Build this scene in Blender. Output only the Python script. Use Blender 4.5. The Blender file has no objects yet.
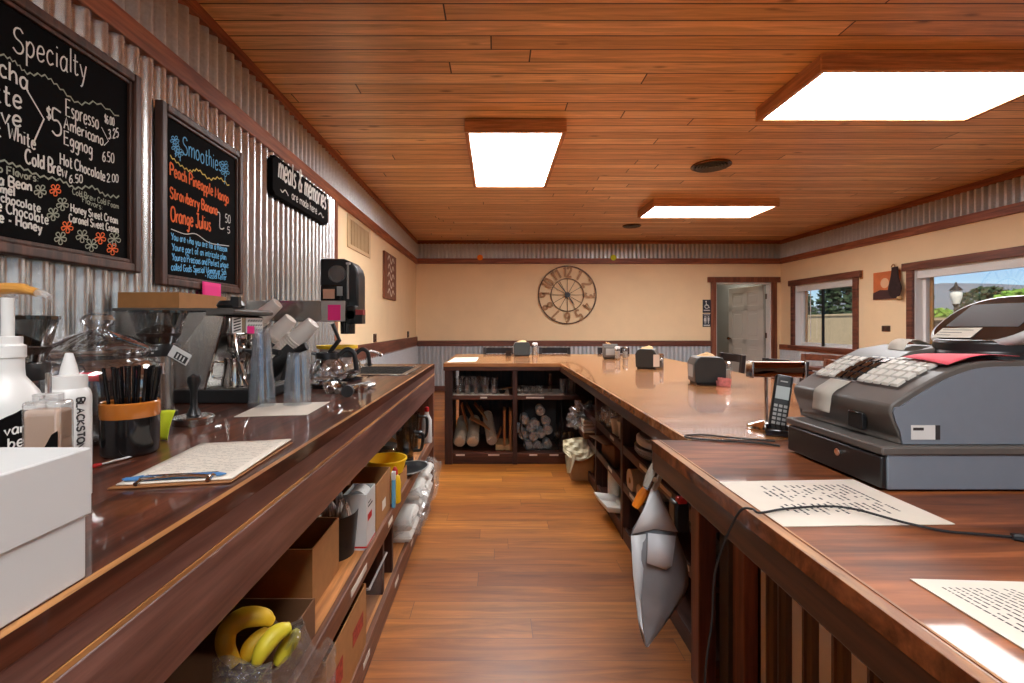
import bpy, bmesh, math, random
from mathutils import Vector, Matrix, noise as mnoise
R = random.Random(7)
PI = math.pi
scene = bpy.context.scene
COL = scene.collection
EYE = 1.25; FPX = 470.0; VX = 496.0; VY = 325.0
def P(px, py, z):
    y = FPX * (EYE - z) / (py - VY); return Vector(((px - VX) * y / FPX, y, z))
def D(px, py, y):
    return Vector(((px - VX) * y / FPX, y, EYE - (py - VY) * y / FPX))
def W(px, py, x):
    y = FPX * x / (px - VX); return Vector((x, y, EYE - (py - VY) * y / FPX))

# ---------------------------------------------------------------- mesh builder
class MB:
    def __init__(s):
        s.v = []; s.f = []; s.mi = []; s.cur = 0
    def add(s, vs, fs, m=None):
        o = len(s.v)
        for v in vs:
            v = Vector(v)
            s.v.append(m @ v if m is not None else v)
        for f in fs:
            s.f.append([i + o for i in f]); s.mi.append(s.cur)
        return s
    def box(s, x0, x1, y0, y1, z0, z1, m=None):
        vs = [(x0,y0,z0),(x1,y0,z0),(x1,y1,z0),(x0,y1,z0),(x0,y0,z1),(x1,y0,z1),(x1,y1,z1),(x0,y1,z1)]
        return s.add(vs, [(3,2,1,0),(4,5,6,7),(0,1,5,4),(1,2,6,5),(2,3,7,6),(3,0,4,7)], m)
    def frame(s, x0,x1, y0,y1, z0,z1, w, axis='x'):
        # rectangular frame without overlapping members; axis = the thin direction
        if axis == 'x':
            s.box(x0,x1,y0,y0+w,z0,z1).box(x0,x1,y1-w,y1,z0,z1).box(x0,x1,y0+w,y1-w,z0,z0+w).box(x0,x1,y0+w,y1-w,z1-w,z1)
        return s
    def cbox(s, c, size, m=None):
        x,y,z = c; a,b,d = size
        return s.box(x-a/2,x+a/2,y-b/2,y+b/2,z-d/2,z+d/2,m)
    def cyl(s, p0, p1, r0, r1=None, n=20, caps=True):
        r1 = r0 if r1 is None else r1
        p0 = Vector(p0); p1 = Vector(p1); d = (p1-p0).normalized()
        a = d.orthogonal().normalized(); b = d.cross(a)
        vs = []
        for p, r in ((p0,r0),(p1,r1)):
            for i in range(n):
                t = 2*PI*i/n; vs.append(p + a*math.cos(t)*r + b*math.sin(t)*r)
        fs = [(i,(i+1)%n,n+(i+1)%n,n+i) for i in range(n)]
        if caps: fs += [tuple(range(n))[::-1], tuple(range(n,2*n))]
        return s.add(vs, fs)
    def lathe(s, prof, c=(0,0,0), n=28, m=None, closed=False):
        # prof: list of (r, z)
        vs = []; fs = []; k = len(prof)
        M = Matrix.Translation(Vector(c)) if m is None else m
        for (r, z) in prof:
            r = max(r, 1e-5)
            for i in range(n):
                t = 2*PI*i/n; vs.append((r*math.cos(t), r*math.sin(t), z))
        for j in range(k-1 if not closed else k):
            j2 = (j+1) % k
            for i in range(n):
                i2 = (i+1) % n
                fs.append((j*n+i, j*n+i2, j2*n+i2, j2*n+i))
        return s.add(vs, fs, M)
    def tube(s, pts, r, n=8, caps=True, closed=False):
        pts = [Vector(p) for p in pts]; k = len(pts)
        rs = r if isinstance(r, (list, tuple)) else [r]*k
        vs = []; fs = []; up = None
        for i, p in enumerate(pts):
            if closed: d = (pts[(i+1)%k]-pts[i-1])
            else: d = pts[min(i+1,k-1)] - pts[max(i-1,0)]
            d = d.normalized() if d.length > 1e-9 else Vector((0,0,1))
            if up is None: up = d.orthogonal().normalized()
            up = (up - d*up.dot(d))
            up = up.normalized() if up.length > 1e-6 else d.orthogonal().normalized()
            b = d.cross(up)
            for j in range(n):
                t = 2*PI*j/n; vs.append(p + (up*math.cos(t) + b*math.sin(t))*rs[i])
        for i in range(k if closed else k-1):
            i2 = (i+1) % k
            for j in range(n):
                j2 = (j+1) % n; fs.append((i*n+j, i*n+j2, i2*n+j2, i2*n+j))
        if caps and not closed:
            fs.append(tuple(range(n))[::-1]); fs.append(tuple((k-1)*n+j for j in range(n)))
        return s.add(vs, fs)
    def prism(s, poly, o, u, v, w):
        # polygon (a,b) in frame o + a*u + b*v, extruded by vector w
        o = Vector(o); u = Vector(u); v = Vector(v); w = Vector(w); n = len(poly)
        vs = [o+u*a+v*b for a,b in poly] + [o+u*a+v*b+w for a,b in poly]
        fs = [tuple(range(n))[::-1], tuple(range(n,2*n))] + [(i,(i+1)%n,n+(i+1)%n,n+i) for i in range(n)]
        return s.add(vs, fs)
    def grid(s, fn, nu, nv, both=0.0):
        # surface fn(u,v) ; both = thickness along normal (approx via shell)
        vs = [Vector(fn(i/nu, j/nv)) for j in range(nv+1) for i in range(nu+1)]
        fs = [(j*(nu+1)+i, j*(nu+1)+i+1, (j+1)*(nu+1)+i+1, (j+1)*(nu+1)+i) for j in range(nv) for i in range(nu)]
        return s.add(vs, fs)
    def ball(s, c, r, sc=(1,1,1), n=16, k=10):
        vs = []; fs = []; c = Vector(c)
        for j in range(k+1):
            a = -PI/2 + PI*j/k
            for i in range(n):
                t = 2*PI*i/n
                vs.append(c + Vector((r*max(math.cos(a),1e-4)*math.cos(t)*sc[0], r*max(math.cos(a),1e-4)*math.sin(t)*sc[1], r*math.sin(a)*sc[2])))
        for j in range(k):
            for i in range(n):
                fs.append((j*n+i, j*n+(i+1)%n, (j+1)*n+(i+1)%n, (j+1)*n+i))
        return s.add(vs, fs)
    def build(s, name, mat, parent=None, bevel=0, smooth=35, seg=2, solid=0, loc=None, sub=0):
        me = bpy.data.meshes.new(name)
        me.from_pydata([tuple(v) for v in s.v], [], s.f)
        ms = mat if isinstance(mat, (list, tuple)) else [mat]
        for m in ms: me.materials.append(m)
        if len(ms) > 1: me.polygons.foreach_set('material_index', s.mi)
        bm = bmesh.new(); bm.from_mesh(me)
        bmesh.ops.recalc_face_normals(bm, faces=bm.faces)
        bm.to_mesh(me); bm.free()
        if smooth:
            me.polygons.foreach_set('use_smooth', [True]*len(me.polygons))
            me.set_sharp_from_angle(angle=math.radians(smooth))
        me.update()
        o = bpy.data.objects.new(name, me); COL.objects.link(o)
        if parent is not None: o.parent = parent
        if loc is not None: o.location = loc
        if solid:
            md = o.modifiers.new('solid', 'SOLIDIFY'); md.thickness = solid; md.offset = 0
        if sub:
            md = o.modifiers.new('sub', 'SUBSURF'); md.levels = sub; md.render_levels = sub
        if bevel:
            md = o.modifiers.new('bev', 'BEVEL'); md.width = bevel; md.segments = seg
            md.limit_method = 'ANGLE'; md.angle_limit = math.radians(40)
        return o
def tag(o, label, cat, group=None, kind=None):
    o['label'] = label; o['category'] = cat
    if group: o['group'] = group
    if kind: o['kind'] = kind
    return o
def thing(name, label, cat, loc=(0,0,0), rz=0, group=None, rot=None):
    o = bpy.data.objects.new(name, None); COL.objects.link(o)
    o.empty_display_size = 0.02
    o.location = loc; o.rotation_euler = rot if rot else (0,0,rz)
    return tag(o, label, cat, group)
def struct(o):
    o['kind'] = 'structure'; return o
def dup(root, loc=None, rz=None, label=None, rot=None, group=None, scale=None):
    r = root.copy(); COL.objects.link(r)
    if loc is not None: r.location = loc
    if rz is not None: r.rotation_euler = (0,0,rz)
    if rot is not None: r.rotation_euler = rot
    if label: r['label'] = label
    if group: r['group'] = group
    if scale: r.scale = scale
    for ch in list(root.children):
        c = ch.copy(); COL.objects.link(c); c.parent = r
        for g in list(ch.children):
            d = g.copy(); COL.objects.link(d); d.parent = c
    return r
def spline(pts, n=6, closed=False):
    pts = [Vector(p) for p in pts]; out = []; k = len(pts)
    if k < 3 and not closed: return pts
    for i in range(k if closed else k-1):
        p1 = pts[i]; p2 = pts[(i+1)%k]
        p0 = pts[i-1] if (i > 0 or closed) else p1*2-p2
        p3 = pts[(i+2)%k] if (i+2 < k or closed) else p2*2-p1
        for j in range(n):
            t = j/n
            out.append(0.5*((2*p1)+(p2-p0)*t+(2*p0-5*p1+4*p2-p3)*t*t+(3*p1-p0-3*p2+p3)*t**3))
    if not closed: out.append(pts[-1])
    return out

# ---------------------------------------------------------------- materials
def srgb(r, g, b):
    f = lambda c: (c/255/12.92) if c/255 <= 0.04045 else ((c/255+0.055)/1.055)**2.4
    return (f(r), f(g), f(b), 1)
def new_mat(name):
    m = bpy.data.materials.new(name); m.use_nodes = True
    nt = m.node_tree; b = nt.nodes['Principled BSDF']
    return m, nt, b
def pos_node(nt, scale=(1,1,1), rot=(0,0,0)):
    g = nt.nodes.new('ShaderNodeNewGeometry'); mp = nt.nodes.new('ShaderNodeMapping')
    mp.inputs['Scale'].default_value = scale; mp.inputs['Rotation'].default_value = rot
    nt.links.new(g.outputs['Position'], mp.inputs['Vector']); return mp.outputs[0]
def obj_node(nt, scale=(1,1,1)):
    g = nt.nodes.new('ShaderNodeTexCoord'); mp = nt.nodes.new('ShaderNodeMapping')
    mp.inputs['Scale'].default_value = scale
    nt.links.new(g.outputs['Object'], mp.inputs['Vector']); return mp.outputs[0]
def noise_n(nt, vec, scale, detail=4, rough=0.55, dist=0):
    n = nt.nodes.new('ShaderNodeTexNoise')
    n.inputs['Scale'].default_value = scale; n.inputs['Detail'].default_value = detail
    n.inputs['Roughness'].default_value = rough; n.inputs['Distortion'].default_value = dist
    nt.links.new(vec, n.inputs['Vector']); return n.outputs['Fac']
def ramp(nt, fac, stops):
    r = nt.nodes.new('ShaderNodeValToRGB'); e = r.color_ramp.elements
    while len(e) < len(stops): e.new(0.5)
    for i, (p, c) in enumerate(stops): e[i].position = p; e[i].color = c
    nt.links.new(fac, r.inputs[0]); return r.outputs[0]
def mixc(nt, fac, a, b, mode='MIX'):
    n = nt.nodes.new('ShaderNodeMix'); n.data_type = 'RGBA'; n.blend_type = mode
    for sock, val in ((n.inputs[0], fac), (n.inputs[6], a), (n.inputs[7], b)):
        if hasattr(val, 'links') or hasattr(val, 'is_linked'): nt.links.new(val, sock)
        else: sock.default_value = val
    return n.outputs[2]
def bump(nt, b, h, strength=0.3, dist=0.01):
    n = nt.nodes.new('ShaderNodeBump'); n.inputs['Strength'].default_value = strength
    n.inputs['Distance'].default_value = dist
    nt.links.new(h, n.inputs['Height']); nt.links.new(n.outputs[0], b.inputs['Normal'])
def plain(name, c, rough=0.5, metal=0, var=0.0, coat=0, vscale=30, spec=0.5, bmp=0):
    m, nt, b = new_mat(name)
    b.inputs['Base Color'].default_value = c; b.inputs['Roughness'].default_value = rough
    b.inputs['Metallic'].default_value = metal; b.inputs['Coat Weight'].default_value = coat
    b.inputs['Coat Roughness'].default_value = 0.08
    b.inputs['Specular IOR Level'].default_value = spec
    v = obj_node(nt); nf = noise_n(nt, v, vscale, 5)
    if var:
        lo = tuple(x*(1-var) for x in c[:3])+(1,); hi = tuple(min(1,x*(1+var)) for x in c[:3])+(1,)
        nt.links.new(ramp(nt, nf, [(0.3,lo),(0.7,hi)]), b.inputs['Base Color'])
    if bmp: bump(nt, b, nf, bmp, 0.004)
    return m
def wood(name, dark, light, axis='x', scale=1.0, rough=0.45, coat=0, coatr=0.05, grain=14, wear=None, wear_at=0.62, bmp=0.15, con=0.72, spec=0.5):
    m, nt, b = new_mat(name)
    st = {'x': (0.9,grain,grain), 'y': (grain,0.9,grain), 'z': (grain,grain,0.9)}[axis]
    v = pos_node(nt, tuple(s*scale for s in st))
    n1 = noise_n(nt, v, 1.3, 6, 0.6, 0.8)
    v2 = pos_node(nt, tuple(s*scale*4 for s in st)); n2 = noise_n(nt, v2, 1.2, 4, 0.6, 0.2)
    mid = tuple((a+c)/2 for a, c in zip(dark, light))
    c1 = ramp(nt, n1, [(0.34,dark),(0.5,mid),(0.64,light)])
    c2 = ramp(nt, n2, [(0.35,(con,con,con,1)),(0.65,(1.12,1.12,1.12,1))])
    col = mixc(nt, 1.0, c1, c2, 'MULTIPLY')
    if wear:
        v3 = pos_node(nt, tuple(s*0.7 for s in st)); n3 = noise_n(nt, v3, 1.6, 8, 0.7, 0.3)
        f = ramp(nt, n3, [(wear_at,(0,0,0,1)),(wear_at+0.06,(1,1,1,1))])
        col = mixc(nt, f, col, wear)
    nt.links.new(col, b.inputs['Base Color'])
    b.inputs['Roughness'].default_value = rough
    b.inputs['Specular IOR Level'].default_value = spec
    b.inputs['Coat Weight'].default_value = coat; b.inputs['Coat Roughness'].default_value = coatr
    if bmp: bump(nt, b, n2, bmp, 0.003)
    return m
def planks(name, cols, row, width, rough, axis_rot=0, coat=0, gap=0.004, bmp=0.5, mortar=(0.02,0.008,0.003,1), grain=22, gcon=0.35, knot=True, streak=0.5):
    m, nt, b = new_mat(name)
    v = pos_node(nt, (1,1,1), (0,0,axis_rot))
    br = nt.nodes.new('ShaderNodeTexBrick')
    br.inputs['Scale'].default_value = 1; br.inputs['Brick Width'].default_value = width; br.inputs['Row Height'].default_value = row
    br.inputs['Mortar Size'].default_value = gap; br.inputs['Mortar Smooth'].default_value = 0.3
    br.inputs['Color1'].default_value = (0,0,0,1); br.inputs['Color2'].default_value = (1,1,1,1); br.inputs['Mortar'].default_value = (0.5,0.5,0.5,1)
    br.offset = 0.0; br.squash = 1; br.offset_frequency = 2
    # every row of boards starts at its own random place
    sx = nt.nodes.new('ShaderNodeSeparateXYZ'); nt.links.new(v, sx.inputs[0])
    dv = nt.nodes.new('ShaderNodeMath'); dv.operation = 'DIVIDE'; dv.inputs[1].default_value = row; nt.links.new(sx.outputs[1], dv.inputs[0])
    fl = nt.nodes.new('ShaderNodeMath'); fl.operation = 'FLOOR'; nt.links.new(dv.outputs[0], fl.inputs[0])
    wn = nt.nodes.new('ShaderNodeTexWhiteNoise'); wn.noise_dimensions = '1D'; nt.links.new(fl.outputs[0], wn.inputs['W'])
    mu = nt.nodes.new('ShaderNodeMath'); mu.operation = 'MULTIPLY_ADD'; mu.inputs[1].default_value = width*3; nt.links.new(wn.outputs['Value'], mu.inputs[0]); nt.links.new(sx.outputs[0], mu.inputs[2])
    cx = nt.nodes.new('ShaderNodeCombineXYZ'); nt.links.new(mu.outputs[0], cx.inputs[0]); nt.links.new(sx.outputs[1], cx.inputs[1])
    v = cx.outputs[0]
    nt.links.new(v, br.inputs['Vector'])
    sep = nt.nodes.new('ShaderNodeSeparateColor'); nt.links.new(br.outputs['Color'], sep.inputs[0])
    base = ramp(nt, sep.outputs[0], [(i/(len(cols)-1), c) for i, c in enumerate(cols)])
    # per plank shift of the grain
    cmb = nt.nodes.new('ShaderNodeCombineXYZ')
    mm = nt.nodes.new('ShaderNodeMath'); mm.operation = 'MULTIPLY'; mm.inputs[1].default_value = 37.0
    nt.links.new(sep.outputs[0], mm.inputs[0]); nt.links.new(mm.outputs[0], cmb.inputs[0]); nt.links.new(mm.outputs[0], cmb.inputs[2])
    ad = nt.nodes.new('ShaderNodeVectorMath'); ad.operation = 'ADD'
    nt.links.new(v, ad.inputs[0]); nt.links.new(cmb.outputs[0], ad.inputs[1])
    mp = nt.nodes.new('ShaderNodeMapping'); mp.inputs['Scale'].default_value = (1.1, grain, grain)
    nt.links.new(ad.outputs[0], mp.inputs[0])
    n1 = noise_n(nt, mp.outputs[0], 1.6, 7, 0.62, 1.0)
    g = ramp(nt, n1, [(0.28,(1-gcon,1-gcon*1.05,1-gcon*1.1,1)),(0.7,(1+gcon*0.6,)*3+(1,))])
    col = mixc(nt, 1.0, base, g, 'MULTIPLY')
    if knot:
        mk = nt.nodes.new('ShaderNodeMapping'); mk.inputs['Scale'].default_value = (2.0, 6.5, 1)
        nt.links.new(ad.outputs[0], mk.inputs[0])
        vo = nt.nodes.new('ShaderNodeTexVoronoi'); vo.inputs['Scale'].default_value = 1.0
        nt.links.new(mk.outputs[0], vo.inputs['Vector'])
        kf = ramp(nt, vo.outputs['Distance'], [(0.03,(0.35,0.3,0.28,1)),(0.12,(1,1,1,1))])
        col = mixc(nt, 1.0, col, kf, 'MULTIPLY')
    col = mixc(nt, br.outputs['Fac'], col, mortar)
    nt.links.new(col, b.inputs['Base Color'])
    b.inputs['Roughness'].default_value = rough
    b.inputs['Coat Weight'].default_value = coat; b.inputs['Coat Roughness'].default_value = 0.15
    inv = nt.nodes.new('ShaderNodeMath'); inv.operation = 'SUBTRACT'; inv.inputs[0].default_value = 1
    nt.links.new(br.outputs['Fac'], inv.inputs[1])
    bump(nt, b, inv.outputs[0], bmp, 0.01)
    return m
def glassy(name, tint=(1,1,1,1), fac=0.12, rough=0.02, edge=1.0):
    # thin clear wall: mostly transparent, fresnel reflection
    m = bpy.data.materials.new(name); m.use_nodes = True; nt = m.node_tree
    for n in list(nt.nodes):
        if n.type != 'OUTPUT_MATERIAL': nt.nodes.remove(n)
    out = nt.nodes['Material Output']
    tr = nt.nodes.new('ShaderNodeBsdfTransparent'); tr.inputs[0].default_value = tint
    gl = nt.nodes.new('ShaderNodeBsdfGlossy'); gl.inputs['Roughness'].default_value = rough
    lw = nt.nodes.new('ShaderNodeLayerWeight'); lw.inputs[0].default_value = 0.35
    mu = nt.nodes.new('ShaderNodeMath'); mu.operation = 'MULTIPLY_ADD'; mu.use_clamp = True
    mu.inputs[1].default_value = edge; mu.inputs[2].default_value = fac
    nt.links.new(lw.outputs['Facing'], mu.inputs[0])
    mx = nt.nodes.new('ShaderNodeMixShader'); nt.links.new(mu.outputs[0], mx.inputs[0])
    nt.links.new(tr.outputs[0], mx.inputs[1]); nt.links.new(gl.outputs[0], mx.inputs[2])
    nt.links.new(mx.outputs[0], out.inputs[0]); return m
def milky(name, c, dif=0.25, gloss=0.06, rough=0.15, tint=(0.96,0.97,0.98,1)):
    # translucent clear plastic: transparent, a little white scatter and a soft sheen
    m = bpy.data.materials.new(name); m.use_nodes = True; nt = m.node_tree
    for n in list(nt.nodes):
        if n.type != 'OUTPUT_MATERIAL': nt.nodes.remove(n)
    out = nt.nodes['Material Output']
    tr = nt.nodes.new('ShaderNodeBsdfTransparent'); tr.inputs[0].default_value = tint
    df = nt.nodes.new('ShaderNodeBsdfDiffuse'); df.inputs[0].default_value = c
    tl = nt.nodes.new('ShaderNodeBsdfTranslucent'); tl.inputs[0].default_value = c
    gl = nt.nodes.new('ShaderNodeBsdfGlossy'); gl.inputs['Roughness'].default_value = rough
    m0 = nt.nodes.new('ShaderNodeMixShader'); m0.inputs[0].default_value = 0.4
    nt.links.new(df.outputs[0], m0.inputs[1]); nt.links.new(tl.outputs[0], m0.inputs[2])
    lw = nt.nodes.new('ShaderNodeLayerWeight'); lw.inputs[0].default_value = 0.3
    mu = nt.nodes.new('ShaderNodeMath'); mu.operation = 'MULTIPLY_ADD'; mu.use_clamp = True
    mu.inputs[1].default_value = dif*1.4; mu.inputs[2].default_value = dif*0.6
    nt.links.new(lw.outputs['Facing'], mu.inputs[0])
    m1 = nt.nodes.new('ShaderNodeMixShader'); nt.links.new(mu.outputs[0], m1.inputs[0])
    nt.links.new(tr.outputs[0], m1.inputs[1]); nt.links.new(m0.outputs[0], m1.inputs[2])
    m2 = nt.nodes.new('ShaderNodeMixShader'); m2.inputs[0].default_value = gloss
    nt.links.new(m1.outputs[0], m2.inputs[1]); nt.links.new(gl.outputs[0], m2.inputs[2])
    nt.links.new(m2.outputs[0], out.inputs[0]); return m
def emit(name, c, s):
    m, nt, b = new_mat(name)
    b.inputs['Base Color'].default_value = (0.8,0.8,0.8,1)
    b.inputs['Emission Color'].default_value = c; b.inputs['Emission Strength'].default_value = s
    return m
# ---------------------------------------------------------------- stroke lettering
G = {}
def _g(ch, w, *strokes):
    G[ch] = (w/10, [[tuple(float(q)/10 for q in t.split(',')) for t in s.split()] for s in strokes])
_g('A',7,'0,0 3.2,10 6.5,0','1.2,4 5.2,4'); _g('B',6,'0,0 0,10 4,10 5.5,8.5 4.5,6 0,5.4','0,5.4 4.5,5 6,2.8 4.5,0.3 0,0')
_g('C',7,'6.5,8.5 4.5,10 2,9.3 0.3,6.5 0.3,3 2,0.5 4.5,0 6.8,1.6'); _g('D',7,'0,0 0,10 3.5,9.5 6.3,6.5 6,2.5 3.5,0.3 0,0')
_g('E',6,'6,10 0,10 0,0 6,0','0,5.2 4.8,5.4'); _g('F',6,'6,10 0,10 0,0','0,5.2 4.5,5.4'); _g('G',7,'6.5,8.5 4.5,10 1.5,9 0.2,5 1.6,0.8 4.5,0 6.6,2 6.6,4.6 4,4.6')
_g('H',6.5,'0,0 0,10','6,0 6,10','0,5.2 6,5.2'); _g('I',2,'1,0 1,10'); _g('J',5,'1,10 6,10','4,10 4,2 2.6,0 0.6,0.4 0,2.2'); _g('K',6,'0,0 0,10','5.6,10 0,4.6 6,0')
_g('L',5.5,'0,10 0,0 5.5,0'); _g('M',8,'0,0 0.8,10 4,2.5 7.2,10 8,0'); _g('N',6.5,'0,0 0,10 6,0 6,10'); _g('O',7.5,'3.6,10 1,8.5 0.1,5 1,1.4 3.6,0 6.4,1.4 7.3,5 6.2,8.6 3.6,10')
_g('P',6,'0,0 0,10 4,10 5.8,8.2 4.8,5.6 0,4.8'); _g('R',6.5,'0,0 0,10 4,10 5.8,8 4.6,5.5 0,5','2.6,5 6.3,0'); _g('S',6.5,'6,8.6 4.2,10 1.6,9.6 0.6,7.6 1.8,5.8 4.8,4.6 6.2,2.6 5,0.4 2.4,0 0,1.6')
_g('T',6,'0,10 6.4,10','3.2,10 3.2,0'); _g('V',6.5,'0,10 3.2,0 6.4,10'); _g('W',9,'0,10 2.2,0 4.5,7.5 6.8,0 9,10'); _g('Y',6,'0,10 3,5','6.2,10 2.6,0')
_g('a',5.2,'4.6,5 3,6.2 0.8,5 0.2,2.5 1.4,0.2 3.4,0.6 4.6,3 4.8,6','4.8,6 4.6,1 5.4,0'); _g('b',5,'0.2,10 0.2,0','0.2,3.5 2,6 4.2,5 4.6,2.4 3,0 0.2,1'); _g('c',4.6,'4.4,5 2.6,6.2 0.6,4.8 0.3,2 2,0 4.6,1')
_g('d',5.2,'4.6,4.6 2.6,6 0.5,4.6 0.3,1.6 2,0 4.6,2','4.8,10 4.8,0'); _g('e',5,'0.6,3 4.6,3.6 3.8,6 1.6,6 0.3,3.4 1,0.6 3,0 4.8,1.2'); _g('f',3.6,'3.6,9.6 2.2,10 1.4,8 1.4,0','0,5.6 3,5.6')
_g('g',5.2,'4.6,5 2.6,6.2 0.6,4.6 0.8,1.6 2.6,0.8 4.6,3','4.8,6 4.6,-2 3,-4 0.8,-3'); _g('h',5,'0.2,10 0.2,0','0.2,3.6 2.4,6 4.2,5 4.6,0'); _g('i',1.6,'0.8,6 0.8,0','0.8,8.2 0.9,8.8'); _g('j',2.6,'2,6 1.8,-2 0,-3.6','2,8.2 2.1,8.8')
_g('k',4.6,'0.2,10 0.2,0','4,6 0.4,2.8 4.4,0'); _g('l',1.6,'0.8,10 0.8,0'); _g('m',7.6,'0.2,6 0.2,0','0.2,4 2,6 3.6,5 3.7,0','3.7,4 5.6,6 7.2,5 7.4,0'); _g('n',5,'0.2,6 0.2,0','0.2,3.8 2.4,6 4.2,5 4.6,0')
_g('o',5.2,'2.6,6 0.7,5 0.2,2.8 1,0.6 2.8,0 4.6,1.4 4.8,4 3.6,5.8 2.6,6'); _g('p',5,'0.2,6 0.2,-4','0.2,4 2.2,6.2 4.4,4.8 4.4,1.8 2.4,0 0.2,1.2'); _g('q',5,'4.6,5 2.4,6.2 0.4,4.4 0.6,1.4 2.4,0 4.6,2.2','4.7,6 4.7,-4 6,-3')
_g('r',3.8,'0.2,6 0.2,0','0.2,3.6 1.8,5.8 3.6,5.6'); _g('s',4.2,'3.8,5.4 2,6.1 0.5,5 1.4,3.5 3.4,2.6 3.8,1 2,0 0.2,0.6'); _g('t',3.8,'1.6,9 1.6,0.8 3,0 3.8,0.6','0,6 3.6,6'); _g('u',5,'0.2,6 0.4,1.2 2,0 4.2,1.8','4.5,6 4.6,0')
_g('v',4.6,'0,6 2.2,0 4.6,6'); _g('w',7,'0,6 1.6,0 3.4,5 5.2,0 7,6'); _g('x',4.6,'0,6 4.6,0','4.6,6 0,0'); _g('y',4.8,'0,6 2.2,0.6','4.8,6 2,-2.6 0.4,-4'); _g('z',4.4,'0,6 4.4,6 0,0 4.6,0')
_g('0',5.4,'2.7,10 0.6,8.4 0.2,4 1,0.8 2.8,0 4.8,1.4 5.2,6 4.2,9.2 2.7,10'); _g('1',3,'0.6,8 2,10 2,0'); _g('2',5.2,'0.2,8 1.6,10 4,9.6 4.8,7.4 3,4 0.2,0 5.2,0'); _g('3',5.2,'0.4,9.2 2.6,10 4.6,8.4 3.8,6 2,5.4','2,5.4 4.4,4.6 4.8,2 2.8,0 0.2,0.8')
_g('4',5.4,'4,0 4,10 0.2,3 5.4,3'); _g('5',5.2,'4.8,10 0.8,10 0.6,5.6 3,6 4.8,4.4 4.6,1.4 2.4,0 0.2,1'); _g('6',5.2,'4.4,9.6 2,8.4 0.4,4.6 0.8,1 2.8,0 4.8,1.6 4.4,4.6 2.4,5.4 0.6,3.6'); _g('7',5.2,'0.2,10 5,10 2,0')
_g('8',5.2,'2.6,5.4 0.8,7 1,9.2 2.8,10 4.6,9 4.4,6.8 2.6,5.4 0.4,3.2 0.8,0.8 2.8,0 4.8,1.2 4.6,3.6 2.6,5.4'); _g('9',5.2,'4.6,7 3,5 0.8,6 0.6,8.6 2.4,10 4.4,9 4.6,7 4.2,0')
_g('$',5.4,'5,8 3,9 0.8,8 1.2,6 4.4,4 4.8,2.2 2.6,0.8 0.4,2','2.7,10.5 2.7,-0.6'); _g('&',6.6,'6.4,0 1.4,7.6 2,9.8 3.8,9.6 3.8,7.4 0.8,4 0.6,1.2 2.6,0 5,1.4 6.2,4.2'); _g('-',4,'0.4,3.2 3.6,3.2'); _g('.',1.6,'0.6,0 0.9,0.4'); _g(':',1.8,'0.8,1 0.9,1.5','0.8,4.5 0.9,5'); _g("'",1.6,'0.9,10 0.6,8'); _g(',',1.6,'0.9,0.5 0.3,-1.5')
SHARP = set('AEFHIKLMNTVWYZ147vwxz')
_rc = [0]
def ribbon(mb, pts, wd, nrm, lift=0.0):
    # every stroke lies a hair above the one before, like layered chalk
    _rc[0] = (_rc[0]+1) % 11; lift += 0.00022*_rc[0]
    pts = [Vector(p) for p in pts]; nrm = Vector(nrm)
    k = len(pts)
    if k < 2: return
    vs = []
    for i, p in enumerate(pts):
        d = pts[min(i+1,k-1)] - pts[max(i-1,0)]
        if d.length < 1e-9: d = Vector((0,0,1))
        sd = d.normalized().cross(nrm).normalized()*wd/2
        vs += [p + sd + nrm*lift, p - sd + nrm*lift]
    mb.add(vs, [(2*i,2*i+1,2*i+3,2*i+2) for i in range(k-1)])
def letters(mb, text, a, b, hcap, nrm, wd, up=(0,0,1), jit=0.0, fit=True, slant=0.0, gapf=1.6, rnd=None):
    # lettering from point a to b along the baseline; hcap cap height (m)
    a = Vector(a); b = Vector(b); up = Vector(up); rnd = rnd or R
    tot = 0; adv = []
    for ch in text:
        adv.append(tot); tot += (4.2 if ch == ' ' else G.get(ch, (5,[]))[0]*10 + gapf)
    tot = max(tot - gapf, 1)
    L = (b-a); dirn = L.normalized(); sx = (L.length/tot) if fit else hcap/10
    for ch, x0 in zip(text, adv):
        if ch == ' ' or ch not in G: continue
        dy = rnd.uniform(-jit, jit)*hcap; sc = 1+rnd.uniform(-jit, jit)
        for st in G[ch][1]:
            q = [Vector((px*10, py*10, 0)) for px, py in st]
            if ch not in SHARP and len(q) > 2: q = spline(q, 4)
            pts = [a + dirn*((x0 + (v.x*10/10))*sx) + dirn*(v.y*slant*hcap/10) + up*(v.y*hcap/10*sc + dy) for v in q]
            ribbon(mb, pts, wd, nrm)
# ================================================================ MATERIALS
M = {}
M['paint'] = plain('tan wall paint', srgb(240,212,170), 0.75, var=0.03, vscale=3, bmp=0.05)
M['door_paint'] = plain('door paint', srgb(205,200,190), 0.45)
M['grey_paint'] = plain('grey paint', srgb(150,148,140), 0.7)
M['ceil'] = planks('ceiling boards', [srgb(204,154,104), srgb(236,188,134), srgb(216,168,116), srgb(252,216,166), srgb(224,176,122), srgb(244,200,148)], 0.13, 3.7, 0.36, coat=0.15, gap=0.005, grain=20, gcon=0.42, mortar=(0.05,0.02,0.008,1))
M['floor'] = planks('floor boards', [srgb(150,84,26), srgb(176,106,36), srgb(138,76,22), srgb(190,120,46), srgb(162,94,30), srgb(152,86,28)], 0.125, 1.25, 0.42, gap=0.0014, coat=0.05, mortar=srgb(104,62,30), grain=13, gcon=0.5, knot=False, bmp=0.15)
M['trim'] = wood('red brown trim wood', srgb(118,62,40), srgb(176,106,72), 'y', rough=0.5)
M['trimx'] = wood('red brown trim wood across', srgb(112,58,36), srgb(166,98,64), 'x', rough=0.5)
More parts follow.
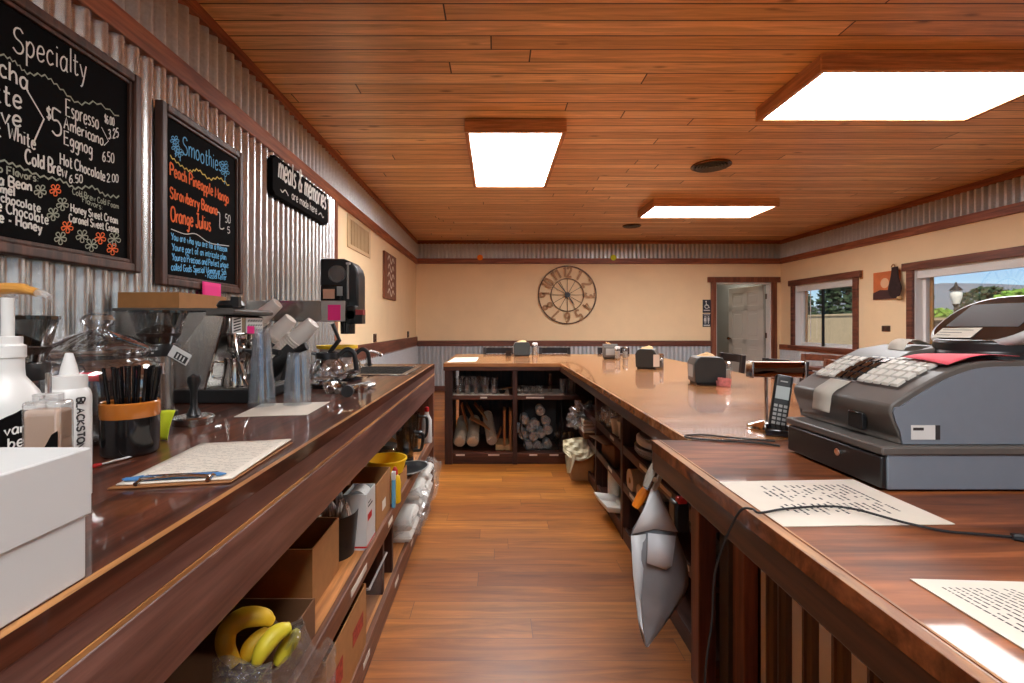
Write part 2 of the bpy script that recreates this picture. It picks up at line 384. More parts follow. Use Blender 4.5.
M['trimz'] = wood('red brown trim wood upright', srgb(98,52,34), srgb(148,86,58), 'z', rough=0.5)
M['dtrim'] = wood('dark rail wood', srgb(84,44,32), srgb(132,78,58), 'y', rough=0.5)
M['dtrimx'] = wood('dark rail wood across', srgb(78,40,28), srgb(122,70,50), 'x', rough=0.5)
M['lightbox'] = wood('light box wood', srgb(192,132,86), srgb(232,176,122), 'x', rough=0.5)
M['lightboxy'] = wood('light box wood along', srgb(158,100,62), srgb(206,146,98), 'y', rough=0.5)
M['fascia'] = wood('worn counter board', srgb(88,54,47), srgb(132,92,81), 'y', rough=0.4, coat=0.3, coatr=0.15, wear=srgb(158,122,106), wear_at=0.68)
M['bfascia'] = wood('dark bar edge board', srgb(46,24,14), srgb(88,50,29), 'y', rough=0.45, coat=0.2, wear=srgb(156,106,64), wear_at=0.68)
M['bfasciax'] = wood('dark bar edge board across', srgb(58,28,18), srgb(98,54,34), 'x', rough=0.45, coat=0.2)
M['edge'] = wood('worn bare edge', srgb(140,84,44), srgb(214,156,92), 'y', rough=0.5, wear=srgb(64,36,20), wear_at=0.53, grain=5)
M['edgex'] = wood('worn bare edge across', srgb(112,64,36), srgb(190,132,80), 'x', rough=0.5, wear=srgb(54,28,18), wear_at=0.6, grain=9)
M['top'] = wood('dark lacquered worktop', srgb(50,24,16), srgb(108,60,42), 'y', rough=0.45, spec=0.12, coat=0.6, coatr=0.035, wear=srgb(142,102,78), wear_at=0.76, grain=10, bmp=0.06)
M['bartop'] = wood('lacquered bar boards', srgb(74,36,18), srgb(168,98,56), 'x', rough=0.45, spec=0.12, coat=0.32, coatr=0.04, wear=srgb(190,128,84), wear_at=0.66, grain=8, con=0.6, bmp=0.07)
M['fartop'] = wood('bar boards with wall glare', srgb(150,92,50), srgb(212,146,90), 'x', rough=0.25, coat=0.8, coatr=0.05, wear=srgb(190,130,80), wear_at=0.74, grain=9, bmp=0.05)  # dark boards coloured paler to stand for the wall's reflection
M['shelf'] = wood('bare shelf board', srgb(172,108,56), srgb(214,146,84), 'y', rough=0.55, wear=srgb(110,60,32), wear_at=0.68)
M['lip'] = wood('brown shelf lip', srgb(84,48,32), srgb(136,86,56), 'y', rough=0.5, wear=srgb(160,112,74), wear_at=0.7)
M['cab'] = wood('dark cabinet wood', srgb(48,24,17), srgb(84,46,32), 'z', rough=0.5)
M['cabx'] = wood('dark cabinet wood across', srgb(56,28,19), srgb(100,56,37), 'x', rough=0.5)
M['caby'] = wood('dark cabinet wood along', srgb(48,24,17), srgb(88,48,32), 'y', rough=0.5)
M['post'] = wood('reddish post wood', srgb(84,42,28), srgb(136,76,50), 'z', rough=0.5)
def galvanised(name, metal, rough, tint):
    m, nt, b = new_mat(name); sg = lambda r,g,b: srgb(min(255,r+tint[0]),min(255,g+tint[1]),min(255,b+tint[2]))
    v = pos_node(nt); n = noise_n(nt, v, 60, 3); n2 = noise_n(nt, v, 6, 3)
    c = ramp(nt, n, [(0.3,sg(186,187,186)),(0.7,sg(206,207,206))])
    nt.links.new(c, b.inputs['Base Color']); b.inputs['Metallic'].default_value = metal
    b.inputs['Roughness'].default_value = rough
    return m
M['galv'] = galvanised('galvanised corrugated steel', 0.35, 0.32, (6,10,14))
M['galvs'] = galvanised('bright corrugated steel', 0.85, 0.25, (20,20,20))
M['steel'] = plain('brushed stainless', srgb(176,174,170), 0.26, 1.0, var=0.08, vscale=40)
M['chrome'] = plain('chrome', srgb(214,210,204), 0.07, 1.0)
M['copper'] = plain('bronze mirror metal', srgb(120,84,62), 0.14, 1.0)
M['black'] = plain('black plastic', srgb(26,26,27), 0.35)
M['blackm'] = plain('matt black', srgb(22,21,21), 0.6)
M['blackg'] = plain('gloss black', srgb(18,18,19), 0.12, coat=0.4)
M['dgrey'] = plain('charcoal plastic', srgb(92,87,82), 0.42, var=0.05)
M['sgrey'] = plain('slate grey plastic', srgb(116,124,134), 0.4, var=0.03)
M['mgrey'] = plain('mid grey plastic', srgb(158,158,154), 0.4)
M['white'] = plain('white plastic', srgb(212,211,207), 0.4)
M['card_w'] = plain('white coated card', srgb(202,203,201), 0.5, var=0.02, vscale=6)
M['paper'] = plain('white paper', srgb(222,213,198), 0.8, var=0.03, vscale=20)
M['pcup'] = plain('white paper cup', srgb(226,218,208), 0.6)
M['kraft'] = plain('brown cardboard', srgb(168,116,66), 0.8, var=0.08, vscale=25)
M['kraftd'] = plain('dark cardboard', srgb(112,74,44), 0.85, var=0.08, vscale=25)
M['napkin'] = plain('kraft paper napkin', srgb(206,168,118), 0.85, var=0.06)
M['ink'] = plain('black ink', srgb(44,42,42), 0.7)
M['chalkboard'] = plain('black chalkboard', srgb(15,13,13), 0.8, var=0.15, vscale=6, spec=0.06)
M['bframe'] = wood('dark brown frame wood', srgb(52,31,23), srgb(98,62,46), 'z', rough=0.5)
M['chalk'] = plain('white chalk', srgb(222,220,212), 0.9)
M['chalkg'] = plain('greenish grey chalk', srgb(160,164,146), 0.9)
M['chalko'] = plain('orange chalk', srgb(236,112,58), 0.9)
M['chalkb'] = plain('blue chalk', srgb(112,186,232), 0.9)
M['chalky'] = plain('yellow chalk', srgb(232,206,110), 0.9)
M['pink'] = plain('hot pink paper', srgb(248,52,140), 0.75)
M['coral'] = plain('coral pink paper', srgb(240,96,110), 0.75)
M['red'] = plain('red', srgb(196,34,34), 0.5)
M['yellow'] = plain('yellow plastic', srgb(240,196,30), 0.4)
M['neon'] = plain('neon yellow paper', srgb(222,238,50), 0.75)
M['orange'] = plain('orange plastic', srgb(232,132,30), 0.4)
M['orangec'] = plain('orange brown card', srgb(176,112,60), 0.7, var=0.1)
M['blue'] = plain('blue plastic', srgb(72,124,176), 0.35)
M['lblue'] = plain('light blue plastic', srgb(96,166,200), 0.4)
M['amber'] = plain('amber glaze', srgb(178,104,38), 0.2, coat=0.5)
M['tanliq'] = plain('milky tan syrup', srgb(206,172,148), 0.25, var=0.05)
M['beans'] = plain('coffee beans', srgb(46,29,21), 0.5, var=0.6, vscale=120, bmp=1.0)
M['gold'] = plain('gold plastic', srgb(196,138,62), 0.35)
M['banana'] = plain('banana peel', srgb(222,178,38), 0.5, var=0.12, vscale=14)
M['bananag'] = plain('greenish banana peel', srgb(206,188,46), 0.5, var=0.12, vscale=14)
M['brownd'] = plain('dark brown tip', srgb(60,40,22), 0.7)
M['foam'] = plain('white foam', srgb(226,222,212), 0.65)
M['glass'] = glassy('clear glass', (0.985,0.99,0.99,1), 0.10, 0.02, 0.8)
M['dglass'] = glassy('smoked glass', (0.74,0.77,0.77,1), 0.08, 0.04, 0.7)
M['clearp'] = milky('clear plastic', (0.86,0.88,0.9,1), 0.055, 0.07, 0.10)
M['film'] = milky('crumpled clear film', (0.86,0.85,0.82,1), 0.13, 0.24, 0.08)
M['film2'] = milky('thin clear film', (0.86,0.85,0.82,1), 0.06, 0.10, 0.14)
M['hazy'] = milky('milky clear plastic', (0.82,0.82,0.8,1), 0.4, 0.08, 0.2)
M['pane'] = glassy('window glass', (0.97,0.98,0.98,1), 0.02, 0.0, 0.35)
M['diffuser'] = emit('lit diffuser', (0.97,0.985,1.0,1), 9.5)
M['lampglobe'] = plain('milk glass globe', srgb(240,236,222), 0.3)
M['vinyl'] = plain('white vinyl', srgb(228,226,222), 0.4)
M['asphalt'] = plain('asphalt', srgb(128,124,118), 0.9, var=0.1, vscale=1)
M['stucco'] = plain('tan stucco', srgb(214,188,150), 0.9, var=0.06, vscale=4)
M['fencew'] = wood('shaded fence boards', srgb(74,60,46), srgb(120,98,76), 'z', rough=0.8)  # dark tone stands for the fence face in shadow
M['leaf'] = plain('dark green needles', srgb(46,66,36), 0.7, var=0.5, vscale=9)
M['leafl'] = plain('light green leaves', srgb(128,168,64), 0.7, var=0.4, vscale=9)
M['bark'] = plain('bark', srgb(70,52,38), 0.9, var=0.2)
M['mount'] = plain('hazed hillside', srgb(126,132,140), 1.0, var=0.12, vscale=0.06)  # distance haze put into the bluish grey
M['chairwood'] = wood('brown chair wood', srgb(74,36,22), srgb(124,68,42), 'y', rough=0.35, coat=0.3)
M['chairdark'] = plain('espresso chair wood', srgb(34,26,25), 0.35)

# ================================================================ SETTING
XL, XR, YB, YF, ZC = -1.52, 5.415, 8.93, -3.2, 2.85
struct(MB().box(XL-0.3,XR+0.3,YF-0.3,YB+3.2,-0.1,0).build('floor', M['floor'], smooth=0))
struct(MB().box(XL-0.3,XR+0.3,YF-0.3,YB+0.15,ZC,ZC+0.1).build('ceiling', M['ceil'], smooth=0))
def holed(mb, mk, a0, a1, z0, z1, holes):
    xs = sorted({a0,a1,*[h[0] for h in holes],*[h[1] for h in holes]}); zs = sorted({z0,z1,*[h[2] for h in holes],*[h[3] for h in holes]})
    for i in range(len(xs)-1):
        for j in range(len(zs)-1):
            cx, cz = (xs[i]+xs[i+1])/2, (zs[j]+zs[j+1])/2
            if any(h[0] < cx < h[1] and h[2] < cz < h[3] for h in holes): continue
            mk(mb, xs[i], xs[i+1], zs[j], zs[j+1])
    return mb
DX0, DX1, DZ = 4.175, 5.225, 2.06
WINS = [(7.10,8.50,0.88,1.96), (3.55,6.08,0.88,1.96), (-0.2,2.4,0.88,1.96)]  # the third window is out of view, added for its daylight
struct(MB().box(XL-0.14,XL,YF-0.14,YB+0.14,0,ZC).build('wall_left', M['paint'], smooth=0))
struct(holed(MB(), lambda m,a,b,c,d: m.box(a,b,YB,YB+0.14,c,d), XL, XR, 0, ZC, [(DX0,DX1,0,DZ)]).build('wall_back', M['paint'], smooth=0))
struct(holed(MB(), lambda m,a,b,c,d: m.box(XR,XR+0.16,a,b,c,d), YF-0.14, YB+0.14, 0, ZC, WINS).build('wall_right', M['paint'], smooth=0))
ADDED_WINS = [(-1.0,1.2,0.7,2.2), (1.7,3.9,0.7,2.2)]  # unseen front windows, added to let daylight in
struct(holed(MB(), lambda m,a,b,c,d: m.box(a,b,YF-0.14,YF,c,d), XL, XR, 0, ZC, ADDED_WINS).build('wall_front', M['paint'], smooth=0))

PITCH, AMP = 0.079, 0.016
def corr(name, o, u, length, z0, z1, nrm, per=10, mat=None, pitch=PITCH, amp=AMP, sq=0):
    u = Vector(u); nrm = Vector(nrm); o = Vector(o); n = int(length/pitch*per); mb = MB(); vs = []
    for i in range(n+1):
        t = length*i/n; q = math.sin(2*PI*t/pitch); w = max(-1,min(1,q*sq)) if sq else 1.25*q-0.25*q**3; d = 0.002 + amp + amp*w
        p = o + u*t + nrm*d; vs += [(p.x,p.y,z0),(p.x,p.y,z1)]
    mb.add(vs, [(2*i,2*i+2,2*i+3,2*i+1) for i in range(n)])
    return mb.build(name, mat or M['galv'], smooth=60)
YT = 4.33
struct(corr('wall_left_corrugated_panel', (XL,YF,0), (0,1,0), YT-YF, 0.0, 2.42, (1,0,0), mat=M['galvs']))
struct(corr('wall_left_corrugated_band', (XL,YF,0), (0,1,0), YB-YF, 2.50, 2.80, (1,0,0)))
struct(corr('wall_left_wainscot', (XL,YT+0.09,0), (0,1,0), YB-YT-0.09, 0.0, 0.87, (1,0,0)))
struct(corr('wall_back_corrugated_band', (XL,YB,0), (1,0,0), XR-XL, 2.50, 2.80, (0,-1,0), amp=0.023, sq=2.4, per=16))
struct(corr('wall_back_wainscot', (XL,YB,0), (1,0,0), DX0-0.1-XL, 0.0, 0.87, (0,-1,0), amp=0.023, sq=2.4, per=16))
struct(corr('wall_right_corrugated_band', (XR,YF,0), (0,1,0), YB-YF, 2.50, 2.80, (-1,0,0), amp=0.02, sq=2.0, per=14))
struct(corr('wall_right_wainscot', (XR,YF,0), (0,1,0), YB-YF, 0.0, 0.82, (-1,0,0)))
def trim(n, mb, m): return struct(mb.build('trim_%d' % n, m, bevel=0.004))
trim(1, MB().box(XL,XL+0.045,YF,YB,2.785,2.85), M['trim'])
trim(2, MB().box(XL,XL+0.04,YF,YB,2.405,2.505), M['trim'])
trim(3, MB().box(XL,XR,YB-0.055,YB,2.785,2.85), M['trimx'])
trim(4, MB().box(XL,XR,YB-0.052,YB,2.41,2.51), M['trimx'])
trim(5, MB().box(XR-0.055,XR,YF,YB,2.775,2.85), M['trim'])
trim(6, MB().box(XR-0.052,XR,YF,YB,2.41,2.51), M['trim'])
trim(7, MB().box(XL,XL+0.035,YT,YT+0.09,0,2.41), M['trimz'])
trim(8, MB().box(XL,XL+0.03,YT+0.09,YB,0.85,1.03), M['dtrim'])
trim(9, MB().box(XL,DX0-0.1,YB-0.052,YB,0.85,0.955), M['dtrimx'])
trim(10, MB().box(XR-0.04,XR,YF,YB,0.79,0.885), M['trim'])
struct(MB().box(XL+0.0,DX0-0.1,YB-0.058,YB-0.048,0,0.1).build('baseboard_back', M['dtrimx'], bevel=0.003))
# door casing, jamb and open door leaf
d1 = bpy.data.objects.new('door_1', None); COL.objects.link(d1); d1['kind'] = 'structure'
mb = MB().box(DX0-0.1,DX0,YB-0.03,YB,0,DZ).box(DX1,DX1+0.1,YB-0.03,YB,0,DZ).box(DX0-0.16,DX1+0.16,YB-0.04,YB,DZ,DZ+0.1)
mb.build('casing', M['trimz'], d1, bevel=0.004)
MB().box(DX0,DX0+0.02,YB,YB+0.14,0,DZ).box(DX1-0.02,DX1,YB,YB+0.14,0,DZ).box(DX0,DX1,YB,YB+0.14,DZ-0.03,DZ).build('jamb', M['vinyl'], d1)
def door_leaf():
    mb = MB(); w, h, t = 0.92, 2.0, 0.04
    mb.box(0,w,0.008,t-0.008,0,h)
    cols = [(0,0.11),(0.41,0.51),(0.81,0.92)]; rows = [(0,0.2),(0.82,0.95),(1.52,1.62),(1.88,2.0)]
    for a,b in cols: mb.box(a,b,0,t,0,h)
    for a,b in rows: mb.box(0,w,0,t,a,b)
    for x0,x1 in ((0.16,0.36),(0.56,0.76)):
        for z0,z1 in ((0.27,0.75),(1.02,1.45),(1.68,1.82)): mb.box(x0,x1,0.003,t-0.003,z0,z1)
    return mb
leaf = door_leaf().build('door_leaf', M['door_paint'], d1, bevel=0.004)
ang = math.radians(180-76); leaf.location = (DX1-0.05, YB+0.12, 0.02); leaf.rotation_euler = (0,0,ang)
k = MB().cyl((0.86,-0.03,0.95),(0.86,0.07,0.95),0.012).ball((0.86,-0.055,0.95),0.03).ball((0.86,0.095,0.95),0.03).build('knob', M['copper'], leaf)
for z in (0.25,1.0,1.75):
    MB().cyl((DX1-0.035,YB+0.10,z),(DX1-0.035,YB+0.10,z+0.1),0.012).build('hinge', M['copper'], d1)
struct(MB().box(XL+3.5,XR+0.3,YB+2.6,YB+2.7,0,ZC).box(XR,XR+0.1,YB+0.14,YB+2.6,0,ZC).box(XL+4.4,XL+4.5,YB+0.14,YB+2.6,0,ZC).box(XL+3.5,XR+0.3,YB+0.14,YB+2.7,ZC,ZC+0.1).build('wall_restroom_hall', M['grey_paint'], smooth=0))
hall_fill = thing('ceiling_light', 'unseen flat ceiling light added to brighten the hall behind the open door', 'light', (4.75,YB+1.3,ZC))  # unseen fill light, added so the hall is not dark
MB().box(-0.25,0.25,-0.25,0.25,-0.05,0).build('body', M['vinyl'], hall_fill, bevel=0.01); MB().box(-0.22,0.22,-0.22,0.22,-0.056,-0.05).build('diffuser', emit('hall fill light', (1,0.95,0.86,1), 11.0), hall_fill, smooth=0)
# windows
def window(n, y0, y1, z0, z1, mull):
    w = bpy.data.objects.new('window_%d' % n, None); COL.objects.link(w); w['kind'] = 'structure'
    x = XR
    MB().box(x-0.035,x,y0-0.09,y0,z0,z1).box(x-0.035,x,y1,y1+0.09,z0,z1).box(x-0.045,x,y0-0.15,y1+0.15,z1,z1+0.1).box(x-0.07,x,y0-0.12,y1+0.12,z0-0.05,z0).build('casing', M['dtrim'], w, bevel=0.004)
    MB().frame(x,x+0.1,y0,y1,z0,z1,0.012).build('reveal', M['vinyl'], w)
    f = MB(); a0,a1,b0,b1 = y0+0.012,y1-0.012,z0+0.012,z1-0.012; t = 0.05
    f.frame(x+0.09,x+0.14,a0,a1,b0,b1,t)
    for m in mull: f.box(x+0.095,x+0.135,m-0.025,m+0.025,b0,b1)
    f.build('sash', M['vinyl'], w, bevel=0.003)
    MB().box(x+0.112,x+0.118,a0+t,a1-t,b0+t,b1-t).build('pane', M['pane'], w, smooth=0)
    b = MB().box(x+0.02,x+0.075,y0+0.015,y1-0.015,z1-0.11,z1-0.013)
    for i in range(5): b.box(x+0.016,x+0.079,y0+0.015,y1-0.015,z1-0.105+i*0.018,z1-0.098+i*0.018)
    b.build('raised_blind', M['vinyl'], w)
    MB().box(x+0.142,x+0.16,y1-0.1,y1,z0,z1).build('outside_trim', M['gold'], w)
    return w
w1 = window(1, *WINS[0], [])
MB().box(XR+0.05,XR+0.075,7.85,7.89,0.893,1.85).build('screen_bar', M['blackm'], w1)
MB().cyl((XR+0.06,8.18,1.0),(XR+0.06,8.18,1.86),0.006,n=8).build('blind_wand', M['vinyl'], w1)
window(2, *WINS[1], []); window(3, *WINS[2], [1.1])
for n, (a,b,c,d) in enumerate(ADDED_WINS):
    w = bpy.data.objects.new('window_%d' % (n+4), None); COL.objects.link(w); w['kind'] = 'structure'
    MB().box(a-0.09,a,YF,YF+0.03,c,d).box(b,b+0.09,YF,YF+0.03,c,d).box(a-0.12,b+0.12,YF,YF+0.04,d,d+0.1).box(a-0.12,b+0.12,YF,YF+0.05,c-0.08,c).build('casing', M['trimx'], w, bevel=0.004)
    MB().box(a,b,YF-0.075,YF-0.07,c,d).build('pane', M['pane'], w, smooth=0)

# ---------------------------------------------------------------- outside
GZ = -0.15
struct(MB().box(XR+0.3,140,-40,160,GZ-0.1,GZ).build('ground', M['asphalt'], smooth=0))
struct(MB().box(-30,XR+0.2,-40,YF-0.35,GZ-0.1,GZ).build('ground_front', M['asphalt'], smooth=0))
FX = 14.0
o = MB().box(FX,FX+0.2,17.6,34,GZ,1.62).box(FX-0.04,FX+0.24,17.6,34,1.62,1.70).build('boundary_wall', M['stucco'], bevel=0.01)
tag(o, 'tan stucco boundary wall outside the smaller window', 'wall')
fr = thing('board_fence', 'brown board fence outside the large window, its shaded face and sunlit cap coloured in', 'fence', (FX,0,GZ))
mb = MB(); y = 4.0
while y < 17.5:
    mb.box(0,0.025,y,y+0.14,0,1.55); y += 0.15
mb.build('boards', M['fencew'], fr); MB().box(-0.05,0.07,4,17.5,1.55,1.63).build('cap_rail', M['stucco'], fr)  # pale cap colour stands for the sunlit top of the fence
for yy in (4.2,7.5,10.8,14.1,17.4): MB().box(0.025,0.125,yy-0.05,yy+0.05,0,1.5).build('post', M['fencew'], fr)
# street lamp
lx, ly = 12.0, FPX*12.0/(956-VX)
L = thing('street_lamp', 'black street lamp with a milk glass globe in front of the board fence', 'lamp', (lx,ly,GZ))
L.scale = (0.75,0.75,1.0)
MB().lathe([(0.12,0),(0.12,0.1),(0.06,0.25),(0.045,0.3),(0.04,1.75),(0.07,1.8),(0.05,1.86),(0.1,1.95)], n=16).build('post', M['blackm'], L)
MB().lathe([(0.09,1.95),(0.16,2.12),(0.17,2.22),(0.12,2.32)], n=18).build('globe', M['lampglobe'], L)
MB().lathe([(0.19,2.30),(0.12,2.37),(0.05,2.42),(0.03,2.5),(0.0,2.53)], n=18).build('cap', M['blackm'], L)
def tree(name, label, loc, h, r, mat, conic=True, n=900, leaf=0.22, seed=1, group=None):
    rr = random.Random(seed); t = thing(name, label, 'tree', loc, group=group)
    MB().tube([(0,0,0),(0.03,0.02,h*0.5),(0,0,h*0.95)], [r*0.09+0.05,r*0.06+0.03,0.02], 8).build('trunk', M['bark'], t)
    mb = MB()
    for i in range(n):
        u = rr.random(); z = h*(0.08+0.92*u) if conic else h*(0.35+0.65*u)
        rad = r*(1-u)**0.8 if conic else r*math.sqrt(max(0.05,1-(2*u-1)**2))
        a = rr.random()*2*PI; q = rad*math.sqrt(rr.uniform(0.15,1))
        c = Vector((q*math.cos(a), q*math.sin(a), z)); s = leaf*rr.uniform(0.6,1.3)
        d1 = Vector((rr.uniform(-1,1),rr.uniform(-1,1),rr.uniform(-0.6,0.6))).normalized()*s
        d2 = d1.orthogonal().normalized()*s*0.55
        mb.add([c-d1,c+d2,c+d1,c-d2],[(0,1,2,3)])
    mb.build('crown', mat, t, smooth=0); return t
k = 0
for i, (x, yy, h, r) in enumerate([(17.2,20.6,6.5,1.9),(18.5,24.6,7.2,2.0),(17.6,28.6,6.6,2.0),(19.0,33.0,7.0,2.2)]):
    tree('conifer', 'dark conifer in the row rising behind the tan boundary wall', (x,yy,GZ), h, r, M['leaf'], True, 3600, 0.2, 11+i, 'conifers behind the boundary wall')
tree('conifer', 'dark pine topping the board fence beside the hill', D(987,325,45)+Vector((0,0,-1.4)), 5.0, 2.3, M['leaf'], False, 900, 0.3, 31)
tree('conifer', 'slim conifer at the window edge beyond the board fence', (17.2,19.2,GZ), 3.0, 0.5, M['leaf'], True, 500, 0.16, 32)
tree('shrub', 'bright green leafy shrub beyond the board fence near the lamp', D(941,325,19.5)+Vector((0,0,-1.4)), 2.05, 0.75, M['leafl'], False, 700, 0.13, 33)
tree('shrub', 'small green tree at the end of the view over the board fence', D(1021,325,40)+Vector((0,0,-1.4)), 4.4, 2.0, M['leafl'], False, 700, 0.3, 34)
mb = MB()
prof = [(-11,1),(110,2),(130,4.5),(144,8),(159,13),(190,16),(251,12)]
def hill(u, v):
    yy = -10+260*u; zz = 0
    for (a,za),(b,zb) in zip(prof, prof[1:]):
        if a <= yy <= b: zz = za+(zb-za)*(yy-a)/(b-a)
    s = math.sin(v*PI); return (150+60*v, yy, GZ-2+ (zz*1.15+2)*s + mnoise.noise(Vector((u*9,v*4,1)))*0.7*s)
mb.grid(hill, 60, 12); struct(mb.build('mountain', M['mount'], smooth=60))
# ================================================================ SERVING COUNTER along the corrugated wall
LT = 0.956; LX = -0.463; LY0, LY1 = -1.6, 3.54
t = thing('counter', 'long dark lacquered serving counter along the corrugated steel wall', 'counter', (0,0,0))
SX0, SX1, SY0, SY1 = -0.95, -0.545, 2.76, 3.30          # sink cut-out
XB = XL + 0.036
holed(MB(), lambda m,a,b,c,d: m.box(a,b,c,d,LT-0.03,LT), XB, LX, LY0, LY1, [(SX0,SX1,SY0,SY1)]).build('worktop', M['top'], t, smooth=0)
MB().box(LX-0.028,LX-0.001,LY0,LY1,0.884,LT-0.004).build('upper_fascia', M['fascia'], t, bevel=0.003)
MB().box(LX-0.032,LX+0.001,LY0,LY1,0.75,0.878).build('lower_fascia', M['fascia'], t, bevel=0.004)
MB().box(LX-0.03,LX+0.0005,LY0,LY1,0.8775,0.8845).build('worn_groove', M['edge'], t)
MB().prism([(0,0),(0.012,0),(0,-0.014)], (LX-0.0125,LY0,LT+0.0005), (1,0,0), (0,0,1), (0,LY1-LY0,0)).build('worn_edge', M['edge'], t)
MB().box(XB,LX-0.028,LY1-0.03,LY1,0.75,LT-0.03).build('end_fascia', M['bfasciax'], t, bevel=0.003)
# under-counter shelving
t = thing('shelving', 'open wooden shelving under the serving counter by the aisle', 'shelving', (0,0,0))
SB = -1.08
for nm, z in (('shelf', 0.417), ('shelf', 0.09)):
    MB().box(SB,LX-0.022,LY0,LY1-0.05,z-0.022,z).build(nm, M['shelf'], t)
MB().box(LX-0.022,LX,LY0,LY1-0.05,0.352,0.423).build('shelf_lip', M['lip'], t, bevel=0.004)
MB().box(LX-0.022,LX,LY0,LY1-0.05,0.0,0.098).build('shelf_lip', M['lip'], t, bevel=0.004)
MB().box(SB-0.02,SB,LY0,LY1-0.05,0,0.75).build('back_panel', M['cab'], t)
for y in (0.12,LY1-0.05): MB().box(SB-0.02,LX-0.002,y,y+0.045,0,0.752).build('side_post', M['post'], t, bevel=0.003)
for y in (2.02,2.2): MB().box(-0.62,LX-0.024,y,y+0.03,0.09,0.352).build('divider', M['cab'], t, bevel=0.002)
for y0,y1,z in ((1.50,1.68,0.378),(2.02,2.10,0.378),(2.75,2.9,0.378),(1.64,1.72,0.045),(2.15,2.23,0.045),(2.55,2.62,0.045)):
    MB().box(LX,LX+0.0015,y0,y1,z,z+0.022).build('shelf_label', M['paper'], t)
# sink and tap
s = thing('sink', 'stainless drop-in sink at the far end of the serving counter', 'sink', (0,0,0))
mb = MB(); rz0, rz1 = LT-0.002, LT+0.006
holed(mb, lambda m,a,b,c,d: m.box(a,b,c,d,rz0,rz1), SX0-0.025,SX1+0.02,SY0-0.025,SY1+0.025, [(SX0+0.012,SX1-0.012,SY0+0.012,SY1-0.012)]).build('rim', M['steel'], s, bevel=0.002)
a,b,c,d = SX0+0.012,SX1-0.012,SY0+0.012,SY1-0.012; zb = LT-0.17
MB().box(a-0.004,a,c,d,zb,LT).box(b,b+0.004,c,d,zb,LT).box(a,b,c-0.004,c,zb,LT).box(a,b,d,d+0.004,zb,LT).box(a,b,c,d,zb-0.004,zb).build('basin', M['steel'], s)
MB().cyl(((a+b)/2,(c+d)/2,zb),((a+b)/2,(c+d)/2,zb+0.004),0.04).build('drain', M['chrome'], s)
f = thing('tap', 'small chrome tap standing behind the sink', 'tap', (-0.93,3.42,LT))
MB().lathe([(0.03,0),(0.03,0.012),(0.018,0.02),(0.016,0.06)]).tube(spline([(0,0,0.05),(0,0,0.085),(0.03,-0.02,0.105),(0.10,-0.06,0.09),(0.11,-0.066,0.07)],6), 0.011, 10).build('spout', M['chrome'], f)
MB().tube([(0,0,0.06),(-0.02,0.05,0.09)],0.008,8).build('lever', M['chrome'], f)

# ================================================================ BAR (far L-shaped part, near part)
BT = 0.906; BX = 0.575; BY = 4.20; NX = 0.465; NY = 1.405; BRX = 1.755; BBY = 5.55; BLX = -0.47
t = thing('bar_counter', 'L-shaped lacquered bar top with napkin holders and a mirror-like varnish', 'counter', (0,0,0))
poly = [(BX,NY),(BRX,NY),(BRX,BBY),(BLX,BBY),(BLX,BY),(BX,BY)]
MB().prism(poly, (0,0,BT-0.03), (1,0,0), (0,1,0), (0,0,0.03)).build('worktop', M['fartop'], t, smooth=0)
mb = MB().box(BX+0.001,BX+0.026,NY+0.02,BY,BT-0.075,BT-0.003)
mb.build('side_fascia', M['bfascia'], t, bevel=0.003)
MB().box(BLX,BX+0.02,BY+0.001,BY+0.026,BT-0.065,BT-0.003).build('front_fascia', M['bfasciax'], t, bevel=0.003)
MB().box(BLX+0.001,BLX+0.025,BY+0.026,BBY,BT-0.065,BT-0.003).build('end_fascia', M['bfascia'], t, bevel=0.003)
MB().box(BRX-0.026,BRX-0.001,NY,BBY,BT-0.065,BT-0.003).box(BLX,BRX,BBY-0.026,BBY-0.001,BT-0.065,BT-0.003).build('outer_fascia', M['bfascia'], t, bevel=0.003)
MB().prism([(0,0),(0.010,0),(0,-0.010)], (BX+0.0102,NY,BT+0.0005), (-1,0,0), (0,0,1), (0,BY-NY,0)).build('worn_edge', M['edge'], t)
MB().prism([(0,0),(0.008,0),(0,-0.008)], (BLX,BY+0.0082,BT+0.0005), (0,-1,0), (0,0,1), (BX-BLX,0,0)).build('worn_edge', M['edgex'], t)
t = thing('counter', 'dark varnished counter carrying the cash register, with a worn bare edge', 'counter', (0,0,0))
NY0 = -1.4
MB().box(NX,BRX,NY0,NY,BT-0.03,BT).build('worktop', M['bartop'], t, smooth=0)
MB().box(NX+0.001,NX+0.03,NY0,NY,BT-0.088,BT-0.005).build('side_fascia', M['bfascia'], t, bevel=0.004)
MB().box(NX+0.03,BX+0.12,NY-0.026,NY-0.001,BT-0.075,BT-0.003).build('end_fascia', M['bfasciax'], t, bevel=0.003)
mb = MB().prism([(0,0),(0.018,0),(0,-0.020)], (NX+0.0185,NY0,BT+0.0006), (-1,0,0), (0,0,1), (0,NY-NY0,0))
mb.build('worn_edge', M['edge'], t)
MB().box(NX+0.022,NX+0.026,NY0,NY,BT-0.001,BT+0.0012).build('edge_seam', M['edge'], t)
M['dark_rib'] = wood('ribbed metal dark reflection', srgb(64,40,24), srgb(118,80,50), 'z', rough=0.45)  # dark reflections on the ribbed metal, put in as brown
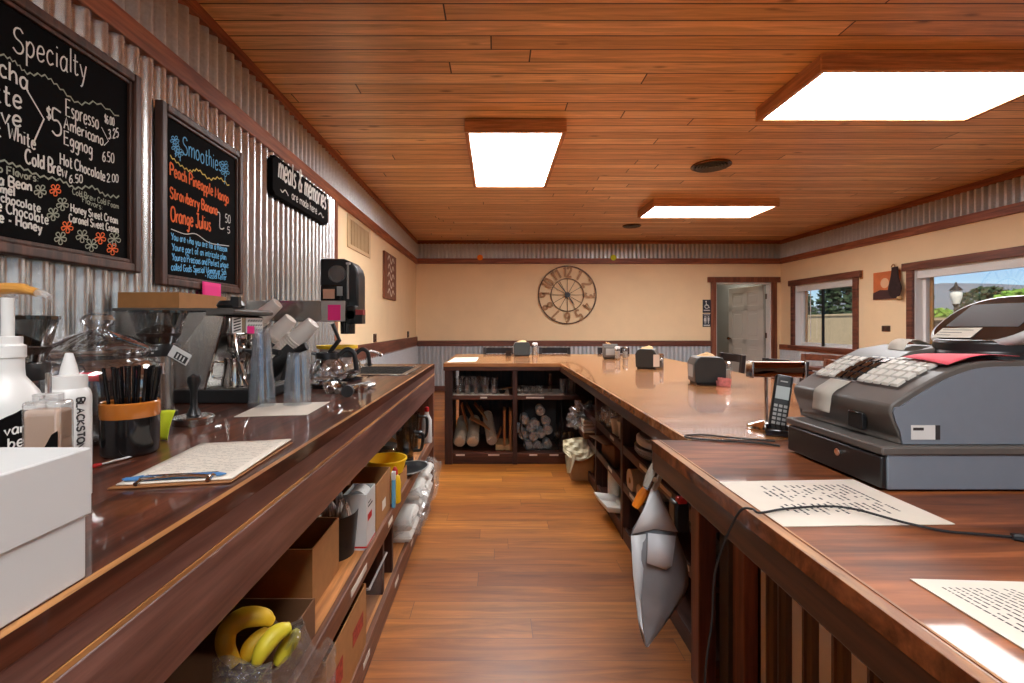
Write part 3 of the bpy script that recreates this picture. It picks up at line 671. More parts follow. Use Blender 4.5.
# ribbed metal base under the near counter, its reflections put in as colour
t = thing('ribbed_cabinet', 'ribbed metal base under the cash register counter, pale and dark reflections coloured in', 'cabinet', (0,0,0))
MB().box(0.80,0.812,-1.4,1.42,0.0,BT-0.03).build('white_panel', plain('ribbed metal pale reflection', srgb(240,236,228), 0.5, var=0.05, vscale=4), t, smooth=0)  # white stands for pale reflections on the metal flats
y = -1.38; k = 0
while y < 1.36:
    bw = 0.050
    MB().prism([(0,0),(bw,0),(bw-0.006,0.014),(bw*0.62,0.018),(bw*0.56,0.012),(bw*0.44,0.012),(bw*0.38,0.018),(0.006,0.014)],(0.80,y,0.0),(0,1,0),(-1,0,0),(0,0,BT-0.03)).build('dark_rib', M['dark_rib'], t, smooth=20)
    y += 0.106 if y < 1.22 else 0.056  # ribs close up where the metal reflects darker
MB().box(0.815,0.84,-1.4,1.5,0.0,BT-0.03).build('frame_board', M['cab'], t)
MB().box(0.69,0.75,1.60,1.665,0,BT-0.075).build('corner_post', M['post'], t, bevel=0.003)
MB().box(0.76,0.79,1.54,1.60,0,BT-0.03).build('steel_upright', M['dgrey'], t, bevel=0.002)
MB().box(0.755,0.799,1.43,1.50,0,BT-0.03).build('inner_post', M['post'], t, bevel=0.003)
# shelving under the side of the bar
CX = 0.74
t = thing('shelving', 'dark open shelving under the long side of the bar', 'shelving', (0,0,0))
for z0, z1 in ((0.50,0.55),(0.285,0.335),(0.0,0.075)):
    MB().box(CX,CX+0.022,1.665,BY+0.02,z0,z1).build('shelf_lip', M['caby'], t, bevel=0.003)
for z in (0.535,0.32,0.06):
    MB().box(CX+0.022,1.40,1.665,BY+0.02,z-0.02,z).build('shelf', M['caby'], t)
for y in (2.76,3.48): MB().box(CX-0.004,CX+0.045,y-0.022,y+0.022,0.0,BT-0.03).build('post', M['cab'], t, bevel=0.002)
for y in (2.765,3.47): MB().box(CX+0.045,1.40,y-0.012,y+0.012,0,BT-0.03).build('partition', M['cab'], t)
MB().box(1.40,1.42,1.665,BY+0.9,0,BT-0.03).build('back_panel', M['cab'], t)
for y0,y1,z in ((2.95,3.05,0.52),(2.25,2.42,0.52),(1.98,2.12,0.52),(3.0,3.1,0.305),(2.45,2.6,0.305),(3.05,3.15,0.03),(2.2,2.3,0.305),(1.8,1.95,0.305)):
    MB().box(CX-0.0015,CX,y0,y1,z,z+0.02).build('shelf_label', M['paper'], t)
# shelving facing the aisle under the cross bar
t = thing('shelving', 'dark two-bay cabinet facing the aisle under the cross bar, with tumblers and tubes', 'shelving', (0,0,0))
y = BY+0.01; yb = 4.95
MB().box(-0.46,-0.39,y,y+0.05,0,BT-0.03).box(-0.46,-0.42,y+0.05,yb,0,BT-0.03).build('side_panel', M['cab'], t, bevel=0.002)
MB().box(0.15,0.19,y+0.002,yb,0.0,BT-0.03).build('partition', M['cab'], t, bevel=0.002)
MB().box(-0.39,1.40,yb,yb+0.02,0,BT-0.03).build('back_panel', M['cab'], t)
for z0,z1 in ((0.58,0.617),(0.065,0.10)):
    MB().box(-0.39,CX,y+0.005,y+0.025,z0,z1).build('shelf_lip', M['cabx'], t, bevel=0.002)
    MB().box(-0.42,CX,y+0.025,yb,z1-0.022,z1-0.002).build('shelf', M['cabx'], t)
MB().box(-0.39,CX,y+0.02,y+0.04,0,0.065).build('toe_board', M['cabx'], t)
for x0,x1,z in ((-0.14,-0.08,0.592),(0.27,0.43,0.592),(-0.36,-0.28,0.077),(-0.07,0.03,0.077),(0.30,0.37,0.077),(0.48,0.56,0.077)):
    MB().box(x0,x1,y+0.0035,y+0.005,z,z+0.014).build('shelf_label', M['paper'], t)

# ================================================================ CEILING
def light(label, x0,x1,y0,y1, h=0.10, w=0.075):
    t = thing('ceiling_light', label, 'light', ((x0+x1)/2,(y0+y1)/2,ZC))
    a,b = (x1-x0)/2,(y1-y0)/2
    for q in (-b,b-0.02): MB().box(-a,a,q,q+0.02,-h,0).build('end_board', M['lightbox'], t, bevel=0.003)
    for q in (-a,a-0.02): MB().box(q,q+0.02,-b+0.02,b-0.02,-h,0).build('side_board', M['lightboxy'], t, bevel=0.003)
    MB().box(-a+0.02,a-0.02,-b+0.02,-b+0.035,-h+0.002,-h+0.012).box(-a+0.02,a-0.02,b-0.035,b-0.02,-h+0.002,-h+0.012).box(-a+0.02,-a+0.035,-b+0.035,b-0.035,-h+0.002,-h+0.012).box(a-0.035,a-0.02,-b+0.035,b-0.035,-h+0.002,-h+0.012).build('inner_trim', M['lightbox'], t)
    MB().box(-a+0.021,a-0.021,-b+0.021,b-0.021,-h+0.012,-h+0.018).build('diffuser', M['diffuser'], t, smooth=0)
    return t
light('wood boxed ceiling light above the aisle, long side running down the room', -0.245,0.55,3.65,5.146)
light('largest wood boxed ceiling light, above the cash register side', 1.92,3.47,2.765,3.48)
light('wood boxed ceiling light farthest down the room, between the round vents', 1.99,3.58,5.93,6.62)
light('unseen wood boxed ceiling light added to brighten the near end of the aisle', -0.245,0.55,-1.45,0.05)  # unseen light added behind the camera to brighten the near counters
def vent(label, c, r, n):
    t = thing('ceiling_vent', label, 'vent', c)
    MB().lathe([(r*0.86,-0.004),(r,-0.003),(r,-0.012),(r*0.88,-0.02),(r*0.86,-0.004)], n=36).build('rim', M['copper'], t)
    MB().lathe([(0.001,-0.001),(r*0.87,-0.001)], n=36).build('backing', M['blackm'], t)
    mb = MB()
    for i in range(n):
        q = r*(0.18+0.62*i/(n-1)); mb.lathe([(q,-0.004),(q+0.012,-0.022),(q+0.018,-0.022),(q+0.006,-0.004)], n=32)
    mb.lathe([(0.001,-0.024),(r*0.12,-0.022),(r*0.12,-0.004)], n=20)
    mb.build('louvre', M['dgrey'], t)
vent('round dark ceiling vent between the two long light boxes', (2.15,4.70,ZC), 0.19, 5)
vent('small round ceiling vent close to the back wall band', (2.18,7.55,ZC), 0.145, 4)

# ================================================================ LEFT WALL SIGNS
WX = XL + 0.0355
def on_wall(px, py, x): return W(px, py, x)
def board(name, label, y0, y1, z0, z1, th=0.035, fw=0.036):
    t = thing(name, label, 'chalkboard', (WX,(y0+y1)/2,(z0+z1)/2))
    a, b = (y1-y0)/2, (z1-z0)/2
    MB().box(0,th*0.4,-a+fw*0.5,a-fw*0.5,-b+fw*0.5,b-fw*0.5).build('panel', M['chalkboard'], t, smooth=0)
    MB().frame(0,th,-a,a,-b,b,fw).build('frame', M['bframe'], t, bevel=0.006)
    MB().frame(th*0.3,th*0.7,-a+fw+0.0005,a-fw-0.0005,-b+fw+0.0005,b-fw-0.0005,0.014).build('inner_frame', M['bframe'], t, bevel=0.003)
    return t, WX+th*0.4+0.0012
def chalk(t, xs, items, name, mat, wd=0.006, jit=0.04):
    # items: (text,(px,py),(px,py),cap px at the start) or (polyline, smooth, width)
    rr = random.Random(len(items)*7+len(name)); loc = Vector(t.location)
    for it in items:
        mb = MB()
        if isinstance(it[0], str) and it[0] != 'flower':
            a = W(*it[1], xs); b = W(*it[2], xs); cap = it[3]*a.y/FPX
            w = it[4] if len(it) > 4 else wd
            letters(mb, it[0], a, b, cap, (1,0,0), w, jit=jit, rnd=rr); nm = name
        elif it[0] == 'flower':
            for ln in it[1]: ribbon(mb, spline([W(p[0],p[1],xs) for p in ln], 5), 0.0035, (1,0,0))
            nm = 'chalk_flower'
        else:
            ribbon(mb, spline([W(p[0],p[1],xs) for p in it[0]], 5) if it[1] else [W(p[0],p[1],xs) for p in it[0]], it[2], (1,0,0)); nm = 'chalk_stroke'
        mb.v = [v-loc for v in mb.v]
        mb.build(nm, mat, t, smooth=0)
def wavy(pts, amp=1.3, n=5, s=0):
    out = []; pts = spline([(p[0],p[1],0) for p in pts], n)
    for i, p in enumerate(pts): out.append((p.x, p.y+(amp if i % 2 else -amp)))
    return out
def flower(c, r, xs):
    px, py = c; out = []
    for k in range(5):
        a0 = k*2*PI/5+0.3
        pts = [(px,py)]
        for q in (-0.42,-0.2,0.2,0.42):
            rad = r*(0.75 if abs(q) > 0.3 else 1.05); pts.append((px+rad*math.cos(a0+q)*0.95, py+rad*math.sin(a0+q)))
        pts.append((px,py)); out.append(pts)
    return [('flower', out)]
t, xs = board('menu_chalkboard', 'large framed chalkboard headed Specialty with coffee prices and small chalk flowers', 0.95, 1.925, 1.462, 2.262)
chalk(t, xs, [("Specialty",(13,51),(86,79),26,0.005),("Mocha",(-30,58),(27,91),20,0.0065),("Latte",(-34,90),(21,110),22,0.0065),("Breve",(-38,112),(21,128),18,0.0065),("Flat",(-44,128),(0,137),16,0.006),("White",(8,137),(35,150),14,0.005),
  ("$",(46,119),(50.5,121),13,0.005),("5",(51,134),(61,139),26,0.006),("Espresso",(66,116),(98,129),16),("Americano",(64,128.5),(103,145.5),12),("Eggnog",(64,144.5),(92,155),13),("Hot Chocolate",(60,164),(105,181),11,0.005),("2.00",(107,181.5),(118,182),8,0.004),
  ("Cold Brew",(25,163),(66.5,178),14,0.006),("6.50",(69,183),(82,183),8,0.004),("$6.00",(104,122),(114,126),8,0.004),("3.25",(108,139),(118,137),9,0.004),("6.50",(102,161),(114,163),10,0.004),
  ("Vanilla Bean",(-32,178),(31,191),11,0.006),("Caramel",(-24,186),(14,196),9,0.006),("Dark chocolate",(-26,194),(40,212),9,0.005),("White Chocolate",(-26,204),(48,224.5),11,0.005),("Maple - Honey",(-24,215),(41,232),10,0.006),
  ("Honey Sweet Cream",(71,211.5),(117.5,224),8,0.0045),("Caramel Sweet Cream",(69,221.5),(118,233),8,0.0045),
  ([(27,91),(43.5,119),(32,145)],False,0.005),([(101,127),(108,141),(103.5,145.5)],False,0.003)], 'white_lettering', M['chalk'], 0.0048)
chalk(t, xs, [("Syrup Flavors:",(-24,166),(38,182),8),("Cold Brew Cold Foam",(72,194),(118,209),6,0.003),("Flavors:",(82,202),(102,210),6,0.003),
  (wavy([(-30,45),(0,54),(15,62),(27,73),(45,76),(60,88),(78,103),(97,103),(119,117)]),False,0.005),(wavy([(-30,152),(0,160),(20,167),(40,176),(60,180),(75,188),(92,187),(105,195),(119,197)]),False,0.006)]
  + [f for c in ((40,191),(62,204),(53,214),(60,238),(82,236),(91,245),(114,239)) for f in flower(c, 6, xs)], 'grey_lettering', M['chalkg'], 0.0045)
chalk(t, xs, [f for c in ((55,190),(67,227),(100,238),(112,249)) for f in flower(c, 5.5, xs)], 'orange_flowers', M['chalko'], 0.004)
t, xs = board('menu_chalkboard', 'narrow framed chalkboard headed Smoothies with orange and blue writing', 2.04, 2.70, 1.425, 2.232)
chalk(t, xs, [("Smoothies",(182.5,153.5),(221.5,172),17,0.006),("You are who you are for a Reason",(171,239.5),(227,252),7,0.005),("Youre part of an intricate plan",(172,250),(226,260),7,0.005),("Youre a Precious and Perfect unique",(172,260),(228,268),7,0.005),("called Gods Special Woman or Son",(171,270),(226,275),7,0.005),("- Russell Kelfer",(205,277.5),(226,280),6,0.004)]
  + [f for c in ((174.5,140),(175.5,147),(179,153),(224,165),(225,172)) for f in flower(c, 4, xs)]+[([(176,150),(175.5,157)],False,0.006),([(180,156),(180,161)],False,0.006),([(225,176),(224.5,184)],False,0.005)], 'blue_lettering', M['chalkb'], 0.006)
chalk(t, xs, [("Peach Pineapple Mango",(170,175),(228.5,203.5),12),("Strawberry Banana",(170,197.5),(217,215),11),("Orange Julius",(170.5,221),(210.5,231),15)], 'orange_lettering', M['chalko'], 0.0085)
chalk(t, xs, [(wavy([(170,156),(180,165),(190,171),(198,170),(209,179),(219,178),(229,186)],1.0),False,0.006)], 'yellow_scroll', M['chalky'])
chalk(t, xs, [([(217,212),(219.5,214),(219.5,227),(222,229),(224,228)],True,0.006),("50",(225,222),(230,223),8,0.005),("5",(227,233),(229.5,233.5),6,0.005),([(171,229),(185,234),(196,234),(210,243),(229,246)],True,0.004)], 'white_lettering', M['chalk'])
# meals and memories sign
y0,y1,z0,z1 = 3.05,4.06,2.105,2.365
t = thing('wall_sign', 'black notched wall sign lettered meals and memories are made here', 'sign', (WX,(y0+y1)/2,(z0+z1)/2))
a,b = (y1-y0)/2,(z1-z0)/2; n = 0.03
MB().prism([(-a+n,-b),(a-n,-b),(a-n,-b+n*0.4),(a,-b+n),(a,b-n),(a-n,b-n*0.4),(a-n,b),(-a+n,b),(-a+n,b-n*0.4),(-a,b-n),(-a,-b+n),(-a+n,-b+n*0.4)], (0,0,0),(0,1,0),(0,0,1),(0.035,0,0)).build('plaque', M['chalkboard'], t, bevel=0.003)
mb = MB(); letters(mb,"meals & memories",(0.0362,-a+0.08,0.0),(0.0362,a-0.06,0.0),0.16,(1,0,0),0.018,slant=0.1); mb.build('script_lettering', M['chalk'], t, smooth=0)
mb = MB(); letters(mb,"are made here",(0.0362,-0.22,-0.09),(0.0362,0.24,-0.09),0.06,(1,0,0),0.007)
for s in (-1,1): ribbon(mb, spline([(0.0362,s*0.28,-0.085),(0.0362,s*0.33,-0.06),(0.0362,s*0.37,-0.085),(0.0362,s*0.40,-0.075)],5),0.008,(1,0,0))
mb.build('small_lettering', M['chalk'], t, smooth=0)
# return air grille
t = thing('wall_vent', 'tan louvred return air grille high on the yellow wall', 'vent', (XL,5.22,2.22))
MB().box(0,0.012,-0.43,-0.36,-0.17,0.17).box(0,0.012,0.36,0.43,-0.17,0.17).box(0,0.012,-0.36,0.36,-0.17,-0.13).box(0,0.012,-0.36,0.36,0.13,0.17).build('frame', plain('beige metal', srgb(206,176,136), 0.5), t, bevel=0.002)
mb = MB()
for i in range(13): mb.box(0.001,0.010,-0.35+i*0.054,-0.35+i*0.054+0.03,-0.13,0.13)
mb.build('louvres', plain('beige louvre', srgb(196,166,126), 0.5), t)
MB().box(0.0005,0.001,-0.36,0.36,-0.13,0.13).build('dark_opening', plain('dark duct', srgb(70,50,34), 0.8), t)
t = thing('wall_sign', 'narrow upright brown board sign with white strokes on the yellow wall', 'sign', (XL,6.66,1.93))
MB().box(0,0.03,-0.36,0.36,-0.32,0.32).build('plank', M['trimz'], t, bevel=0.003)
mb = MB()
for i in range(5):
    z = 0.22-i*0.115; s = 0.9-0.1*(i%2)
    ribbon(mb, spline([(0.0315,-0.22*s,z),(0.0315,-0.1,z+0.06),(0.0315,0.02,z-0.03),(0.0315,0.12,z+0.05),(0.0315,0.24*s,z)],5),0.028,(1,0,0))
mb.build('lettering', M['paper'], t, smooth=0)
for yy, lb in ((5.88,'brown outlet plate above the dark rail, closer to the corrugated panel'),(8.1,'brown outlet plate above the dark rail near the corner')):
    t = thing('outlet_plate', lb, 'outlet', (XL,yy,1.08))
    MB().box(0,0.012,-0.06,0.06,-0.045,0.06).build('cover_plate', M['bframe'], t, bevel=0.002)
    MB().box(0.012,0.016,-0.02,0.02,-0.03,0.0).box(0.012,0.016,-0.02,0.02,0.012,0.042).build('socket_face', M['brownd'], t)
# ================================================================ BACK WALL
t = thing('wall_clock', 'large round open metal wall clock with raised numerals', 'clock', (1.352,YB-0.012,1.82))
def ring(mb, r0, r1, y0, y1, n=64):
    vs = []
    for i in range(n):
        q = 2*PI*i/n; c, s = math.cos(q), math.sin(q)
        vs += [(r0*c,y0,r0*s),(r1*c,y0,r1*s),(r1*c,y1,r1*s),(r0*c,y1,r0*s)]
    fs = []
    for i in range(n):
        j = (i+1) % n
        for k in range(4): fs.append((i*4+k, j*4+k, j*4+(k+1)%4, i*4+(k+1)%4))
    mb.add(vs, fs); return mb
M['iron'] = plain('dark bronze iron', srgb(84,54,36), 0.45, 0.5)
M['numeral'] = plain('rusty bronze numeral', srgb(168,124,82), 0.5, 0.1)
RC = 0.555
ring(MB(), RC-0.022, RC, -0.02, 0).build('outer_ring', M['iron'], t)
ring(MB(), RC*0.57-0.014, RC*0.57, -0.02, 0).build('inner_ring', M['iron'], t)
mb = MB()
for k in range(12):
    q = k*PI/6; mb.cyl((0.03*math.sin(q),-0.01,0.03*math.cos(q)),(RC*0.565*math.sin(q),-0.01,RC*0.565*math.cos(q)),0.0045,n=6)
mb.build('spokes', M['iron'], t)
for k in range(1,13):
    q = k*PI/6; rad = RC*0.78; up = Vector((math.sin(q),0,math.cos(q))); rt = Vector((math.cos(q),0,-math.sin(q)))
    mb = MB(); txt = str(k); w = 0.085 if len(txt) == 1 else 0.15; h = 0.18
    c = up*rad + Vector((0,-0.022,0))
    letters(mb, txt, c-rt*w/2-up*h/2, c+rt*w/2-up*h/2, h, (0,-1,0), 0.038, up=up)
    mb.build('numeral', M['numeral'], t, smooth=0, solid=0.006)
def hand(ang, ln, wd, nm):
    up = Vector((math.sin(ang),0,math.cos(ang))); rt = Vector((math.cos(ang),0,-math.sin(ang)))
    MB().prism([(-wd*0.5,-0.06),(wd*0.5,-0.06),(wd,ln*0.6),(0,ln),(-wd,ln*0.6)], (0,-0.034,0), rt, up, (0,0.005,0)).build(nm, M['black'], t)
hand(math.radians(146),0.25,0.014,'hour_hand'); hand(math.radians(-38),0.36,0.010,'minute_hand')
MB().cyl((0,-0.045,0),(0,0,0),0.05,n=24).build('hub', M['black'], t)
for px, c, nm in ((480,'orange','round orange sticker on the corrugated band of the back wall'),(613.5,'neon','round yellow sticker on the corrugated band of the back wall')):
    p = D(px,257.5,YB-0.058)
    o = MB().cyl((0,0,0),(0,0.004,0),0.055,n=20).build('sticker', plain('orange paper',srgb(242,132,30),0.7) if c=='orange' else M['neon'], loc=p); tag(o, nm, 'sticker')
def rsign(z, label, kind):
    t = thing('restroom_sign', label, 'sign', (4.0,YB,z))
    MB().box(-0.075,0.075,-0.012,0,-0.125,0.125).build('plate', plain('navy black sign plate', srgb(32,38,52), 0.4), t, bevel=0.003)
    mb = MB(); y = -0.0135
    if kind == 0:
        ring(mb, 0.03, 0.042, y-0.001, y, 24); mb.v = [v+Vector((-0.002,0,-0.005)) for v in mb.v]
        ribbon(mb, [(-0.012,y,0.075),(-0.008,y,0.015),(0.03,y,0.012),(0.05,y,-0.035)], 0.014, (0,-1,0)); mb.cyl((-0.014,y,0.092),(-0.014,y+0.001,0.092),0.014,n=12)
        mb.box(-0.06,0.06,y,y+0.001,-0.085,-0.068)
    else:
        for sx in (-0.033,0.033):
            mb.cyl((sx,y,0.068),(sx,y+0.001,0.068),0.012,n=12)
            mb.prism([(-0.018,0.05),(0.018,0.05),(0.022 if sx<0 else 0.014,-0.02),(0.008,-0.02),(0.008,-0.065),(-0.008,-0.065),(-0.008,-0.02),(-0.022 if sx<0 else -0.014,-0.02)], (sx,y,0),(1,0,0),(0,0,1),(0,0.001,0))
        mb.box(-0.003,0.003,y,y+0.001,-0.06,0.08); mb.box(-0.06,0.06,y,y+0.001,-0.105,-0.085); mb.box(-0.06,0.06,y,y+0.001,0.098,0.108)
    mb.build('pictogram', M['white'], t, smooth=0)
rsign(1.605, 'dark restroom sign with white wheelchair symbol beside the door', 0)
rsign(1.34, 'dark restroom sign with two white figures beside the door', 1)
# ================================================================ RIGHT WALL
t = thing('wall_picture', 'small orange picture with dark shapes between the two windows', 'picture', (XR,6.49,1.79))
MB().box(-0.03,0,-0.2,0.22,-0.18,0.2).build('canvas', plain('orange print', srgb(206,112,62), 0.6, var=0.12, vscale=8), t, bevel=0.003)
mb = MB(); x = -0.031
mb.prism([(-0.2,-0.18),(0.22,-0.18),(0.22,-0.09),(0.1,-0.05),(-0.05,-0.06),(-0.2,-0.1)], (x,0,0),(0,1,0),(0,0,1),(-0.001,0,0))
mb.build('dark_shape', plain('dark print', srgb(70,40,38), 0.6), t, smooth=0)
MB().cyl((x,0.02,0.04),(x-0.0015,0.02,0.04),0.07,n=20).build('pale_disc', plain('pale print', srgb(226,180,140), 0.6), t)
tt = thing('hanging_pouch', 'dark cloth pouch hanging over the edge of the orange picture', 'pouch', (XR-0.032,6.31,1.81))
def pouch(u,v):
    a = 2*PI*u; w = 0.05+0.045*math.sin(PI*min(1,v*1.1)**0.7)
    return (-0.03+0.028*math.cos(a)*math.sin(PI*(0.1+0.8*v))-0.0, w*math.sin(a)*(1+0.15*math.sin(7*v)), -0.2+0.42*v)
MB().grid(pouch, 20, 14).build('body', plain('dark brown cloth', srgb(48,28,26), 0.9, var=0.3), tt)
MB().tube(spline([(-0.02,0,0.2),(-0.01,0.04,0.26),(0,0.09,0.235)],6),0.008,6).build('strap', plain('tan strap', srgb(170,116,70), 0.8), tt)
MB().lathe([(0.0,-0.03),(0.025,-0.02),(0.03,0),(0.02,0.02)], c=(-0.02,-0.06,-0.2), n=12).build('tassel', M['napkin'], tt)
t = thing('switch_plate', 'brown switch plate on the wall under the orange picture', 'switch', (XR,6.52,1.20))
MB().box(-0.01,0,-0.07,0.07,-0.04,0.04).build('cover_plate', M['bframe'], t, bevel=0.003)
MB().box(-0.016,-0.01,-0.045,-0.02,-0.015,0.015).box(-0.016,-0.01,0.02,0.045,-0.015,0.015).build('toggle', M['brownd'], t)
o = MB().box(XR-0.004,XR,6.93,6.99,1.93,2.06).build('wall_tag', M['orangec'], bevel=0.001); tag(o, 'small orange tag stuck on the wall above the window corner', 'tag')
# ================================================================ THINGS ON THE SERVING COUNTER
Z = LT + 0.0006
# white carton
t = thing('lidded_carton', 'white two-part carton with overlapping lid at the near end of the counter', 'box', (-0.744,0.335,Z))
a, b = 0.262, 0.208
MB().box(-a,a+0.005,-b,b+0.004,0,0.082).build('tray', M['card_w'], t, bevel=0.002)
mb = MB().box(-a-0.006,a+0.007,-b-0.006,b+0.010,0.072,0.150)
mb.build('lid', M['card_w'], t, bevel=0.002)
MB().box(-a-0.004,a+0.0045,-b-0.004,b+0.0075,0.0705,0.0725).build('lid_edge', M['paper'], t)
# syrup bottles
def syrup(label, x, y, labelled, cap):
    t = thing('syrup_bottle', label, 'bottle', (x,y,Z))
    MB().lathe([(0.0,0.0),(0.040,0),(0.043,0.004),(0.043,0.15),(0.041,0.172),(0.036,0.19),(0.026,0.205),(0.020,0.214),(0.019,0.226),(0.019,0.245),(0.0,0.245)],n=36).build('body', M['white'], t, smooth=50)
    MB().lathe([(0.0,0.243),(0.021,0.243),(0.021,0.262),(0.017,0.264),(0.017,0.276),(0.0,0.276)], n=24).build('collar', M['white'] if cap != 'gold' else M['gold'], t, bevel=0.001)
    MB().cyl((0,0,0.275),(0,0,0.335),0.0078,n=14).build('pump_stem', M['white'], t)
    MB().tube(spline([(-0.05,0,0.343),(-0.02,0,0.349),(0.02,0,0.349),(0.045,0.0,0.343)],5),[0.007]*4+[0.0085]*8+[0.0065]*4,10).build('pump_head', M['gold'], t)
    MB().tube([(0.04,0,0.344),(0.055,0,0.341),(0.064,0,0.336)],[0.006,0.005,0.004],8).build('spout_tip', M['hazy'], t)
    if labelled:
        R_ = Matrix.Rotation(math.radians(38),4,'Z')
        pts = []
        for k in range(28):
            q = 2*PI*k/28; r = 1+0.16*abs(math.sin(3*q))*(1 if math.cos(q) > -0.2 else 0.2)
            pts.append((0.036*math.cos(q)*r, 0.030*math.sin(q)*r))
        yy = -0.0445
        mb = MB().prism(pts,(0,yy,0.132),(1,0,0),(0,0,1),(0,0.004,0)); o = mb.build('name_plaque', M['chalkboard'], t); o.rotation_euler = (0,0,math.radians(66))
        mb = MB(); letters(mb,"vanilla",(-0.020,yy-0.0008,0.133),(0.026,yy-0.0008,0.137),0.015,(0,-1,0),0.0022,jit=0.08); letters(mb,"bean",(-0.016,yy-0.0008,0.113),(0.02,yy-0.0008,0.115),0.015,(0,-1,0),0.0022,jit=0.08)
        o = mb.build('chalk_lettering', M['chalk'], t, smooth=0); o.rotation_euler = (0,0,math.radians(66))
    return t
s = syrup('white pump syrup bottle with a dark vanilla bean plaque behind the white carton', -0.748, 0.72, True, 'white')
s.rotation_euler = (0,0,0)
syrup('white pump bottle with gold collar at the very edge of view', -0.815, 0.735, False, 'gold')
# square bottle of tan syrup
t = thing('syrup_bottle', 'small clear square bottle of milky tan syrup behind the carton', 'bottle', (-0.640,0.672,Z), math.radians(8))
MB().box(-0.024,0.024,-0.016,0.016,0,0.186).build('glass_body', M['glass'], t, bevel=0.005, seg=3)
MB().box(-0.0225,0.0225,-0.0145,0.0145,0.003,0.174).build('contents', M['tanliq'], t, bevel=0.005, seg=3)
MB().lathe([(0,0.1862),(0.017,0.1862),(0.017,0.195),(0,0.195)],n=24).build('cap', M['hazy'], t)
MB().lathe([(0,0.195),(0.0035,0.195),(0.0035,0.225),(0,0.225)],n=10).build('stopper_stem', M['chrome'], t)
MB().prism([(0.004,0.085),(0.0235,0.085),(0.0235,0.145),(0.016,0.140),(0.007,0.122)],(0,-0.0172,0),(1,0,0),(0,0,1),(0,0.0008,0)).build('name_plaque', M['chalkboard'], t, smooth=0)
mb = MB(); letters(mb,"ol",(0.012,-0.0178,0.108),(0.021,-0.0178,0.110),0.012,(0,-1,0),0.0015); mb.build('chalk_lettering', M['chalkb'], t, smooth=0)
# squeeze bottle
t = thing('squeeze_bottle', 'white squeeze bottle with pointed nozzle and black lettering running down its side', 'bottle', (-0.722,0.795,Z))
MB().lathe([(0,0),(0.027,0),(0.030,0.004),(0.030,0.172),(0.028,0.182),(0.022,0.19),(0,0.19)],n=32).build('body', M['white'], t)
MB().lathe([(0,0.186),(0.0245,0.186),(0.0245,0.206),(0.0245,0.208),(0.013,0.210),(0.011,0.222),(0.005,0.246),(0,0.246)],n=28).build('nozzle_cap', M['white'], t)
mb = MB(); letters(mb,"BLACKSTONE",(0,-0.0306,0.172),(0,-0.0306,0.078),0.0095,(0,-1,0),0.0026,up=(1,0,0))
o = mb.build('lettering', M['ink'], t, smooth=0); o.rotation_euler = (0,0,math.radians(60))
# coffee grinders
def grinder(label, x, y, rt, rb, zt, zb, base=True, rz=0):
    t = thing('coffee_grinder', label, 'grinder', (x,y,Z), rz)
    h = zt - Z; b = zb - Z
    MB().lathe([(rb-0.003,b+0.001),(rb,b),(rt,h),(rt-0.003,h),(rb-0.003,b+0.004)],n=36,closed=True).build('hopper', M['dglass'], t)
    MB().lathe([(rt-0.006,h),(rt+0.003,h),(rt+0.003,h+0.008),(0,h+0.012)],n=36).build('hopper_lid', M['blackg'], t)
    mb = MB(); mb.lathe([(0,b+0.002),(rb-0.004,b+0.002),(rb+0.012,b+0.035),(0.02,b+0.062),(0,b+0.066)],n=28); mb.build('bean_fill', M['beans'], t)
    MB().lathe([(0,b),(rb+0.006,b),(rb+0.008,b-0.012),(rb+0.006,b-0.036),(0,b-0.036)],n=36).build('collar', M['black'], t)
    mb = MB()
    for i in range(9):
        q = -1.2+0.24*i-PI/2+0.5; r = rb+0.0085
        mb.cbox((r*math.cos(q),r*math.sin(q),b-0.024),(0.003,0.006,0.005))
    mb.build('collar_marks', M['mgrey'], t)
    MB().lathe([(0,0.02),(rb*0.82,0.02),(rb*0.82,b-0.036),(0,b-0.036)],n=32).build('body', M['steel'], t)
    MB().lathe([(0,0),(rb*1.05,0),(rb*1.05,0.016),(rb*0.9,0.02),(0,0.02)],n=32).build('base', M['black'], t)
    MB().box(rb*0.7,rb*1.15,-0.012,0.012,b-0.085,b-0.055).cyl((rb*1.0,0,b-0.09),(rb*1.0,0,b-0.055),0.014,n=16).build('chute', M['chrome'], t)
    return t
grinder('coffee grinder with wide smoked hopper beside the syrup bottles', -1.035, 1.0, 0.078, 0.057, 1.262, 1.168, rz=-0.7)
grinder('coffee grinder with conical smoked hopper beside the espresso machine', -1.075, 1.50, 0.077, 0.048, 1.288, 1.188, rz=-0.9)
# big glass jar of beans
t = thing('glass_jar', 'large lidded glass jar of coffee beans beside the straws', 'jar', (-1.028,1.215,Z))
jr = 0.131
MB().lathe([(0,0.002),(0.10,0.002),(jr-0.006,0.02),(jr,0.05),(jr,0.165),(jr-0.008,0.19),(jr-0.03,0.208),(jr-0.02,0.222),(jr-0.023,0.222),(jr-0.034,0.208),(jr-0.012,0.188),(jr-0.004,0.164),(jr-0.004,0.05),(jr-0.012,0.024),(0.09,0.008),(0,0.008)],n=48).build('glass_body', M['glass'], t)
MB().lathe([(jr-0.016,0.222),(jr-0.004,0.226),(jr-0.004,0.234),(0.07,0.262),(0.028,0.276),(0.02,0.282),(0.0,0.283)],n=48).build('glass_lid', M['glass'], t)
MB().lathe([(0,0.283),(0.018,0.283),(0.022,0.289),(0.034,0.296),(0.038,0.306),(0.030,0.318),(0.016,0.323),(0,0.323)],n=14).build('glass_knob', M['glass'], t)
MB().lathe([(0,0.01),(0.09,0.01),(jr-0.013,0.03),(jr-0.006,0.052),(jr-0.006,0.160),(0.09,0.172),(0.0,0.174)],n=40).build('coffee_beans', M['beans'], t)
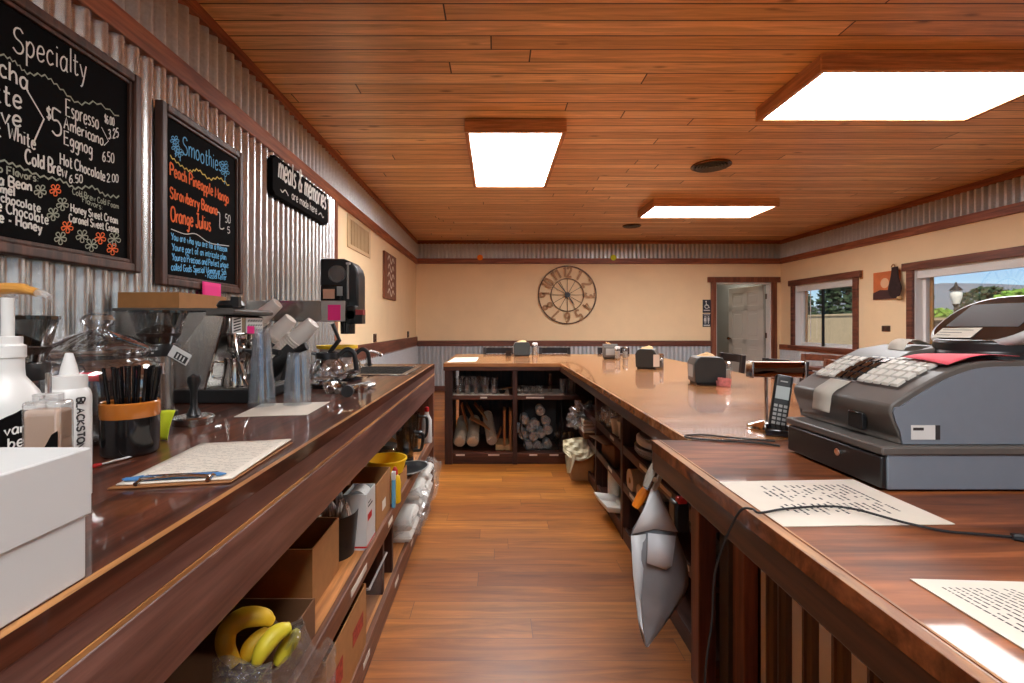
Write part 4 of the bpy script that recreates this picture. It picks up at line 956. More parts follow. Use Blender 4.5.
mb = MB(); mb.grid(lambda u,v: ((jr-0.0065)*math.cos(-1.28+0.42*u),(jr-0.0065)*math.sin(-1.28+0.42*u),0.160+0.022*v),8,2); mb.build('paper_slip', M['coral'], t, solid=0.001)
# mug of black straws
t = thing('straw_mug', 'dark glazed mug with amber rim holding black straws', 'mug', (-0.836,1.075,Z))
MB().lathe([(0,0),(0.05,0),(0.055,0.006),(0.056,0.086),(0.0525,0.086),(0.051,0.008),(0,0.008)],n=40).build('body', M['blackg'], t)
MB().lathe([(0.0565,0.086),(0.0575,0.09),(0.0575,0.118),(0.055,0.121),(0.0525,0.118),(0.0525,0.086)],n=40,closed=True).build('rim_band', M['amber'], t)
rr = random.Random(5); sm = None; nS = 26
for i in range(nS):
    q = 2*PI*i/nS*2.4; r = 0.044*math.sqrt((i+0.5)/nS)
    b0 = Vector((-0.836+r*0.75*math.cos(q), 1.075+r*0.75*math.sin(q), Z+0.0085))
    tilt = Vector((r*math.cos(q)*0.55, r*math.sin(q)*0.55, 0.178+rr.uniform(-0.012,0.006)))
    if sm is None:
        sm = MB().lathe([(0.0028,0.0),(0.0033,0.0),(0.0033,0.19),(0.0028,0.19)],n=8,closed=True).build('straw', M['blackg'])
        tag(sm,'black straw standing in the amber rimmed mug','straw','black straws in the mug'); o = sm
    else:
        o = sm.copy(); COL.objects.link(o)
    o.location = b0; o.rotation_euler = tilt.to_track_quat('Z','Y').to_euler()
# notes beside the mug
t = MB().grid(lambda u,v: (0.026*(u-0.5), 0.012*v*v, 0.105*v),4,8).build('card', M['orangec'], solid=0.0012, loc=(-0.905,1.10,Z+0.0005)); tag(t,'orange brown card leaning upright against the straw mug','card')
t = MB().grid(lambda u,v: (0.038*(u-0.5)+0.012*v*v, 0.01*math.sin(3*u)+0.012*v, 0.074*v),8,8).build('sticky_note', M['neon'], solid=0.0006, loc=(-0.852,1.19,Z+0.0004)); tag(t,'neon yellow sticky note standing on the counter beside the mug','note')
t = thing('stir_stick', 'thin white stick with a red tip lying by the straw mug', 'stick', (0,0,0))
p0 = P(98,465,Z+0.004); p1 = P(146,452.5,Z+0.004)
MB().tube([p0,p0.lerp(p1,0.5),p1],0.0022,8).build('shaft', M['white'], t); dd = (p1-p0).normalized()
MB().tube([p0-dd*0.012,p0-dd*0.006,p0+dd*0.006],[0.003,0.0045,0.003],8).build('red_tip', M['red'], t)
# tamper
t = thing('tamper', 'steel tamper with black ball handle standing on a round base', 'tamper', (-0.90,1.40,Z))
MB().lathe([(0,0),(0.054,0),(0.055,0.004),(0.055,0.02),(0.05,0.024),(0,0.026)],n=36).build('base', M['steel'], t)
MB().lathe([(0.02,0.026),(0.010,0.05),(0.009,0.09),(0.013,0.11),(0.018,0.125),(0.016,0.14),(0,0.148)],n=20).build('handle', M['black'], t)
# clip card
t = thing('price_card', 'small white card with dark bars clipped at an angle near the tamper', 'card', (-0.905,1.345,1.163), rot=(0,math.radians(30),0))
MB().box(-0.030,0.030,-0.001,0.001,-0.017,0.017).build('card', M['white'], t)
mb = MB().box(-0.012,0.026,-0.0018,-0.0011,-0.014,0.006); mb.build('dark_panel', M['ink'], t)
mb = MB()
for q in range(3): mb.box(-0.006+q*0.010,-0.002+q*0.010,-0.0024,-0.0019,-0.011,0.003)
mb.build('bars', M['white'], t)
# clipboard
A,B_,C_,D_ = P(107,490,Z), P(231,483,Z), P(293,443,Z), P(198,446,Z)
t = thing('clipboard', 'brown clipboard with written white sheets lying near the counter edge', 'clipboard', (0,0,0))
def quad(mb, pts, z0, z1):
    q = [Vector((p.x,p.y,0)) for p in pts]
    return mb.add([v+Vector((0,0,z0)) for v in q]+[v+Vector((0,0,z1)) for v in q], [(3,2,1,0),(4,5,6,7),(0,1,5,4),(1,2,6,5),(2,3,7,6),(3,0,4,7)])
def bil(pts, u, v): return pts[0].lerp(pts[1],u).lerp(pts[3].lerp(pts[2],u),v)
cb = [A,B_,C_,D_]
quad(MB(), cb, Z, Z+0.003).build('board', plain('hardboard', srgb(150,100,58), 0.6), t, bevel=0.001)
pp = [bil(cb,0.04,0.03),bil(cb,0.985,0.03),bil(cb,0.985,0.995),bil(cb,0.03,1.0)]
mb = MB(); mb.grid(lambda u,v: bil(pp,u,v)+Vector((0,0,0.0052+0.004*u*v+0.003*max(0,u-0.7)*v)),10,10); mb.build('paper_sheets', M['paper'], t, solid=0.0025)
mb = MB(); rr = random.Random(3)
def textrow(mb, pts, v, u0, u1, h, dz, dens=0.7, rnd=rr, lift=lambda u,v:0):
    u = u0
    while u < u1:
        w = rnd.uniform(0.012,0.05)
        if rnd.random() < dens:
            q = [bil(pts,u,v),bil(pts,min(u+w,u1),v),bil(pts,min(u+w,u1),v+h),bil(pts,u,v+h)]
            uu = [u,min(u+w,u1),min(u+w,u1),u]; vv = [v,v,v+h,v+h]
            mb.add([p+Vector((0,0,dz+lift(a,b))) for p,a,b in zip(q,uu,vv)],[(0,1,2,3)])
        u += w+0.008
for i in range(20):
    textrow(mb, pp, 0.16+i*0.04, 0.08, 0.92, 0.0045, 0.0069, 0.55+0.4*(i%5==0), lift=lambda u,v: 0.004*u*v+0.003*max(0,u-0.7)*v)
mb.build('handwritten_lines', M['ink'], t, smooth=0)
c0, c1 = bil(cb,0.22,0.05), bil(cb,0.80,0.05); dv = (bil(cb,0.5,0.2)-bil(cb,0.5,0.05)).normalized()
mb = MB(); up = Vector((0,0,1))
mb.tube(spline([c0+up*(Z-c0.z+0.008)+dv*0.02, c0+up*0.012-dv*0.0, c0.lerp(c1,0.5)+up*0.016-dv*0.003, c1+up*0.012, c1+up*0.008+dv*0.02],6),0.0028,8)
ux = (c1-c0).normalized()
for c in (c0,c1): mb.tube([c+up*0.007-dv*0.015,c+up*0.011+dv*0.004,c+up*0.010+dv*0.02],0.004,8)
mb.tube([c0+dv*0.018+up*0.010,c1+dv*0.018+up*0.010],0.0035,8)
mb.build('spring_clip', M['chrome'], t)
t = thing('pen', 'blue ballpoint pen tucked along the clipboard clip', 'pen', (0,0,0))
a0 = c0-ux*0.028+up*0.0115+dv*0.004; a1 = c1+ux*0.022+up*0.0115+dv*0.008
MB().tube([a0,a0.lerp(a1,0.3),a0.lerp(a1,0.92),a1],[0.0036,0.0042,0.004,0.0012],10).build('barrel', M['blue'], t)
MB().tube([a0-ux*0.004,a0+ux*0.03+up*0.005],[0.002,0.0015],6).build('pocket_clip', M['blue'], t)

# ---------------------------------------------------------------- espresso machine (its working side faces the aisle)
t = thing('espresso_machine', 'chrome and black espresso machine carrying a cardboard tray', 'espresso machine', (0,0,0))
y0, y1 = 1.76, 2.04
cbody = [(-1.43,Z+0.02),(-1.12,Z+0.02),(-1.10,Z+0.05),(-1.03,Z+0.325),(-0.99,Z+0.345),(-1.43,Z+0.345)]
MB().prism(cbody,(0,y0+0.012,0),(1,0,0),(0,0,1),(0,y1-y0-0.024,0)).build('body', M['steel'], t, bevel=0.004)
side = [(-1.32,Z+0.012),(-1.118,Z+0.012),(-1.092,Z+0.05),(-1.018,Z+0.325),(-1.085,Z+0.338),(-1.24,Z+0.12)]
for yy in (y0,y1-0.012): MB().prism(side,(0,yy,0),(1,0,0),(0,0,1),(0,0.012,0)).build('side_panel', M['chrome'], t, bevel=0.002)
sid2 = [(-1.43,Z+0.012),(-1.32,Z+0.012),(-1.24,Z+0.12),(-1.085,Z+0.338),(-1.43,Z+0.345)]
MB().prism(sid2,(0,y0+0.002,0),(1,0,0),(0,0,1),(0,0.01,0)).build('rear_panel', M['steel'], t)
mb = MB()
for k in range(2): mb.tube([(-1.09+k*0.0,y0-0.002,Z+0.05),(-1.016,y0-0.002,Z+0.325)],0.004,6)
mb.build('panel_edge', M['chrome'], t)
MB().prism([(-1.08,Z+0.328),(-0.975,Z+0.334),(-0.97,Z+0.348),(-0.985,Z+0.356),(-1.43,Z+0.358),(-1.43,Z+0.345),(-1.08,Z+0.345)],(0,y0-0.012,0),(1,0,0),(0,0,1),(0,y1-y0+0.024,0)).build('top_plate', M['dgrey'], t, bevel=0.003)
MB().lathe([(0,0.0),(0.045,0.0),(0.05,0.01),(0.04,0.028),(0,0.03)],c=(-1.02,y0+0.05,Z+0.358),n=24).box(-1.0,-0.97,y0+0.01,y0+0.03,Z+0.36,Z+0.40).build('water_cap', M['black'], t)
MB().box(-1.075,-1.0,y0+0.014,y1-0.014,Z+0.255,Z+0.328).build('control_head', M['steel'], t, bevel=0.008)
MB().box(-1.0,-0.998,y0+0.12,y1-0.03,Z+0.262,Z+0.322).build('control_panel', M['white'], t)
mb = MB()
for i in range(3):
    for j in range(6): mb.prism([(0,0),(0.012,0.006),(0.012,0.012),(0,0.006)],(-0.9975,y0+0.13+j*0.02,Z+0.268+i*0.018),(0,1,0),(0,0,1),(0.0006,0,0))
mb.build('panel_marks', M['ink'], t, smooth=0)
MB().box(-0.9995,-0.998,y0+0.02,y0+0.085,Z+0.262,Z+0.322).build('end_label', M['white'], t)
mb = MB()
for j in range(5): mb.prism([(0,0),(0.05,0.008),(0.05,0.014),(0,0.006)],(-0.9978,y0+0.027,Z+0.266+j*0.011),(0,1,0),(0,0,1),(0.0006,0,0))
mb.build('label_marks', M['ink'], t, smooth=0)
for yy in (y0+0.09,y0+0.205):
    g = MB().lathe([(0,0.255),(0.036,0.255),(0.036,0.215),(0.03,0.205),(0,0.205)],c=(-1.02,yy,Z),n=24).build('group_head', M['chrome'], t)
    MB().lathe([(0,0.205),(0.034,0.205),(0.034,0.188),(0.022,0.178),(0,0.176)],c=(-1.02,yy,Z),n=24).build('filter_holder', M['chrome'], g)
    MB().tube([(-0.99,yy,Z+0.195),(-0.95,yy-0.015,Z+0.188),(-0.89,yy-0.03,Z+0.178)],[0.006,0.011,0.013],12).build('filter_handle', M['black'], g)
    MB().tube([(-1.03,yy,Z+0.178),(-1.033,yy,Z+0.15)],0.008,8).build('spout', M['chrome'], g)
MB().tube(spline([(-1.0,y0+0.035,Z+0.26),(-0.985,y0+0.02,Z+0.2),(-0.96,y0+0.02,Z+0.10),(-0.945,y0+0.02,Z+0.065)],6),0.006,10).build('steam_wand', M['chrome'], t)
MB().prism([(-1.35,0),(-0.905,0),(-0.895,0.012),(-0.895,0.045),(-0.905,0.052),(-1.35,0.052)],(0,y0-0.004,Z),(1,0,0),(0,0,1),(0,y1-y0+0.008,0)).build('drip_tray', M['black'], t, bevel=0.004)
mb = MB()
for i in range(16): mb.box(-1.10,-0.91,y0+0.01+i*0.0165,y0+0.018+i*0.0165,Z+0.052,Z+0.057)
mb.build('drip_grille', M['steel'], t)
# reflective milk jugs on the grille
def jug(label, x, y, s):
    j = thing('milk_jug', label, 'jug', (x,y,Z+0.0575), 0.4)
    MB().lathe([(0,0),(0.042*s,0),(0.045*s,0.004),(0.044*s,0.03*s),(0.034*s,0.085*s),(0.038*s,0.108*s),(0.036*s,0.108*s),(0.032*s,0.085*s),(0.042*s,0.03*s),(0.04*s,0.006),(0,0.006)],n=32).build('body', M['chrome'], j)
    MB().tube(spline([(-0.034*s,0,0.095*s),(-0.07*s,0,0.09*s),(-0.072*s,0,0.04*s),(-0.043*s,0,0.03*s)],6),0.004,8).build('handle', M['chrome'], j)
jug('shiny steel milk jug on the drip grille by the steam wand', -1.01, 1.815, 1.0)
# cardboard tray on top
t = thing('cardboard_tray', 'shallow brown cardboard tray on top of the espresso machine', 'box', (-1.305,1.92,Z+0.3585))
a,b,h = 0.115,0.155,0.058
MB().box(-a,a,-b,b,0,0.003).box(-a,-a+0.004,-b,b,0.003,h).box(a-0.004,a,-b,b,0.003,h).box(-a+0.004,a-0.004,-b,-b+0.004,0.003,h).box(-a+0.004,a-0.004,b-0.004,b,0.003,h).build('tray_walls', M['kraft'], t, smooth=0)
MB().box(-a+0.005,a-0.005,-b+0.005,b-0.005,h-0.006,h-0.003).build('inner_flap', M['kraft'], t, smooth=0)
# pink notes
p = W(211.5,290.5,WX+0.04)
o = MB().grid(lambda u,v: (0.004*math.sin(3*u)*v, 0.155*(u-0.5), -0.085*v),6,4).build('sticky_note', M['pink'], solid=0.0006, loc=(WX+0.042,p.y,p.z+0.04)); tag(o,'pink sticky note on the bottom frame of the Smoothies chalkboard','note')
# white paper cups in a tilted dispenser
cupm = MB().lathe([(0,0.002),(0.029,0.002),(0.030,0.0),(0.031,0.002),(0.0415,0.106),(0.0475,0.107),(0.0475,0.112),(0.043,0.113),(0.0415,0.112),(0.0295,0.005),(0,0.005)],n=28).build('paper_cup', M['pcup'])
tag(cupm,'white paper cup nested in a tilted stack by the espresso machine','cup','white paper cups in the tilted stacks')
first = True
stands = thing('cup_dispenser', 'black plastic cup dispenser with slanted tubes behind the clear cups', 'dispenser', (0,0,0))
def stack(tip, tail, n, step, s=1.0):
    global first
    tip = Vector(tip); tail = Vector(tail); d = (tail-tip).normalized(); q = d.to_track_quat('Z','Y').to_euler()
    for i in range(n):
        if first: o = cupm; first = False
        else: o = cupm.copy(); COL.objects.link(o)
        o.location = tip + d*step*i*s; o.rotation_euler = q; o.scale = (s,s,s)
    # tube that holds the stack
    e0 = tip + d*(0.13*s); e1 = tip + d*(0.13*s+step*n*s)
    dn = Vector((0.5,0,-0.85)).normalized()
    mb = MB(); a = d.orthogonal().normalized(); dd = Vector((0,1,0)); c = d.cross(dd).normalized()
    if c.z > 0: c = -c
    pts = []
    for k in range(13):
        t = PI*(0.0+k/12); pts.append((math.cos(t)*0.054*s, math.sin(t)*0.054*s))
    for (e0_,e1_) in ((e0,e1+d*0.03),):
        vs = []
        for e in (e0_,e1_):
            for (u,v) in pts: vs.append(e+dd*u+c*v)
        n_ = len(pts); mb.add(vs,[(i,i+1,n_+i+1,n_+i) for i in range(n_-1)])
    mb.build('tube', M['blackm'], stands, solid=0.003)
    return e1, c
st = []
st.append(stack((-0.905,2.33,1.262),(-1.13,2.33,1.04),15,0.0125,1.12))
st.append(stack((-1.09,2.50,1.285),(-1.30,2.50,1.06),7,0.012,1.12))
st.append(stack((-1.235,2.66,1.375),(-1.46,2.66,1.18),4,0.012,1.1))
mb = MB()
mb.box(-1.42,-1.02,2.27,2.71,Z,Z+0.014)
for (yy,xx,zz) in ((2.33,-1.10,1.0),(2.50,-1.2,1.04),(2.66,-1.33,1.20)):
    mb.tube([(xx,yy,Z+0.01),(xx,yy,zz)],0.012,8)
mb.build('stand', M['blackm'], stands, bevel=0.002)
MB().tube([(-0.80,2.30,Z+0.30),(-0.77,2.31,Z+0.22),(-0.90,2.30,Z+0.05),(-1.0,2.30,Z+0.014)],0.011,8).tube([(-1.04,2.3,Z+0.014),(-1.0,2.31,Z+0.16),(-0.93,2.31,Z+0.19)],0.02,10).build('arm', M['blackm'], stands)
# clear cup stacks on a paper sheet
pq = [P(234,417,Z),P(307,415,Z),P(330,402,Z),P(262,404,Z)]
o = quad(MB(), pq, Z, Z+0.0012).build('paper_sheet', M['paper'], smooth=0); tag(o,'white paper sheet under the stacks of clear plastic cups','paper')
clr = MB().lathe([(0,0.112),(0.031,0.112),(0.033,0.114),(0.0445,0.003),(0.047,0.003),(0.047,0.0),(0.0435,0.0),(0.0325,0.109),(0,0.109)],n=32).build('clear_cup', M['clearp'])
tag(clr,'clear plastic cup upside down in a nested stack on the paper sheet','cup','clear plastic cups stacked on the paper sheet')
firstc = True
for (x,y,z0,n,step,s) in ((-0.852,1.71,Z+0.0018,6,0.0115,1.0),(-0.735,1.74,Z+0.0018,6,0.0115,1.05),(-0.852,1.71,Z+0.157,4,0.014,0.78)):
    for i in range(n):
        if firstc: o = clr; firstc = False
        else: o = clr.copy(); COL.objects.link(o)
        o.location = (x,y,z0+i*step*s); o.scale = (s,s,s*1.08)
o = MB().box(-0.02,0.005,-0.001,0.001,-0.012,0.014).build('pink_tab', M['pink'], loc=(-0.865,1.672,1.232)); tag(o,'tiny pink tab stuck to the top of the clear cup stack','tab')
# coffee decanters
def decanter(label, x, y, r, rz):
    t = thing('coffee_decanter', label, 'decanter', (x,y,Z+0.02), rz)
    s = r/0.085
    MB().lathe([(0,0.001),(0.055*s,0.001),(0.08*s,0.02*s),(0.085*s,0.05*s),(0.076*s,0.085*s),(0.05*s,0.115*s),(0.045*s,0.13*s),(0.048*s,0.138*s),(0.045*s,0.138*s),(0.042*s,0.128*s),(0.047*s,0.113*s),(0.073*s,0.083*s),(0.081*s,0.05*s),(0.076*s,0.022*s),(0.05*s,0.004),(0,0.004)],n=40).build('glass_bowl', M['glass'], t)
    MB().lathe([(0.046*s,0.112*s),(0.056*s,0.116*s),(0.054*s,0.142*s),(0.047*s,0.142*s)],n=32).tube([(-0.05*s,0,0.135*s),(-0.075*s,0,0.142*s)],0.008*s,8).build('collar', M['black'], t)
    MB().tube(spline([(0.052*s,0,0.13*s),(0.085*s,0,0.155*s),(0.115*s,0,0.14*s),(0.125*s,0,0.10*s),(0.13*s,0,0.055*s)],6),[0.012*s]*25,10).build('handle', M['black'], t)
    o = MB().lathe([(0,-0.02),(r*1.05,-0.02),(r*1.05,-0.004),(r*0.9,-0.0005),(0,-0.0005)],n=32).build('warming_plate', M['blackg'], loc=(x,y,Z+0.02)); tag(o,'round black warming plate under the '+('decanter closer to the clear cups' if y < 2.4 else 'decanter beside the sink'),'warming plate')
    return t
decanter('glass coffee decanter with black handle, closer to the clear cups', -0.80, 2.24, 0.085, math.radians(15))
decanter('glass coffee decanter with black handle, behind the other one beside the sink', -0.80, 2.52, 0.078, math.radians(20))
t = thing('filter_basket', 'yellow plastic basket with white rim on the counter against the rail', 'basket', (-1.10,3.26,Z))
t.scale = (0.9,0.9,1.25)
MB().lathe([(0,0.02),(0.10,0.02),(0.135,0.11),(0.132,0.11),(0.096,0.024),(0,0.024)],n=32).lathe([(0.055,0),(0.075,0),(0.075,0.02),(0.055,0.02)],n=28,closed=True).build('bowl', M['white'], t)
MB().lathe([(0.128,0.104),(0.152,0.106),(0.152,0.122),(0.128,0.122)],n=36,closed=True).build('rim', M['yellow'], t)
t = thing('filter_holder', 'loose chrome filter holder with black handle end lying on the counter', 'filter holder', (0,0,0))
e = P(347,398,Z+0.0); 
MB().tube([(e.x,e.y,Z+0.026),(e.x-0.004,e.y+0.03,Z+0.026),(e.x-0.008,e.y+0.05,Z+0.024)],[0.024,0.024,0.020],18).build('handle', M['blackm'], t)
MB().tube([(e.x-0.008,e.y+0.05,Z+0.024),(e.x+0.0,e.y+0.14,Z+0.026)],[0.012,0.009],12).lathe([(0,0),(0.034,0),(0.036,0.03),(0.033,0.03),(0.031,0.004),(0,0.004)],c=(e.x+0.0,e.y+0.17,Z),n=24).build('basket', M['chrome'], t)
o = MB().tube([(e.x-0.04,e.y+0.06,Z+0.012),(e.x+0.02,e.y+0.34,Z+0.012)],0.011,10).build('steel_rod', M['steel']); tag(o,'bright steel rod lying next to the loose filter holder','rod')
o = MB().tube([(e.x-0.075,e.y+0.10,Z+0.012),(e.x-0.02,e.y+0.40,Z+0.012)],0.011,10).build('steel_rod', M['dgrey']); tag(o,'dark steel rod lying behind the brighter one by the loose filter holder','rod')
def crumple(mb, c, size, seed, n=10, amp=0.35):
    rr = Vector((seed*3.1,seed*1.7,seed)); c = Vector(c)
    def fn(u,v):
        a = 2*PI*u; b = -PI/2+PI*v; d = Vector((math.cos(b)*math.cos(a),math.cos(b)*math.sin(a),math.sin(b)))
        k = 1+amp*(mnoise.noise(d*2.3+rr)+0.8*mnoise.noise(d*5+rr))
        return c+Vector((d.x*size[0]*k,d.y*size[1]*k,d.z*size[2]*k))
    mb.grid(fn, n*2, n); return mb
t = thing('glass_dish', 'small faceted glass dish of foil-wrapped bits beside the loose filter holder', 'dish', (-0.70,2.03,Z))
MB().lathe([(0,0),(0.035,0),(0.05,0.045),(0.047,0.045),(0.033,0.004),(0,0.004)],n=12).build('bowl', M['glass'], t, smooth=20)
fb_ = None
for i in range(5):
    if fb_ is None:
        mb = MB(); crumple(mb,(0,0,0),(0.014,0.014,0.012),3,6,0.5); fb_ = mb.build('foil_sweet', M['chrome'], smooth=0); tag(fb_,'small foil wrapped sweet in the faceted glass dish','sweet','foil sweets in the glass dish'); o = fb_
    else: o = fb_.copy(); COL.objects.link(o)
    o.location = (-0.70+0.018*math.cos(i*1.3),2.03+0.018*math.sin(i*1.3),Z+0.024+0.009*(i%2)); o.rotation_euler = (i,i*2,0)
# drink dispenser hanging at the end of the corrugated panel
t = thing('drink_dispenser', 'black hooded drink dispenser on a stainless body against the corrugated wall', 'dispenser', (0,0,0))
y0 = 2.80
xa, xb = XL+0.036, (345-VX)*y0/FPX
zt, zb = EYE+24.5*y0/FPX, EYE+3.5*y0/FPX
MB().box(xa,xb,y0,y0+0.30,zb,zt).build('steel_body', M['steel'], t, bevel=0.004)
MB().box(xb-0.14,xb+0.002,y0-0.004,y0-0.0005,zb+0.002,zt-0.002).build('end_plate', plain('satin steel', srgb(190,186,180), 0.4, 0.8), t, bevel=0.001)
hy = y0+0.1; hx0, hx1 = (321-VX)*hy/FPX, (362-VX)*(hy+0.06)/FPX; hz0, hz1 = zt, EYE+66*hy/FPX
w = hx1-hx0; h = hz1-hz0
hood = [(0,0),(w,-0.10),(w,0.62*h),(w*0.95,0.78*h),(w*0.82,0.92*h),(w*0.62,h),(0,h)]
MB().prism(hood,(hx0,y0+0.08,hz0),(1,0,0),(0,0,1),(0,0.16,0)).build('hood', M['black'], t, bevel=0.012, seg=3)
MB().box(hx0+0.02,hx0+w*0.62,y0+0.03,y0+0.085,hz0,hz0+0.37*h).build('brew_block', M['blackg'], t, bevel=0.008)
MB().cyl((hx0+w*0.46,y0+0.066,hz0+0.64*h),(hx0+w*0.46,y0+0.085,hz0+0.64*h),0.052,n=32).build('round_window', M['hazy'], t)
MB().box(hx0+w*0.72,hx0+w*0.76,y0+0.066,y0+0.081,hz0+0.05*h,hz0+0.86*h).build('tube', M['mgrey'], t)
MB().box(hx0+w*0.70,hx0+w*0.80,y0+0.064,y0+0.081,hz0+0.86*h,hz0+0.90*h).build('tube_clip', M['white'], t)
MB().box(hx0+w*0.17,hx0+w*0.46,y0+0.024,y0+0.031,hz0+0.012,hz0+0.07).build('name_label', plain('peach label', srgb(222,170,140), 0.6), t)
MB().box(hx0+w*0.52,hx0+w*0.66,y0+0.026,y0+0.031,hz0+0.03,hz0+0.33*h).build('sight_glass', M['mgrey'], t)
for k,(xo,zo) in enumerate(((0.02,-0.015),(0.05,-0.04))):
    MB().box(xb+0.002,xb+0.055+0.04*k,y0+0.02,y0+0.10,zt-0.10+zo,zt-0.015+zo).build('valve', M['black'], t, bevel=0.006)
MB().box(xb+0.06,xb+0.105,y0+0.01,y0+0.06,zt-0.085,zt-0.055).build('valve_tag', plain('red tag', srgb(160,60,60), 0.5), t)
MB().cyl((xb-0.005,y0+0.07,zb-0.075),(xb-0.005,y0+0.07,zb+0.02),0.043,0.045,n=24).build('nozzle_cup', M['blackg'], t, bevel=0.003)
p = D(334.5,312.5,y0-0.0055)
o = MB().box(-0.040,0.036,-0.001,0.0005,-0.046,0.046).build('sticky_note', M['pink'], loc=(p.x,y0-0.0055,p.z)); tag(o,'pink sticky note on the steel end of the drink dispenser','note')
# ================================================================ THINGS UNDER THE SERVING COUNTER
U = 0.4176; LO = 0.0906
def obox(name, label, x0,x1,y0,y1,z,h, mat, th=0.004, group=None, cat='box', flaps=False):
    t = thing(name, label, cat, ((x0+x1)/2,(y0+y1)/2,z), group=group); a,b = (x1-x0)/2,(y1-y0)/2
    MB().box(-a,a,-b,b,0,th).box(-a,-a+th,-b,b,th,h).box(a-th,a,-b,b,th,h).box(-a+th,a-th,-b,-b+th,th,h).box(-a+th,a-th,b-th,b,th,h).build('carton', mat, t, smooth=0)
    return t
t = obox('fruit_carton','low open cardboard box of bananas on the upper shelf', -0.86,-0.485,0.72,1.26,U,0.10,M['kraftd'])
def banana(label, pts, r=0.019, mat='banana'):
    t = thing('banana', label, 'banana', (0,0,0))
    pts = spline([Vector(p) for p in pts], 6); k = len(pts)
    rs = [r*(0.35+0.65*min(1,math.sin(PI*min(max(i/(k-1),0.03),0.97))**0.45)) for i in range(k)]
    MB().tube(pts, rs, 12).build('peel', M[mat], t, smooth=80)
    d = (pts[-1]-pts[-2]).normalized(); MB().tube([pts[-1]-d*0.002,pts[-1]+d*0.018,pts[-1]+d*0.026],[r*0.42,r*0.3,r*0.36],7).build('stem', M['brownd'], t)
    d = (pts[0]-pts[1]).normalized(); MB().tube([pts[0]-d*0.003,pts[0]+d*0.005],[r*0.36,r*0.22],7).build('tip', M['brownd'], t)
def bp(px,py,y): return D(px,py,y)
banana('large ripe banana arching highest over the banana box', [bp(236,664,0.98),bp(226,648,0.98),bp(228,630,0.99),bp(243,618,1.0),bp(262,617,1.01),bp(271,622,1.02)], 0.021)
banana('banana lying in the middle between the arching one and the greenish one', [bp(244,662,1.0),bp(250,648,1.01),bp(262,637,1.03),bp(276,630,1.05)], 0.018)
banana('greenish banana next to the crumpled plastic', [bp(256,664,0.97),bp(264,648,0.98),bp(276,634,1.0),bp(290,627,1.02)], 0.019, 'bananag')
banana('banana mostly hidden behind the greenish one', [bp(276,664,1.03),bp(284,652,1.04),bp(292,640,1.05),bp(297,632,1.07)], 0.017, 'bananag')
t = thing('plastic_bag', 'crumpled clear plastic bag around the bananas hanging over the shelf edge', 'bag', (0,0,0))
tops = spline([(x,y,0) for x,y in ((222,668),(245,671),(268,662),(286,644),(299,617),(306,628),(316,650),(327,637),(336,645))],6)
def bag1(u,v):
    f = u*(len(tops)-1); i = min(int(f),len(tops)-2); p = tops[i].lerp(tops[i+1],f-i)
    px = p.x + 4*mnoise.noise(Vector((u*9,v*6,5))); py = 705+(p.y-705)*v + 5*mnoise.noise(Vector((u*8,v*6,2)))*v*(1.2-v)
    y = 0.92+0.10*v+0.06*u+0.06*mnoise.noise(Vector((u*10,v*8,1)))+0.045*mnoise.noise(Vector((u*21,v*16,3)))
    return D(px,py,y)
MB().grid(bag1,56,26).build('film', M['film'], t, smooth=0)
def bag2(u,v):
    px = 212+60*u; py = 690-30*v-5*math.sin(6*u)*v
    return D(px,py,0.87+0.06*v+0.04*mnoise.noise(Vector((u*9,v*8,7))))
MB().grid(bag2,26,12).build('film_fold', M['film'], t, smooth=0)
obox('cardboard_box','tall open cardboard box behind the banana box', -0.86,-0.535,1.37,1.60,U,0.178,M['kraft'])
t = thing('bin', 'round black bin stuffed with white napkin packs on the upper shelf', 'bin', (-0.60,1.715,U))
MB().lathe([(0,0),(0.08,0),(0.095,0.155),(0.092,0.155),(0.077,0.004),(0,0.004)],n=32).build('bin_wall', M['black'], t)
rr = random.Random(8)
nk = None
for i in range(12):
    a = 2*PI*i/12*1.7; r = 0.065*math.sqrt((i+0.6)/12)
    if nk is None:
        nk = MB(); crumple(nk,(0,0,0.07),(0.02,0.014,0.085),4,8,0.22); nk = nk.build('napkin_pack', M['paper'], smooth=0); tag(nk,'white rolled napkin pack standing in the black bin','napkin','napkin packs in the black bin'); o = nk
    else: o = nk.copy(); COL.objects.link(o)
    o.location = (-0.60+r*math.cos(a),1.715+r*math.sin(a),U+0.04+0.005*(i%3)); o.rotation_euler = (rr.uniform(-0.25,0.25),rr.uniform(-0.25,0.25),rr.uniform(0,3))
t = obox('white_carton','white carton with red marks holding white cup lids', -0.565,-0.478,1.735,1.86,U,0.205,M['card_w'])
for q in ((-0.0435,0.0435,-0.0632,-0.0625,0.008,0.014),(0.0436,0.0441,-0.0625,0.0625,0.008,0.014),(-0.038,-0.018,-0.0632,-0.0625,0.10,0.125),(0.0436,0.0441,-0.045,0.01,0.10,0.125)): MB().box(*q).build('red_mark', M['red'], t, smooth=0)
for q in ((0.0436,0.0440,-0.04,0.02,0.15,0.156),(0.0436,0.0440,-0.04,0.0,0.165,0.169)): MB().box(*q).build('black_mark', M['ink'], t, smooth=0)
cl = None
for i in range(7):
    if cl is None:
        cl = MB().lathe([(0,0.006),(0.034,0.006),(0.036,0.010),(0.039,0.010),(0.039,0.0),(0.036,0.0)],n=28).build('sip_cover', M['white']); tag(cl,'white cup lid nested in a row in the red marked carton','lid','cup lids in the white carton'); o = cl
    else: o = cl.copy(); COL.objects.link(o)
    o.location = (-0.522,1.765+i*0.011,U+0.175); o.rotation_euler = (PI/2,0,0)
t = obox('cardboard_box','brown cardboard box with a small white label beside the mustard bottle', -0.66,-0.478,1.88,2.13,U,0.19,M['kraft'])
